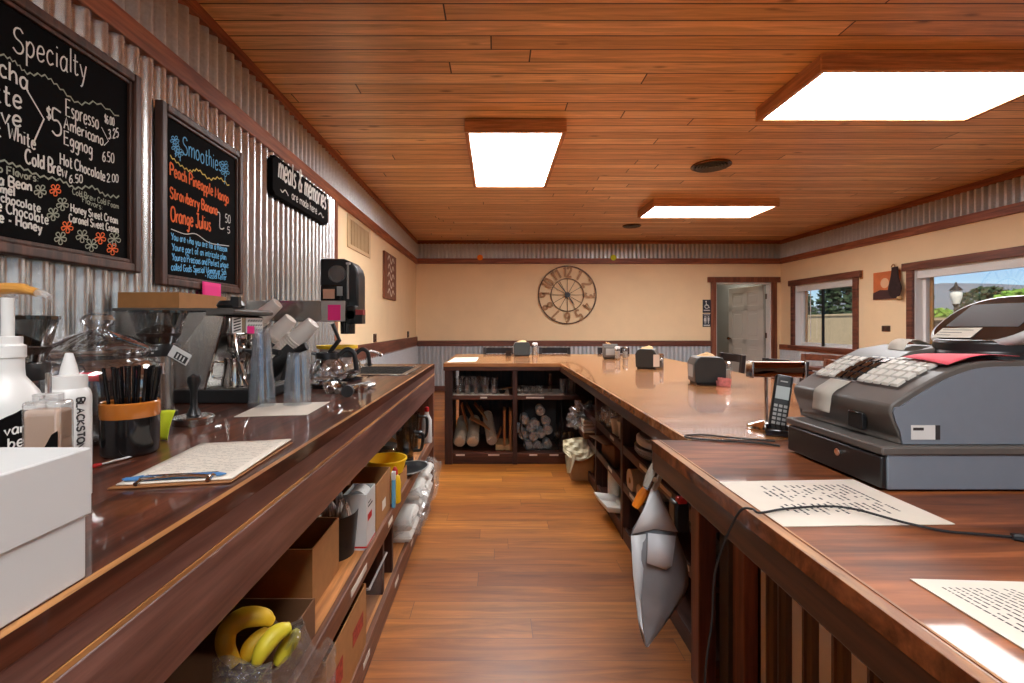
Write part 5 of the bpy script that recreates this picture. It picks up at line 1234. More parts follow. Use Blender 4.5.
MB().box(0.0911,0.0916,-0.03,0.03,0.05,0.09).build('address_label', M['paper'], t, smooth=0)
t = thing('scrub_brush','light blue scrub brush standing in front of the brown box', 'brush', (-0.466,2.14,U))
MB().box(-0.008,0.008,-0.012,0.012,0,0.13).build('handle', M['lblue'], t, bevel=0.004)
MB().box(-0.008,0.008,-0.012,0.012,0.13,0.165).build('bristles', M['white'], t)
t = thing('mustard_bottle','yellow bottle with red cap at the front of the upper shelf', 'bottle', (-0.475,2.21,U))
MB().lathe([(0,0),(0.026,0),(0.028,0.006),(0.026,0.05),(0.028,0.09),(0.022,0.12),(0.012,0.132),(0,0.132)],n=24).build('body', M['yellow'], t)
MB().lathe([(0,0.131),(0.014,0.131),(0.013,0.15),(0.005,0.165),(0,0.165)],n=18).build('cap', M['red'], t)
t = thing('tub','shallow yellow plastic tub on the upper shelf', 'tub', (-0.56,2.40,U+0.085))
MB().lathe([(0,0),(0.085,0),(0.10,0.06),(0.105,0.062),(0.105,0.07),(0.097,0.07),(0.082,0.004),(0,0.004)],n=36).build('bowl', M['yellow'], t)
obox('cardboard_box','low brown box carrying the yellow tub', -0.66,-0.478,2.27,2.52,U,0.083,M['kraft'])
t = thing('glass_jar','clear jar with dark lid behind the yellow tub', 'jar', (-0.60,2.62,U))
MB().lathe([(0,0.001),(0.05,0.001),(0.055,0.02),(0.055,0.13),(0.042,0.15),(0.039,0.15),(0.052,0.128),(0.052,0.02),(0,0.006)],n=28).build('glass_body', M['glass'], t)
MB().lathe([(0,0.15),(0.046,0.15),(0.046,0.17),(0,0.17)],n=28).build('lid', M['dgrey'], t)
t = thing('round_tray','round black tray with pale rim sticking out over the aisle', 'tray', (-0.50,2.66,U+0.012), rot=(0.03,math.radians(-6),0))
MB().lathe([(0,0),(0.10,0),(0.118,0.012),(0.114,0.012),(0.098,0.004),(0,0.004)],n=40).build('disc', M['black'], t)
MB().lathe([(0.113,0.010),(0.121,0.010),(0.121,0.015),(0.113,0.015)],n=40,closed=True).build('rim', M['mgrey'], t)
def blender(label, x, y, hgt, r):
    t = thing('blender_jug', label, 'jug', (x,y,U))
    MB().lathe([(0,0.001),(r*0.72,0.001),(r,hgt),(r*0.95,hgt),(r*0.68,0.008),(0,0.008)],n=28).build('glass_body', M['dglass'], t)
    MB().lathe([(0,0),(r*0.8,0),(r*0.8,0.03),(r*0.74,0.03)],n=28).build('base_ring', M['black'], t)
    MB().tube(spline([(r*0.95,0,hgt*0.9),(r*1.7,0,hgt*0.85),(r*1.6,0,hgt*0.4),(r*0.85,0,hgt*0.35)],6),0.010,8).build('handle', M['black'], t)
blender('smoked blender jug standing behind the round black tray', -0.55, 2.86, 0.20, 0.06)
blender('taller smoked blender jug closest to the end post', -0.57, 3.12, 0.25, 0.065)
t = thing('spray_bottle','white bottle with red cap beside the end post on the upper shelf','bottle',(-0.49,3.33,U))
MB().lathe([(0,0),(0.035,0),(0.037,0.01),(0.035,0.16),(0.016,0.20),(0.014,0.22),(0,0.22)],n=24).build('body', M['white'], t)
MB().lathe([(0,0.22),(0.017,0.22),(0.015,0.25),(0,0.255)],n=18).build('cap', M['red'], t)
t = thing('dinner_plate','white plate leaning on the upper shelf behind the blender jugs','plate',(-0.66,3.36,U+0.001),rot=(math.radians(-10),0,0))
MB().lathe([(0,0.01),(0.07,0.01),(0.11,0.022),(0.11,0.026),(0.07,0.015),(0,0.015)],n=36,m=Matrix.Translation((0,0,0.11))@Matrix.Rotation(math.radians(90),4,'X')).build('disc', M['white'], t)
# lower shelf
t = obox('bottle_carton','cardboard bottle carton with red printing on the lower shelf', -0.72,-0.47,1.30,1.70,LO,0.225,M['kraft'])
mb = MB().box(-0.002,0.002,-0.19,0.19,0.01,0.20)
for q in (-0.1,0.0,0.1): mb.box(-0.12,0.12,q-0.002,q+0.002,0.01,0.20)
mb.build('dividers', M['kraftd'], t, smooth=0)
x = 0.1256; pr_ = plain('faded red print', srgb(158,56,34), 0.8, var=0.5, vscale=60)
for y0_,y1_,z0_,z1_ in ((-0.17,-0.06,0.08,0.15),(0.04,0.16,0.10,0.15)): MB().box(x,x+0.0006,y0_,y1_,z0_,z1_).build('red_print', pr_, t, smooth=0)
for i,(yy,ch) in enumerate(((1.36,0),(1.45,1),(1.55,0),(1.64,0))):
    if i == 0:
        b = thing('wine_bottle','dark bottle with pale cap standing in the cardboard bottle carton','bottle',(-0.525,yy,LO+0.005),group='bottles in the carton')
        MB().lathe([(0,0),(0.034,0),(0.036,0.004),(0.036,0.13),(0.014,0.17),(0.013,0.205),(0,0.205)],n=24).build('glass_body', M['blackg'], b)
        MB().lathe([(0,0.20),(0.015,0.20),(0.015,0.222),(0,0.224)],n=18).build('cap', M['napkin'], b)
    else: dup(b,(-0.525,yy,LO+0.005))
t = thing('storage_tub','clear plastic tub holding a red and white packet on the lower shelf','tub',(-0.56,1.90,LO))
MB().add([(-0.07,-0.12,0),(0.065,-0.12,0),(0.065,0.12,0),(-0.07,0.12,0),(-0.085,-0.14,0.17),(0.085,-0.14,0.17),(0.085,0.14,0.17),(-0.085,0.14,0.17)],[(0,3,2,1),(0,1,5,4),(1,2,6,5),(2,3,7,6),(3,0,4,7)]).build('tub_walls', M['clearp'], t, bevel=0.01)
MB().tube([(-0.085,-0.14,0.17),(0.085,-0.14,0.17),(0.085,0.14,0.17),(-0.085,0.14,0.17)],0.005,8,closed=True).build('rim', M['hazy'], t)
t = thing('packet','red and white packet inside the clear tub','packet',(-0.55,1.84,LO+0.004),0.2)
MB().box(-0.012,0.012,-0.05,0.05,0,0.16).build('packet_body', M['red'], t, bevel=0.003); MB().box(0.0122,0.0128,-0.048,0.048,0.03,0.13).build('white_panel', M['paper'], t)
fb = None
lay = [(2.62,0.0,0),(2.62,0.062,0.02),(2.92,0.0,0.0),(2.92,0.062,0.0),(2.90,0.124,0.03),(3.22,0.0,0.02),(3.20,0.062,0.0),(3.24,0.124,-0.02)]
for (yy,dz,rz) in lay:
    if fb is None:
        fb = thing('foam_container','white foam takeaway container in the bagged pile on the lower shelf','container',(-0.55,yy,LO+dz),rz,'foam containers on the lower shelf')
        MB().add([(-0.09,-0.12,0),(0.09,-0.12,0),(0.09,0.12,0),(-0.09,0.12,0),(-0.105,-0.135,0.029),(0.105,-0.135,0.029),(0.105,0.135,0.029),(-0.105,0.135,0.029)],[(0,3,2,1),(4,5,6,7),(0,1,5,4),(1,2,6,5),(2,3,7,6),(3,0,4,7)]).build('tray', M['foam'], fb, bevel=0.006)
        MB().add([(-0.105,-0.135,0.031),(0.105,-0.135,0.031),(0.105,0.135,0.031),(-0.105,0.135,0.031),(-0.085,-0.115,0.058),(0.085,-0.115,0.058),(0.085,0.115,0.058),(-0.085,0.115,0.058)],[(0,3,2,1),(4,5,6,7),(0,1,5,4),(1,2,6,5),(2,3,7,6),(3,0,4,7)]).build('lid', M['foam'], fb, bevel=0.006)
    else: dup(fb,(-0.55,yy,LO+dz),rz)
for i,(yy,ry,zz) in enumerate(((2.68,0.22,0.10),(3.1,0.34,0.15))):
    t = thing('plastic_bag',('crumpled clear bag around the nearer foam containers','crumpled clear bag around the foam containers by the end post')[i],'bag',(0,0,0))
    mb = MB(); crumple(mb,(-0.53,yy,LO+zz*0.8+0.02),(0.155,ry,zz),i+3,26,0.3); mb.v = [Vector((min(v.x,-0.385),v.y,max(v.z,LO+0.002))) for v in mb.v]
    mb.build('film', M['film2'], t, smooth=0)
# ================================================================ THINGS ON THE BAR
Zb = BT + 0.0007
# ---- cash register. local x = towards the public side, y = along the bar
t = thing('cash_register', 'charcoal cash register with key rows, receipt strips and tilted screen on a black cash drawer', 'cash register', (0,0,0))
RX, RY0, RY1 = 0.80, 0.963, 1.285
Rm = Matrix.Translation((RX,0,0))
MB().box(RX+0.006,RX+0.44,RY0+0.004,RY1-0.004,BT+0.004,BT+0.086).build('cash_drawer', M['sgrey'], t, bevel=0.003)
MB().box(RX-0.006,RX+0.006,RY0+0.006,RY1-0.006,BT+0.006,BT+0.072).build('drawer_front', M['black'], t, bevel=0.003)
MB().box(RX-0.008,RX+0.445,RY0,RY1,BT+0.076,BT+0.094).build('drawer_top', M['dgrey'], t, bevel=0.004)
MB().cyl((RX-0.011,RY0+0.125,BT+0.050),(RX-0.006,RY0+0.125,BT+0.050),0.0085,n=20).build('lock', M['chrome'], t)
for x,y in ((0.03,0.03),(0.03,0.29),(0.40,0.03),(0.40,0.29)): MB().cyl((RX+x,RY0+y,BT+0.0005),(RX+x,RY0+y,BT+0.006),0.012,n=12).build('foot', M['black'], t)
B0 = BT+0.094; by0, by1 = RY0+0.018, RY1+0.016
prof = [(0.04,0),(0.045,0.012),(0.028,0.05),(0.022,0.068),(0.024,0.082),(0.034,0.090)]
N = 10
for i in range(1,N+1):
    u = i/N; prof.append((0.034+0.205*u, 0.090+0.085*math.sin(u*PI/2)))
prof += [(0.26,0.176),(0.42,0.176),(0.42,0)]
bo = MB().prism(prof,(RX,by0,B0),(1,0,0),(0,0,1),(0,by1-by0,0)).build('housing', M['dgrey'], t, bevel=0.004, smooth=30)
sp = [(0.046,0.002),(0.040,0.03),(0.031,0.05),(0.026,0.068),(0.030,0.078)]+[(0.042+0.2*i/8, 0.080+0.083*math.sin(i/8*PI/2)) for i in range(9)]+[(0.415,0.165),(0.415,0.002)]
for yy in (by0-0.004,by1): MB().prism(sp,(RX,yy,B0),(1,0,0),(0,0,1),(0,0.004,0)).build('side_panel', M['sgrey'], t, smooth=30)
def surf(a):   # height of the sloping top at local x
    u = min(max((a-0.034)/0.205,0),1); return B0+0.090+0.085*math.sin(u*PI/2)
def key(mb, x0,x1,y0,y1,h=0.007):
    z0, z1 = surf(x0), surf(x1); mb.add([(RX+x0,y0,z0),(RX+x1,y0,z1),(RX+x1,y1,z1),(RX+x0,y1,z0),(RX+x0+0.001,y0+0.001,z0+h),(RX+x1-0.001,y0+0.001,z1+h),(RX+x1-0.001,y1-0.001,z1+h),(RX+x0+0.001,y1-0.001,z0+h)],[(0,1,5,4),(1,2,6,5),(2,3,7,6),(3,0,4,7),(4,5,6,7)])
wk, dk = MB(), MB()
ncol = 11; ky0, ky1 = by0+0.035, by1-0.02; cw = (ky1-ky0)/ncol
for r in range(5):
    x0 = 0.072+r*0.0235; x1 = x0+0.0185
    for c in range(ncol):
        yy1 = ky1-c*cw; yy0 = yy1-cw*0.78
        dark = (3 <= c <= 5)
        if r == 4 and c < 3: continue
        key(dk if dark and r < 4 else wk, x0,x1,yy0,yy1)
wk.build('pale_keys', plain('pale keycap', srgb(206,202,192), 0.45), t); dk.build('black_keys', M['blackg'], t)
mb = MB(); x0, x1 = 0.064, 0.192
mb.add([(RX+x,y,surf(x)+0.0008) for x in (x0,0.095,0.13,0.16,x1) for y in (ky0-0.006,ky1+0.006)],[(2*i,2*i+1,2*i+3,2*i+2) for i in range(4)]); mb.build('key_bed', M['black'], t)
# receipt strip over the nose
sy0, sy1 = by0+0.165, by0+0.235
path = [(0.066,surf(0.066)+0.002),(0.045,surf(0.045)+0.003),(0.030,B0+0.092),(0.018,B0+0.080),(0.014,B0+0.06),(0.010,B0+0.036)]
path = spline([(a,0,b) for a,b in path],5)
mb = MB(); vs = []
for i,p in enumerate(path):
    s = i/len(path)*0.012
    vs += [(RX+p.x,sy0-s*0.3,p.z),(RX+p.x,sy1-s,p.z)]
mb.add(vs,[(2*i,2*i+1,2*i+3,2*i+2) for i in range(len(path)-1)]); mb.build('front_receipt', plain('grey receipt', srgb(176,170,158), 0.8), t, solid=0.0004)
MB().box(RX+0.022,RX+0.034,by0+0.075,by0+0.118,B0+0.014,B0+0.052).build('mode_switch', M['black'], t, bevel=0.002)
MB().box(RX+0.018,RX+0.024,by0+0.09,by0+0.108,B0+0.050,B0+0.054).build('key_slot', M['chrome'], t)
# printer hump at the far rear
hp = [(0.13,0.15),(0.20,0.185),(0.27,0.197),(0.40,0.197),(0.42,0.17),(0.42,0.12),(0.15,0.12)]
MB().prism(hp,(RX,by0+0.15,B0),(1,0,0),(0,0,1),(0,by1-by0-0.15,0)).build('printer_cover', M['dgrey'], t, bevel=0.005)
pth = spline([(0.212,0,0.186),(0.222,0,0.206),(0.245,0,0.214),(0.27,0,0.206),(0.285,0,0.199)],6)
mb = MB(); vs = []
for p in pth: vs += [(RX+p.x,by0+0.185,B0+p.z),(RX+p.x,by0+0.235,B0+p.z+0.001)]
mb.add(vs,[(2*i,2*i+1,2*i+3,2*i+2) for i in range(len(pth)-1)]); mb.build('curled_receipt', M['paper'], t, solid=0.0004)
mb = MB(); rr = random.Random(4)
for i in range(5):
    p = pth[2+i*2]
    for j in range(3): mb.add([(RX+p.x,by0+0.19+j*0.014,B0+p.z+0.0012),(RX+p.x+0.001,by0+0.19+j*0.014+0.010,B0+p.z+0.0014),(RX+p.x+0.004,by0+0.19+j*0.014+0.010,B0+p.z+0.0016),(RX+p.x+0.004,by0+0.19+j*0.014,B0+p.z+0.0014)],[(0,1,2,3)])
mb.build('receipt_print', M['ink'], t, smooth=0)
# turret and screen
tx, ty = RX+0.345, by0+0.115
MB().lathe([(0,0.165),(0.098,0.165),(0.098,0.186),(0.094,0.190),(0.094,0.210),(0.088,0.216),(0,0.216)],c=(tx,ty,B0),n=48).build('turret', M['black'], t, bevel=0.002)
MB().lathe([(0,-0.002),(0.098,-0.002),(0.098,0.165),(0,0.165)],c=(tx,ty-0.02,B0),n=40).build('column', M['dgrey'], t)
th = math.radians(52)
Mx = Matrix.Translation((tx+0.012,ty,B0+0.256)) @ Matrix(((0,-math.cos(th)*0+math.sin(th),-math.cos(th),0),(-1,0,0,0),(0,math.cos(th),math.sin(th),0),(0,0,0,1)))
# local: x across (towards -y world), y up the screen, z out of the screen
def sup(a,b,n=40,e=2.6):
    out = []
    for k in range(n):
        q = 2*PI*k/n; c,s = math.cos(q),math.sin(q); out.append((a*abs(c)**(2/e)*(1 if c>=0 else -1), b*abs(s)**(2/e)*(1 if s>=0 else -1)))
    return out
M['silver'] = plain('silver grey plastic', srgb(186,186,184), 0.35)
def layer(prs):
    mb = MB(); vs = []; n = 40
    for (a,b,z) in prs: vs += [Mx@Vector((x,y,z)) for x,y in sup(a,b)]
    fs = [tuple(range(n))[::-1], tuple((len(prs)-1)*n+i for i in range(n))]
    for j in range(len(prs)-1): fs += [(j*n+i,j*n+(i+1)%n,(j+1)*n+(i+1)%n,(j+1)*n+i) for i in range(n)]
    return mb.add(vs,fs)
sc = layer([(0.07,0.05,-0.035),(0.105,0.085,-0.02),(0.116,0.094,-0.004),(0.117,0.095,0.004),(0.112,0.090,0.010)]).build('screen_shell', M['silver'], t, smooth=50)
layer([(0.108,0.086,0.009),(0.107,0.085,0.0108)]).build('screen_bezel', M['blackg'], sc, smooth=30)
MB().box(-0.082,0.082,-0.03,0.058,0.0108,0.0116,Mx).build('display', plain('grey display glass', srgb(70,72,74), 0.2), sc)
o = MB().box(-0.082,0.012,-0.074,-0.036,0.0120,0.0126,Mx@Matrix.Rotation(0.03,4,'Z')).build('paper_note', M['paper']); tag(o,'white handwritten paper note stuck on the register screen','note')
mb = MB()
for i in range(3): mb.box(-0.075,0.0-0.02*i,-0.046-i*0.010,-0.0445-i*0.010,0.0127,0.0129,Mx)
q = mb.build('writing', M['ink'], None, smooth=0); q.parent = o
MB().prism([(-0.03,0),(0.03,0),(0.02,0.03),(-0.02,0.03)],(tx-0.0,ty-0.03,B0+0.214),(1,0,0),(0,0,1),(0,0.06,0)).build('screen_neck', M['dgrey'], t)
# papers on the register
pk = [(0.165,by0+0.02),(0.24,by0+0.03),(0.27,by0+0.135),(0.165,by0+0.13)]
mb = MB(); 
def pinkf(u,v):
    x = 0.150+0.13*u+0.012*v; y = by0+0.008+0.125*v-0.02*u; return (RX+x,y,surf(x)+0.010+0.004*math.sin(3*u+2*v))
mb.grid(pinkf,10,8); o = mb.build('pink_sheet', M['coral'], solid=0.0006); tag(o,'coral pink paper sheet lying on top of the cash register','paper')
mb = MB(); mb.grid(lambda u,v: (RX+0.158+0.035*u, by0+0.01+0.06*v, surf(0.158+0.035*u)+0.0085),4,2); o = mb.build('orange_slip', plain('pale orange paper', srgb(226,160,116), 0.8), solid=0.0005); tag(o,'pale orange paper slip under the pink sheet on the register','paper')
yy = by0-0.0047
o = MB().box(RX+0.062,RX+0.122,yy-0.0006,yy,B0+0.012,B0+0.042).build('sticker', M['white']); tag(o,'white sticker with a plug drawing on the register side','sticker')
for q in ((0.112,0.122,0.012,0.042),(0.066,0.088,0.031,0.037)):
    q = MB().box(RX+q[0],RX+q[1],yy-0.0009,yy-0.0006,B0+q[2],B0+q[3]).build('plug_print', M['ink'], None, smooth=0); q.parent = o
# ---- loose papers on the counter
def sheet(name, label, pts, rows, seed, group=None, big=0):
    t = thing(name, label, 'paper', (0,0,0))
    quad(MB(), pts, Zb, Zb+0.0012).build('sheet', M['paper'], t, smooth=0)
    mb = MB(); rn = random.Random(seed)
    for (v,u0,u1,h,d) in rows: textrow(mb, [Vector((p.x,p.y,Zb)) for p in pts], v,u0,u1,h,0.0014,d,rn)
    mb.build('print', M['ink'], t, smooth=0); return t
pA = [P(719,482.3,Zb),P(783,527,Zb),P(955,524.5,Zb),P(853,479.8,Zb)]
rows = [(0.3+0.0*i,0.2,0.3,0.01,0.5) for i in range(0)]
for i in range(16): rows.append((0.20+i*0.042,0.14,0.40+0.06*(i%4),0.016,0.72))
for i in range(17): rows.append((0.16+i*0.042,0.58,0.72+0.04*(i%3),0.016,0.85))
sheet('price_sheet','white printed sheet lying beside the cash drawer, crossed by a black cable',pA,rows,5)
pB = [P(910,579.5,Zb),P(1024,650,Zb)+Vector((0.0,-0.06,0)),Vector((0.90,0.42,Zb)),P(1075,584,Zb)]
pC = [bil(pB,0.0,0.0),bil(pB,1,0.0),bil(pB,1,1),bil(pB,0.0,1)]
rows = [(0.10+i*0.038,0.10,0.95,0.011,0.93) for i in range(23)]
sheet('laminated_sheet','laminated page of small print near the worn counter edge',pC,rows,9)
t = MB(); quad(t,[P(895,572,Zb)+Vector((0.0,0,0)),P(912,579,Zb),P(1024,648,Zb),P(1024,655,Zb)],Zb,Zb+0.0004)
# ---- cables
def cable(name, label, pts, r, plug=None):
    t = thing(name, label, 'cable', (0,0,0))
    MB().tube(spline(pts,8), r, 8).build('wire', M['blackm'], t)
    if plug: MB().tube(plug,[0.006,0.008,0.008,0.005],10).build('plug', M['black'], t)
    return t
zz = Zb+0.003
pts = [P(1015,537,zz),P(980,534,zz),P(945,531,zz),P(905,525,zz)+Vector((0,0,0.004)),P(855,512,zz)+Vector((0,0,0.005)),P(825,509,zz)+Vector((0,0,0.005)),P(785,511,zz)+Vector((0,0,0.004)),P(760,515,zz)+Vector((0,0,0.004))]
e = Vector((NX-0.006,0.90,BT+0.004))
e.y = FPX*e.x/(742-VX)
pts += [Vector((NX+0.004,e.y-0.015,BT+0.007)), Vector((NX-0.012,e.y,BT-0.006)), D(722,548,e.y+0.03), D(714,580,e.y+0.045), D(712,620,e.y+0.05), D(706,665,e.y+0.05), D(704,720,e.y+0.05), D(703,800,e.y+0.05)]
cable('power_cable','thin black cable running off the counter edge and down to the floor',pts,0.0022,[P(1012,537,zz),P(1020,538,zz),P(1034,540,zz),P(1040,541,zz)])
pts = [P(690,434,zz),P(684,437,zz),P(700,439.5,zz),P(740,441,zz),P(772,443,zz),P(800,446,zz)+Vector((0,0.02,0))]
pts = [P(775,441,zz),P(735,438,zz),P(705,435,zz),P(686,435.5,zz),P(690,438,zz),P(720,440.5,zz),P(760,443,zz),P(780,446,zz)]
cable('phone_cable','black looped cable lying on the bar beside the cordless phone',pts,0.0028)
# ---- cordless phone in its charger
ph = P(777,437,Zb)
t = thing('cordless_phone','black cordless phone standing in its charging cradle beside the register','phone',(ph.x+0.016,ph.y+0.03,Zb),math.radians(-24))
MB().prism([(-0.035,0),(0.045,0),(0.04,0.018),(-0.005,0.034),(-0.035,0.022)],(-0.034,0,0),(0,1,0),(0,0,1),(0.068,0,0)).build('cradle', M['blackg'], t, bevel=0.004)
hm = Matrix.Translation((0,0.0,0.014))@Matrix.Rotation(math.radians(9),4,'Y')@Matrix.Rotation(math.radians(-12),4,'X')
hs = MB().box(-0.025,0.025,-0.011,0.013,0,0.175,hm).build('handset', M['black'], t, bevel=0.008, seg=3)
MB().box(-0.0185,0.0185,-0.0125,-0.011,0.098,0.138,hm).build('screen', plain('pale lcd', srgb(176,186,184), 0.3), hs)
mb = MB()
for r in range(5):
    for c in range(3): mb.box(-0.018+c*0.0135,-0.0085+c*0.0135,-0.0128,-0.011,0.018+r*0.0135,0.0265+r*0.0135,hm)
mb.build('keys', M['mgrey'], hs); MB().box(-0.010,0.010,-0.0125,-0.011,0.152,0.156,hm).build('earpiece', M['mgrey'], hs)
# ---- customer display on a pole
t = thing('pole_display','bronze mirrored customer display bar on a thin chrome pole','display',(0.897,1.56,Zb),math.radians(-4))
MB().lathe([(0,0),(0.058,0),(0.060,0.004),(0.056,0.012),(0.03,0.02),(0.012,0.026),(0,0.026)],n=40).build('base', M['chrome'], t)
MB().cyl((0,0,0.02),(0,0,0.175),0.0055,n=14).build('pole', M['chrome'], t)
mb = MB(); n = 14; w = 0.082; pr = [(0.022*math.cos(PI*0.5+PI*i/n)-0.0,0.027*math.sin(PI*0.5+PI*i/n)) for i in range(n+1)]
mb.prism([(a,b) for a,b in pr]+[(0.02,-0.027),(0.02,0.027)],(-0.05,0,0.196),(0,1,0),(0,0,1),(0.16,0,0)); mb.build('display_bar', M['copper'], t, bevel=0.003)
MB().box(-0.056,-0.05,-0.024,0.022,0.168,0.224).box(0.11,0.116,-0.024,0.022,0.168,0.224).build('end_cap', M['chrome'], t, bevel=0.002)
# ---- napkin holders with shakers
def napkins(label, x, y, rz, w=0.15, d=0.17, h=0.155, band=None, spill=True):
    t = thing('napkin_holder', label, 'napkin holder', (x,y,Zb), rz)
    pr = [(-w/2,0.012),(w/2,0.012),(w/2+0.004,h*0.75),(w/2-0.012,h*0.95),(w/2-0.03,h),(-w/2+0.03,h),(-w/2+0.012,h*0.95),(-w/2-0.004,h*0.75)]
    MB().prism(pr,(0,-d/2+0.012,0),(1,0,0),(0,0,1),(0,d-0.024,0)).build('body', M['dgrey'], t, bevel=0.004, smooth=30)
    pr2 = [(a*0.99,b) for a,b in pr]
    MB().prism(pr2,(0,-d/2,0),(1,0,0),(0,0,1),(0,0.012,0)).build('end_plate', plain('dark green grey plastic', srgb(52,58,58), 0.35), t, bevel=0.004)
    MB().prism(pr2,(0,d/2-0.012,0),(1,0,0),(0,0,1),(0,0.012,0)).build('end_plate', M['dgrey'], t, bevel=0.004)
    MB().box(-w/2+0.01,w/2-0.01,-d/2+0.01,d/2-0.01,0,0.012).build('foot', M['blackm'], t)
    MB().box(-w/2-0.006,-w/2-0.003,-d*0.3,d*0.3,h*0.25,h*0.7).build('face_slot', M['mgrey'], t)
    mb = MB(); rr = random.Random(int(x*100))
    for i in range(2):
        mb.grid(lambda u,v: ((u-0.5)*w*(0.62-0.12*i)+0.01*i, -d*0.14+0.022*i+0.035*v+0.012*u, h-0.006+0.026*v*(1-0.75*abs(u-0.45-0.1*i)*2)+0.005*i),8,4)
    mb.build('napkin', M['napkin'], t, solid=0.0012); return t
def shaker(label, x, y, mat, h=0.11, r=0.024, cap='chrome'):
    t = thing('shaker', label, 'shaker', (x,y,Zb))
    MB().lathe([(0,0.001),(r*0.9,0.001),(r,0.008),(r*0.86,h*0.5),(r*0.96,h*0.78),(r*0.8,h*0.84),(r*0.8,h*0.82),(r*0.9,h*0.76),(r*0.8,h*0.5),(r*0.92,0.012),(0,0.006)],n=24).build('glass_body', M['glass'], t)
    MB().lathe([(0,0.008),(r*0.86,0.012),(r*0.76,h*0.5),(r*0.82,h*0.62),(0,h*0.62)],n=24).build('contents', mat, t)
    MB().lathe([(0,h*0.82),(r*0.92,h*0.82),(r*0.92,h*0.93),(r*0.6,h),(0,h)],n=24).build('cap', M[cap], t)
    return t
napkins('napkin holder with pink sweetener packets, closest to the pole display',1.235,2.76,math.radians(-9),0.165,0.175,0.16)
pkm = None
for i in range(7):
    if pkm is None:
        pkm = MB().box(-0.028,0.028,-0.001,0.001,0,0.046).build('sweetener_packet', plain('pink packet', srgb(232,150,150), 0.6, var=0.25, vscale=60)); tag(pkm,'pink sweetener packet leaning on the napkin holder','packet','pink sweetener packets'); o = pkm
    else: o = pkm.copy(); COL.objects.link(o)
    o.location = (1.275+0.004*(i%2),2.65-0.006*i+0.003,Zb+0.0005); o.rotation_euler = (-0.45+0.05*i,0.1*(i%3),-0.15)
shaker('tall salt shaker beside the napkin holder with pink packets',1.372,2.80,M['paper'],0.125,0.03)
shaker('small pepper shaker tucked behind the taller salt shaker',1.352,2.88,M['dgrey'],0.11,0.026)
napkins('napkin holder with a silver label halfway along the bar',1.20,3.74,math.radians(-24),0.15,0.17,0.155)
o = MB().box(1.215,1.262,3.628,3.630,Zb+0.02,Zb+0.115).build('label_card', M['paper']); o.rotation_euler=(0,0,0); tag(o,'pale card standing against the napkin holder halfway along the bar','card')
shaker('salt shaker beside the napkin holder halfway along the bar',1.315,3.76,M['paper'],0.115,0.028)
shaker('pepper shaker in front of the napkin holder halfway along the bar',1.275,3.655,M['ink'],0.105,0.026)
napkins('narrow napkin holder near the inner corner of the bar',1.17,4.82,math.radians(80),0.12,0.15,0.15)
shaker('salt shaker in front of the narrow napkin holder',1.215,4.70,M['paper'],0.13,0.03,'white')
shaker('glass shaker beside the narrow napkin holder',1.325,4.82,M['paper'],0.115,0.03)
napkins('napkin holder on the cross bar facing the aisle',0.285,5.22,0.0,0.175,0.15,0.155)
mb = MB(); mb.lathe([(0,0),(0.055,0),(0.07,0.02),(0.075,0.05),(0,0.055)],c=(0.285,5.135,Zb+0.09),n=24)
shaker('white shaker beside the napkin holder on the cross bar',0.43,5.20,M['paper'],0.15,0.034,'white')
o = MB().box(-0.03,0.03,-0.001,0.001,0,0.055).build('table_card', M['chairdark'], loc=(0.135,5.19,Zb)); o.rotation_euler=(0.12,0,0.2); tag(o,'small dark table card standing near the cross bar napkin holder','card')
qb = [P(447,362.3,Zb),P(476,361.5,Zb),P(479,357.3,Zb),P(455,357.5,Zb)]
o = quad(MB(), qb, Zb, Zb+0.0012).build('paper_sheet', M['paper'], smooth=0); tag(o,'white sheet of paper at the end of the cross bar','paper')

# ================================================================ THINGS IN THE BAR SHELVING
y0 = BY+0.06; U2 = 0.6155; L2 = 0.0985
o = MB().box(-0.40,0.12,BY+0.035,BY+0.45,U2,U2+0.003).build('shelf_liner', M['paper'], bevel=0.0005); tag(o,'pale paper liner under the row of tumblers','liner')
o = MB().box(0.195,0.62,BY+0.035,BY+0.45,U2,U2+0.003).build('shelf_liner', M['paper'], bevel=0.0005); tag(o,'pale paper liner under the small glass cups','liner')
U2 += 0.0035
gl = None
for i,(px,yy) in enumerate([(458,4.32),(467,4.32),(476,4.32),(485.5,4.32),(494.5,4.32),(462,4.46),(472,4.46),(482,4.46)]):
    if gl is None:
        gl = MB().lathe([(0,0.001),(0.026,0.001),(0.028,0.006),(0.036,0.145),(0.033,0.145),(0.025,0.012),(0,0.012)],n=24).build('tumbler', M['glass']); tag(gl,'tall clear tumbler in the row on the upper shelf of the cross bar','tumbler','tall tumblers on the cross bar shelf'); o = gl
    else: o = gl.copy(); COL.objects.link(o)
    o.location = ((px-VX)*yy/FPX,yy,U2)
gc = None
for i,(px,yy) in enumerate([(519,4.33),(526,4.33),(533,4.34),(540,4.34),(523,4.44),(531,4.44),(538,4.44)]):
    if gc is None:
        gc = MB().lathe([(0,0.001),(0.02,0.001),(0.03,0.02),(0.032,0.06),(0.029,0.06),(0.027,0.02),(0,0.008)],n=22).build('glass_cup', M['glass']); tag(gc,'small glass cup in the group on the upper shelf of the cross bar','cup','small glass cups on the cross bar shelf'); o = gc
    else: o = gc.copy(); COL.objects.link(o)
    o.location = ((px-VX)*yy/FPX,yy,U2)
for px, lab in ((563.5,'wide glass beaker on the upper shelf beside the small cups'),(571.5,'wide glass beaker deepest in the corner of the upper shelf')):
    o = MB().lathe([(0,0.001),(0.033,0.001),(0.036,0.13),(0.033,0.13),(0.03,0.01),(0,0.01)],n=26).build('beaker', M['hazy'], loc=((px-VX)*4.38/FPX,4.38,U2)); tag(o,lab,'beaker')
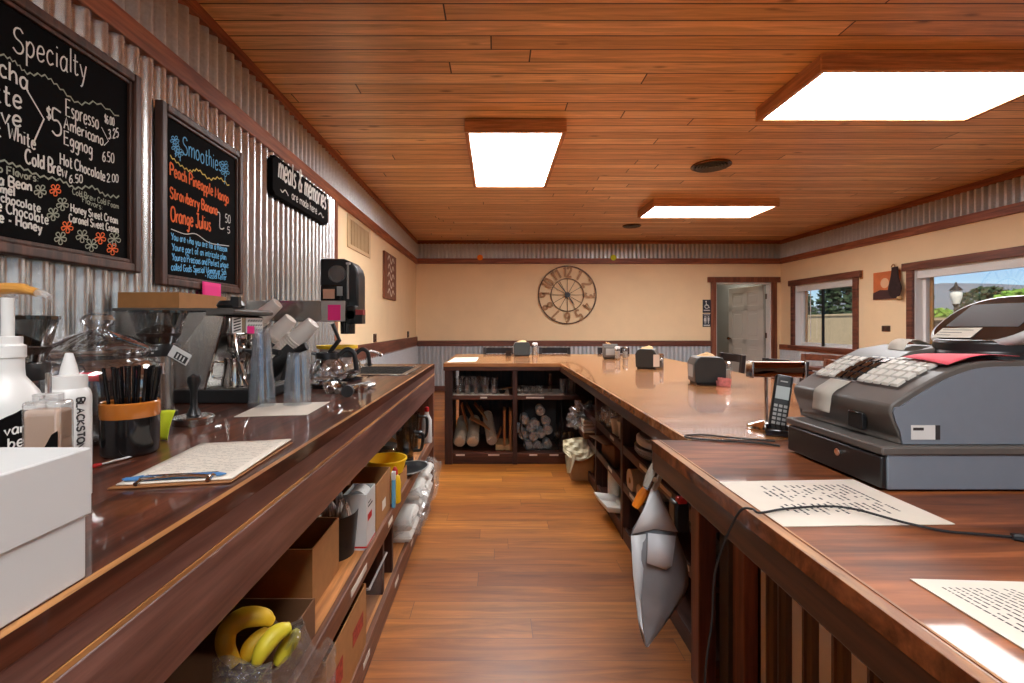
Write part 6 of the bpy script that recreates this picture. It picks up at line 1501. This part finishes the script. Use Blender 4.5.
o = MB().lathe([(0,0.001),(0.02,0.001),(0.022,0.17),(0.019,0.17),(0.016,0.01),(0,0.01)],n=20).build('flute', M['glass'], loc=((550-VX)*4.45/FPX,4.45,U2)); tag(o,'slim tall glass between the small cups and the beakers','glass')
t = thing('serving_bowl','small black bowl with wooden spoon on the tumbler shelf','bowl',((502-VX)*4.34/FPX,4.34,U2))
MB().lathe([(0,0),(0.02,0),(0.036,0.03),(0.033,0.03),(0.018,0.004),(0,0.004)],n=22).build('bowl', M['black'], t); 
MB().tube([(0,0,0.035),(0.05,0.02,0.05),(0.11,0.03,0.052)],[0.006,0.004,0.006],8).build('spoon', M['kraft'], t)
# cup sleeves: plastic tubes of nested cups
def sleeve(label, p0, p1, r):
    t = thing('cup_sleeve', label, 'cup sleeve', p0); p0 = Vector(p0); d = Vector(p1)-p0; L = d.length
    t.rotation_euler = d.to_track_quat('Z','Y').to_euler()
    prof = [(0,0.0),(r*0.8,0.0),(r*0.86,0.01)]
    k = int(L/0.022)
    for i in range(k): z = 0.02+i*0.022; prof += [(r,z),(r*0.95,z+0.01),(r*0.94,z+0.018)]
    prof += [(r*0.7,L),(0,L+0.01)]
    MB().lathe(prof,n=24).build('cups', plain('cream cups', srgb(214,190,158), 0.6, var=0.06), t)
    MB().lathe([(0,-0.008),(r*0.85,-0.006),(r*1.05,0.012),(r*1.05,L*0.96),(r*0.3,L+0.03)],n=18).build('film', M['film'], t, smooth=0)
sleeve('sleeve of cream cups lying on the lowest shelf next to the side panel',(-0.335,4.28,L2+0.085),(-0.33,4.72,L2+0.20),0.056)
sleeve('sleeve of cream cups lying second from the side panel',(-0.215,4.28,L2+0.085),(-0.215,4.72,L2+0.20),0.056)
sleeve('slanted sleeve of cream cups crossing beside the other two',(-0.035,4.30,L2+0.085),(-0.085,4.66,L2+0.26),0.05)
bd = None
for (px0,py0,px1,py1,yy) in ((461,405,468,432,4.42),(466,405,479,430,4.55),(474,404,494,429,4.5),(480,408,494,428,4.62),(470,419,490,430,4.36),(497,440,501,430,4.34)):
    p, q = D(px0,py0,yy), D(px1,py1,yy); n = (q-p).normalized(); pp_ = Vector((n.z,0,-n.x))*0.007
    o = MB().prism([(0,0),((q-p).length,0),((q-p).length,1),(0,1)], p-pp_*0.5, n, pp_, (0,0.16,0)).build('thin_board', M['orangec'], bevel=0.001)
    tag(o,'thin tan edged board leaning in the lower bay above the cup sleeves','board','thin boards leaning in the lower bay')
for px, lab in ((504.5,'pale upright board standing beside the partition, farther from it'),(510.5,'pale upright board standing against the partition')):
    p = D(px,440,4.30); o = MB().box(-0.010,0.010,0,0.25,0,0.36).build('upright_board', M['orangec'], bevel=0.002, loc=(p.x,4.30,L2+0.001)); tag(o,lab,'board')
o = MB().box(-0.075,0.065,0,0.25,0,0.055).build('folded_cloth', M['napkin'], bevel=0.01, loc=(0.07,4.30,L2+0.001)); tag(o,'flat pale folded cloth on the lowest shelf beside the partition','cloth')
# bag of clear cups seen end on
t = thing('wire_basket','dark framed basket packed with clear cups in the lower bay','basket',(0.42,4.28,L2+0.001))
mb = MB()
fr = [(-0.14,0,0.02),(0.15,0,0.02),(0.19,0,0.2),(0.17,0,0.475),(-0.17,0,0.475),(-0.2,0,0.2)]
for dy in (0,0.3): mb.tube([Vector(p)+Vector((0,dy,0)) for p in fr],0.007,8,closed=True)
for p in fr: mb.tube([p,Vector(p)+Vector((0,0.3,0))],0.005,6)
mb.build('frame', M['blackm'], t)
MB().box(-0.15,0.16,0.28,0.285,0.03,0.45).build('back_sheet', M['blackm'], t)
cc = None; rr = random.Random(2)
spots = [(0.57,0,0)]
cupspots = [(600,0)]
for (px,py) in [(540.5,411.5),(524.5,420),(546,421),(535,424.5),(548,430),(523.5,435.5),(518.5,428),(533.5,436.5),(541,434),(528,445),(537.5,446),(547.5,445),(544,452),(531,428)]:
    p = D(px,py,4.30+rr.uniform(0,0.05))
    if cc is None:
        cc = MB().lathe([(0.0,0.004),(0.030,0.004),(0.032,0.0),(0.040,0.0),(0.043,0.01),(0.036,0.12),(0.034,0.12),(0.040,0.012),(0.031,0.008),(0.0,0.008)],n=24).build('clear_cup', M['hazy']); tag(cc,'clear plastic cup end on in the dark framed basket','cup','clear cups packed in the basket'); o = cc
    else: o = cc.copy(); COL.objects.link(o)
    o.location = p; o.rotation_euler = (-PI/2+rr.uniform(-0.15,0.15),rr.uniform(-0.15,0.15),0); o.scale=(1.02,)*3
def junk(label, name, cat, px, py, y, size, mat, seed, z=None, n=12, amp=0.5):
    p = D(px,py,y); 
    if z is not None: p.z = z
    mb = MB(); crumple(mb,(0,0,0),size,seed,n,amp)
    o = mb.build(name, mat, loc=p, smooth=0); tag(o,label,cat); return o
for px, py, lab in ((557,443,'clear glass goblet lying low in the dark corner bay, closest to the basket'),(564,440,'clear glass goblet in the dark corner bay, middle one'),(570,443,'clear glass goblet in the dark corner bay, closest to the cardboard box')):
    p = D(px,py,4.45); o = MB().lathe([(0,0.001),(0.03,0.001),(0.028,0.006),(0.005,0.012),(0.005,0.05),(0.035,0.08),(0.04,0.14),(0.037,0.14),(0.032,0.084),(0,0.062)],n=22).build('goblet', M['glass'], loc=(p.x,p.y,L2+0.001)); tag(o,lab,'goblet')
# cardboard box on the floor with a bag on it
t = obox('cardboard_box','small cardboard box on the floor by the inner corner of the bar', 0.635,0.815,3.78,4.02,0.001,0.235,M['kraft'])
t.location.x -= 0.03
t = thing('plastic_bag','limp pale plastic bag draped over the floor box at the corner','bag',(0,0,0))
def drape(u,v):
    px = 563+32*u; py = 437+ (8+16*abs(math.sin(2.2*u+0.4)))*v+6*abs(u-0.5)*(1-v)
    return D(px,py,3.70+0.12*(1-v)+0.035*mnoise.noise(Vector((u*6,v*5,4))))
MB().grid(drape,22,12).build('film', plain('limp cream film', srgb(206,194,160), 0.5, var=0.1), t, solid=0.001, smooth=0)
def flap(u,v):
    px = 565+12*u*(1-v*0.7)+2*v; py = 455+18*v; return D(px,py,3.70-0.01*v+0.02*math.sin(5*u))
MB().grid(flap,8,8).build('hanging_corner', plain('limp cream film corner', srgb(206,194,160), 0.5, var=0.1), t, solid=0.001, smooth=0)
# long side shelving of the bar
mb = MB(); p = D(582,416,3.95); crumple(mb,(0,0,0),(0.10,0.1,0.09),9,16,0.7); o = mb.build('plastic_wrap', M['film'], loc=p, smooth=0); tag(o,'crumpled silvery plastic wrap bundle in the inner corner bay','wrap')
p = D(588,424,3.82); t = thing('ribbed_tray','pale ribbed tray on a brown stand beside the silvery wrap','tray',(p.x,p.y,0.336)); dz = p.z-0.336
mb = MB()
for i in range(4): mb.box(-0.05,0.05,-0.06,0.06,dz-0.06+i*0.028,dz-0.04+i*0.028)
mb.box(-0.03,0.03,-0.04,0.04,dz-0.06,dz+0.044)
mb.build('ribbed_body', M['foam'], t, bevel=0.003); MB().box(-0.045,0.045,-0.05,0.05,0,dz-0.062).build('stand', M['kraftd'], t)
mg = None
for i,(yy,xx) in enumerate(((3.41,0.80),(3.29,0.80),(3.18,0.82),(3.35,0.92),(3.2,0.94))):
    if mg is None:
        mg = thing('glass_mug','clear glass mug with handle on the top shelf under the bar side','mug',(xx,yy,0.5355),math.radians(200),'glass mugs under the bar side')
        MB().lathe([(0,0.001),(0.035,0.001),(0.04,0.01),(0.042,0.12),(0.038,0.12),(0.036,0.014),(0,0.014)],n=24).build('body', M['glass'], mg)
        MB().tube(spline([(0.04,0,0.1),(0.075,0,0.09),(0.075,0,0.045),(0.04,0,0.03)],6),0.006,8).build('handle', M['glass'], mg)
    else: dup(mg,(xx,yy,0.5355),math.radians(170+25*i))
wm = None
for i,(yy,xx) in enumerate(((3.04,0.785),(2.93,0.80),(2.98,0.90))):
    if wm is None:
        wm = MB().lathe([(0,0.0),(0.028,0.0),(0.03,0.004),(0.044,0.115),(0.041,0.115),(0.027,0.008),(0,0.008)],n=24).build('white_cup', M['white']); tag(wm,'plain white cup on the top shelf beside the glass mugs','cup','white cups beside the glass mugs'); o = wm
    else: o = wm.copy(); COL.objects.link(o)
    o.location = (xx,yy,0.5355)
obox('kraft_box','brown box with open flaps on the middle shelf under the bar side', 0.77,0.98,3.05,3.42,0.3205,0.13,M['kraftd'])
mb = MB().add([(0.775,3.05,0.45),(0.98,3.05,0.45),(0.98,2.95,0.47),(0.70,2.93,0.43)],[(0,1,2,3)])
mb = MB(); q0 = [Vector((0.70,3.02,0.475)),Vector((0.98,3.03,0.452)),Vector((0.98,3.40,0.452)),Vector((0.66,3.34,0.462))]
quad2 = MB().add(q0+[v+Vector((0,0,0.004)) for v in q0],[(3,2,1,0),(4,5,6,7),(0,1,5,4),(1,2,6,5),(2,3,7,6),(3,0,4,7)]); o = quad2.build('cardboard_flap', M['kraftd'], smooth=0); tag(o,'loose dark cardboard flap jutting out over the middle shelf','cardboard')
o = MB().box(0.88,1.03,3.06,3.35,0.0605,0.20).build('dark_tub', M['black'], bevel=0.01); tag(o,'dark tub on the lowest shelf behind the paper towel roll','tub')
def roll(label, loc, r, L, axis, mat=None):
    t = thing('paper_roll', label, 'paper roll', loc, rot=axis)
    MB().lathe([(0.018,0),(r,0),(r,L),(0.018,L)],n=32,closed=True).build('roll', mat or M['paper'], t)
    MB().lathe([(0.0165,0.0005),(0.0185,0.0005),(0.0185,L-0.0005),(0.0165,L-0.0005)],n=20,closed=True).build('core', M['kraft'], t)
roll('white paper towel roll standing on the lowest shelf',(0.812,3.20,0.0605),0.05,0.215,(0,0,0))
t = thing('foam_tray','white foam tray jutting out of the lowest shelf','tray',(0.755,2.76,0.09),rot=(0.0,0.15,0.1))
t.location = (0.745,3.02,0.082)
MB().add([(-0.06,-0.10,0),(0.06,-0.10,0),(0.06,0.10,0),(-0.06,0.10,0),(-0.085,-0.13,0.04),(0.085,-0.13,0.04),(0.085,0.13,0.04),(-0.085,0.13,0.04)],[(0,3,2,1),(0,1,5,4),(1,2,6,5),(2,3,7,6),(3,0,4,7)]).build('tray', M['foam'], t, solid=0.004)
ov = None
for i in range(3):
    if ov is None:
        ov = MB().add([(x,y,0.0) for x,y in sup(0.085,0.13,40,2.2)]+[(x,y,0.022) for x,y in sup(0.10,0.15,40,2.2)],[tuple(range(40))[::-1]]+[(k,(k+1)%40,40+(k+1)%40,40+k) for k in range(40)]).build('oval_dish', M['white'], solid=0.003); tag(ov,'white oval dish in the short stack under the white tub','dish','oval dishes under the white tub'); o = ov
    else: o = ov.copy(); COL.objects.link(o)
    o.location = (0.868,2.565,0.5375+0.013*i)
t = thing('food_tub','white food tub with dark lid standing on the oval dishes','tub',(0.868,2.565,0.592))
MB().prism(sup(0.09,0.14,40,2.4),(0,0,0),(1,0,0),(0,1,0),(0,0,0.048)).build('tub', M['white'], t, bevel=0.012)
MB().prism(sup(0.075,0.12,40,2.4),(0,0,0.048),(1,0,0),(0,1,0),(0,0,0.008)).build('dark_lid', M['dgrey'], t, bevel=0.003)
roll('brownish paper towel roll with its core end facing the aisle',(0.745,2.62,0.3205+0.063),0.063,0.20,(0,PI/2,0.0),plain('unbleached paper', srgb(204,180,148), 0.8))
roll('smaller paper roll lying in front of the big brownish one',(0.75,2.46,0.3205+0.048),0.046,0.20,(0,PI/2,0.1),plain('unbleached paper two', srgb(190,166,138), 0.8))
o = junk('crumpled green and white bag on the lowest shelf','crumpled_bag','bag',0,0,1,(0.06,0.1,0.05),plain('green printed bag', srgb(150,156,96), 0.6, var=0.4),21,n=10); o.location = (0.80,2.30,0.12)
o = junk('dark cloth bundle on the middle shelf near the corner post','cloth_bundle','cloth',0,0,1,(0.08,0.13,0.06),M['blackm'],22,n=10); o.location = (0.87,1.85,0.41)
t = thing('white_carton','white carton on the upper shelf behind the hanging bag','box',(0.85,2.02,0.5355)); MB().box(-0.08,0.08,-0.09,0.09,0,0.15).build('carton', M['card_w'], t, bevel=0.002)
MB().box(-0.0808,-0.08,-0.05,0.05,0.03,0.1).build('printed_label', M['mgrey'], t)
o = MB().lathe([(0,0),(0.02,0),(0.022,0.01),(0.022,0.09),(0.012,0.105),(0,0.105)],n=18).build('red_bottle', M['red'], loc=(0.80,1.83,0.5355)); tag(o,'small red bottle on the upper shelf near the corner post','bottle')
# grey bag clipped under the counter corner
by = 1.395
t = thing('hanging_bag','grey mailer bag hanging from a clip under the counter corner','bag',(0,0,0))
out = [(653,486),(644,508),(632,533),(630,545),(634,575),(637,615),(641,636),(646,646),(654,640),(662,626),(676,606),(686,590),(688,570),(684,550),(676,534),(668,510),(660,492)]
def bagpt(px,py,side):
    v = (py-486)/160.0; th = 0.03*math.sin(PI*min(1,max(0.02,v)))+0.004
    return D(px,py,by+0.05+side*th+0.012*mnoise.noise(Vector((px*0.05,py*0.05,side))))
def bagf(side):
    mb = MB()
    Ls = [(653,486),(641,514),(631,535),(632,560),(635,590),(638,620),(642,638),(646,647)]; Rs = [(656,486),(668,510),(677,535),(686,560),(688,585),(677,606),(662,628),(648,647)]
    Ls = spline([(a,b,0) for a,b in Ls],3); Rs = spline([(a,b,0) for a,b in Rs],3); n = len(Ls)-1
    mb.grid(lambda u,v: bagpt(Ls[round(v*n)].x*(1-u)+Rs[round(v*n)].x*u, Ls[round(v*n)].y*(1-u)+Rs[round(v*n)].y*u, side*(4*u*(1-u)+0.02)),12,n); return mb
M['mailer'] = plain('grey mailer film', srgb(190,192,194), 0.32, var=0.12, vscale=9, bmp=0.4)
M['mailerd'] = plain('dark grey mailer lining', srgb(128,130,134), 0.35, var=0.15, vscale=9, bmp=0.4)
bagf(1).build('back_sheet', M['mailer'], t, solid=0.001); bagf(-1).build('front_sheet', M['mailerd'], t, solid=0.001)
mb = MB()
flp = [(652,487),(645,506),(632,534),(654,529),(678,532),(664,505),(657,487)]
mb.add([bagpt(a,b,-1.25) for a,b in flp],[(0,1,6),(1,2,3,5,6),(3,4,5)]); mb.build('folded_flap', plain('light grey film', srgb(216,217,217), 0.35), t, solid=0.001)
mb = MB(); mb.add([bagpt(a,b,-1.5) for a,b in [(648,533),(676,536),(672,566),(666,570),(647,563)]],[(0,1,2,3,4)]); mb.build('pocket', plain('pocket film', srgb(204,205,208), 0.3), t, solid=0.001)
mb = MB(); mb.add([bagpt(a,b,-1.0) for a,b in [(631,536),(646,534),(641,600),(645,644),(638,620),(633,575)]],[(0,1,2,3,4,5)]); mb.build('edge_fold', plain('pale fold film', srgb(206,207,208), 0.35), t, solid=0.001)
t = thing('bag_clip','pale spring clip gripping the hanging bag under the counter corner','clip',(0,0,0))
a0, a1 = D(655,464,by+0.01), D(645,486,by+0.02)
dx = (a1-a0)
MB().tube([a0,a0.lerp(a1,0.5),a1],[0.010,0.013,0.008],4).tube([D(662,472,by+0.03),D(654,490,by+0.03)],[0.009,0.008],4).build('jaw', plain('pale grey plastic', srgb(176,170,156), 0.5), t)
MB().cyl(D(655,480,by-0.004),D(655,480,by+0.06),0.008,n=12).build('spring', M['chrome'], t)
t = thing('knife_handle','orange handled scraper hanging beside the grey bag','scraper',(0,0,0))
MB().tube([D(646,489,by+0.10),D(641,497,by+0.10),D(635,507,by+0.10)],[0.013,0.016,0.012],10).build('handle', M['orange'], t)
MB().tube([D(652,478,by+0.10),D(646,489,by+0.10)],[0.006,0.008],6).build('blade', M['steel'], t)
t = thing('tape_dispenser','black tape dispenser hanging behind the grey bag','tape',(0,0,0)); c = D(679,515,by+0.17)
MB().tube([c+Vector((0,0,0.04)),(c.x,c.y,0.87)],0.004,6).build('hanging_strap', M['blackm'], t); MB().cbox(c,(0.05,0.06,0.10)).build('case', M['black'], t, bevel=0.01); MB().cbox(c+Vector((-0.0,-0.02,0.058)),(0.03,0.03,0.02)).build('red_knob', M['red'], t, bevel=0.004)

# ================================================================ CHAIRS
def chair(label, x, y, rz, mat, H=0.95, group=None, w=0.44):
    t = thing('bar_chair', label, 'chair', (x,y,0), rz, group); a = w/2
    MB().box(-a,a,-0.22,0.22,0.44,0.475).build('seat', mat, t, bevel=0.008)
    for sx in (-1,1):
        MB().box(sx*(a-0.02)-0.02,sx*(a-0.02)+0.02,-0.22,-0.18,0,0.44).build('leg', mat, t, bevel=0.003)
        MB().prism([(0.18,0),(0.22,0),(0.225,0.46),(0.27,H),(0.235,H),(0.185,0.46)],(sx*(a-0.02)-0.02,0,0),(0,1,0),(0,0,1),(0.04,0,0)).build('leg', mat, t, bevel=0.003)
    def rail(z0,z1,th=0.022):
        mb = MB(); n = 8; vs = []
        for i in range(n+1):
            u = -1+2*i/n; yy = 0.19+0.055*(z0-0.46)/0.5+0.012+0.03*(1-u*u); 
            for (dy,z) in ((0,z0),(th,z0),(th,z1),(0,z1)): vs.append((u*(a-0.035),yy+dy+0.02*(z-z0),z))
        fs = [(i*4+k,(i+1)*4+k,(i+1)*4+(k+1)%4,i*4+(k+1)%4) for i in range(n) for k in range(4)]+[(0,1,2,3),(n*4+3,n*4+2,n*4+1,n*4)]
        return mb.add(vs,fs)
    rail(H-0.075,H-0.003).build('top_rail', mat, t, bevel=0.003)
    rail(0.70,0.735).build('back_rail', mat, t, bevel=0.003); rail(0.56,0.595).build('back_rail', mat, t, bevel=0.003)
    MB().box(-a+0.03,a-0.03,-0.205,-0.19,0.2,0.225).box(-a+0.03,a-0.03,0.19,0.205,0.2,0.225).build('stretcher', mat, t)
    return t
for px, lab in ((499,'dark chair tucked under the cross bar behind its napkin holder'),(556,'dark chair tucked under the cross bar just beyond the white shaker'),(616,'dark chair tucked under the bar behind the narrow napkin holder')):
    yy = 5.86; chair(lab,(px-VX)*yy/FPX,yy-0.12,0,M['chairdark'],0.965,w=0.40)
chair('dark chair beside the bar behind the napkin holder halfway along',1.93,4.35,math.radians(-90),M['chairdark'],0.985)
chair('dark chair beside the bar behind the holder with pink packets',1.95,3.55,math.radians(-82),M['chairdark'],0.985)
chair('brown wooden chair standing by the wall under the smaller window',3.35,5.0,math.radians(-60),M['chairwood'],0.93)
chair('brown wooden chair beyond the register, closer to the bar',2.85,4.25,math.radians(-95),M['chairwood'],0.93)
tb = thing('dining_table','square brown dining table near the windows','table',(4.25,5.5,0))
MB().box(-0.4,0.4,-0.4,0.4,0.70,0.74).build('tabletop', M['chairwood'], tb, bevel=0.006)
for sx in (-1,1):
    for sy in (-1,1): MB().box(sx*0.35-0.025,sx*0.35+0.025,sy*0.35-0.025,sy*0.35+0.025,0,0.70).build('leg', M['chairdark'], tb, bevel=0.003)

# ================================================================ LIGHT, SKY, CAMERA
sun = bpy.data.lights.new('sun','SUN'); so = bpy.data.objects.new('sun', sun); COL.objects.link(so)
el = math.radians(48); az = Vector((-0.55,-0.83,0)).normalized()
sd = Vector((az.x*math.cos(el),az.y*math.cos(el),math.sin(el)))
so.rotation_euler = sd.to_track_quat('Z','Y').to_euler(); sun.energy = 1.8; sun.angle = 0.01; sun.color = (1,0.93,0.82)
w = bpy.data.worlds.new('World'); scene.world = w; w.use_nodes = True; nt = w.node_tree
bg = nt.nodes['Background']; sky = nt.nodes.new('ShaderNodeTexSky'); sky.sky_type = 'NISHITA'
sky.sun_disc = False; sky.sun_elevation = math.radians(48); sky.sun_rotation = math.radians(213); sky.altitude = 2500; sky.air_density = 1.0; sky.dust_density = 0.0; sky.ozone_density = 4.0
nt.links.new(sky.outputs[0], bg.inputs[0]); bg.inputs[1].default_value = 0.042
cam = bpy.data.cameras.new('camera'); co = bpy.data.objects.new('camera', cam); COL.objects.link(co)
co.location = (0,0,EYE); co.rotation_euler = (PI/2,0,0)
cam.sensor_width = 36; cam.sensor_fit = 'HORIZONTAL'; cam.lens = FPX*36/1024
cam.shift_x = (512-VX)/1024; cam.shift_y = -(341.5-VY)/1024; cam.clip_start = 0.02; cam.clip_end = 1000
scene.camera = co
vs_ = scene.view_settings; vs_.view_transform = 'Standard'; vs_.look = 'None'; vs_.exposure = 1.55; vs_.gamma = 1.0; vs_.use_curve_mapping = False
scene.cycles.diffuse_bounces = 6; scene.cycles.transparent_max_bounces = 24; scene.cycles.max_bounces = 12; scene.cycles.caustics_reflective = False; scene.cycles.caustics_refractive = False
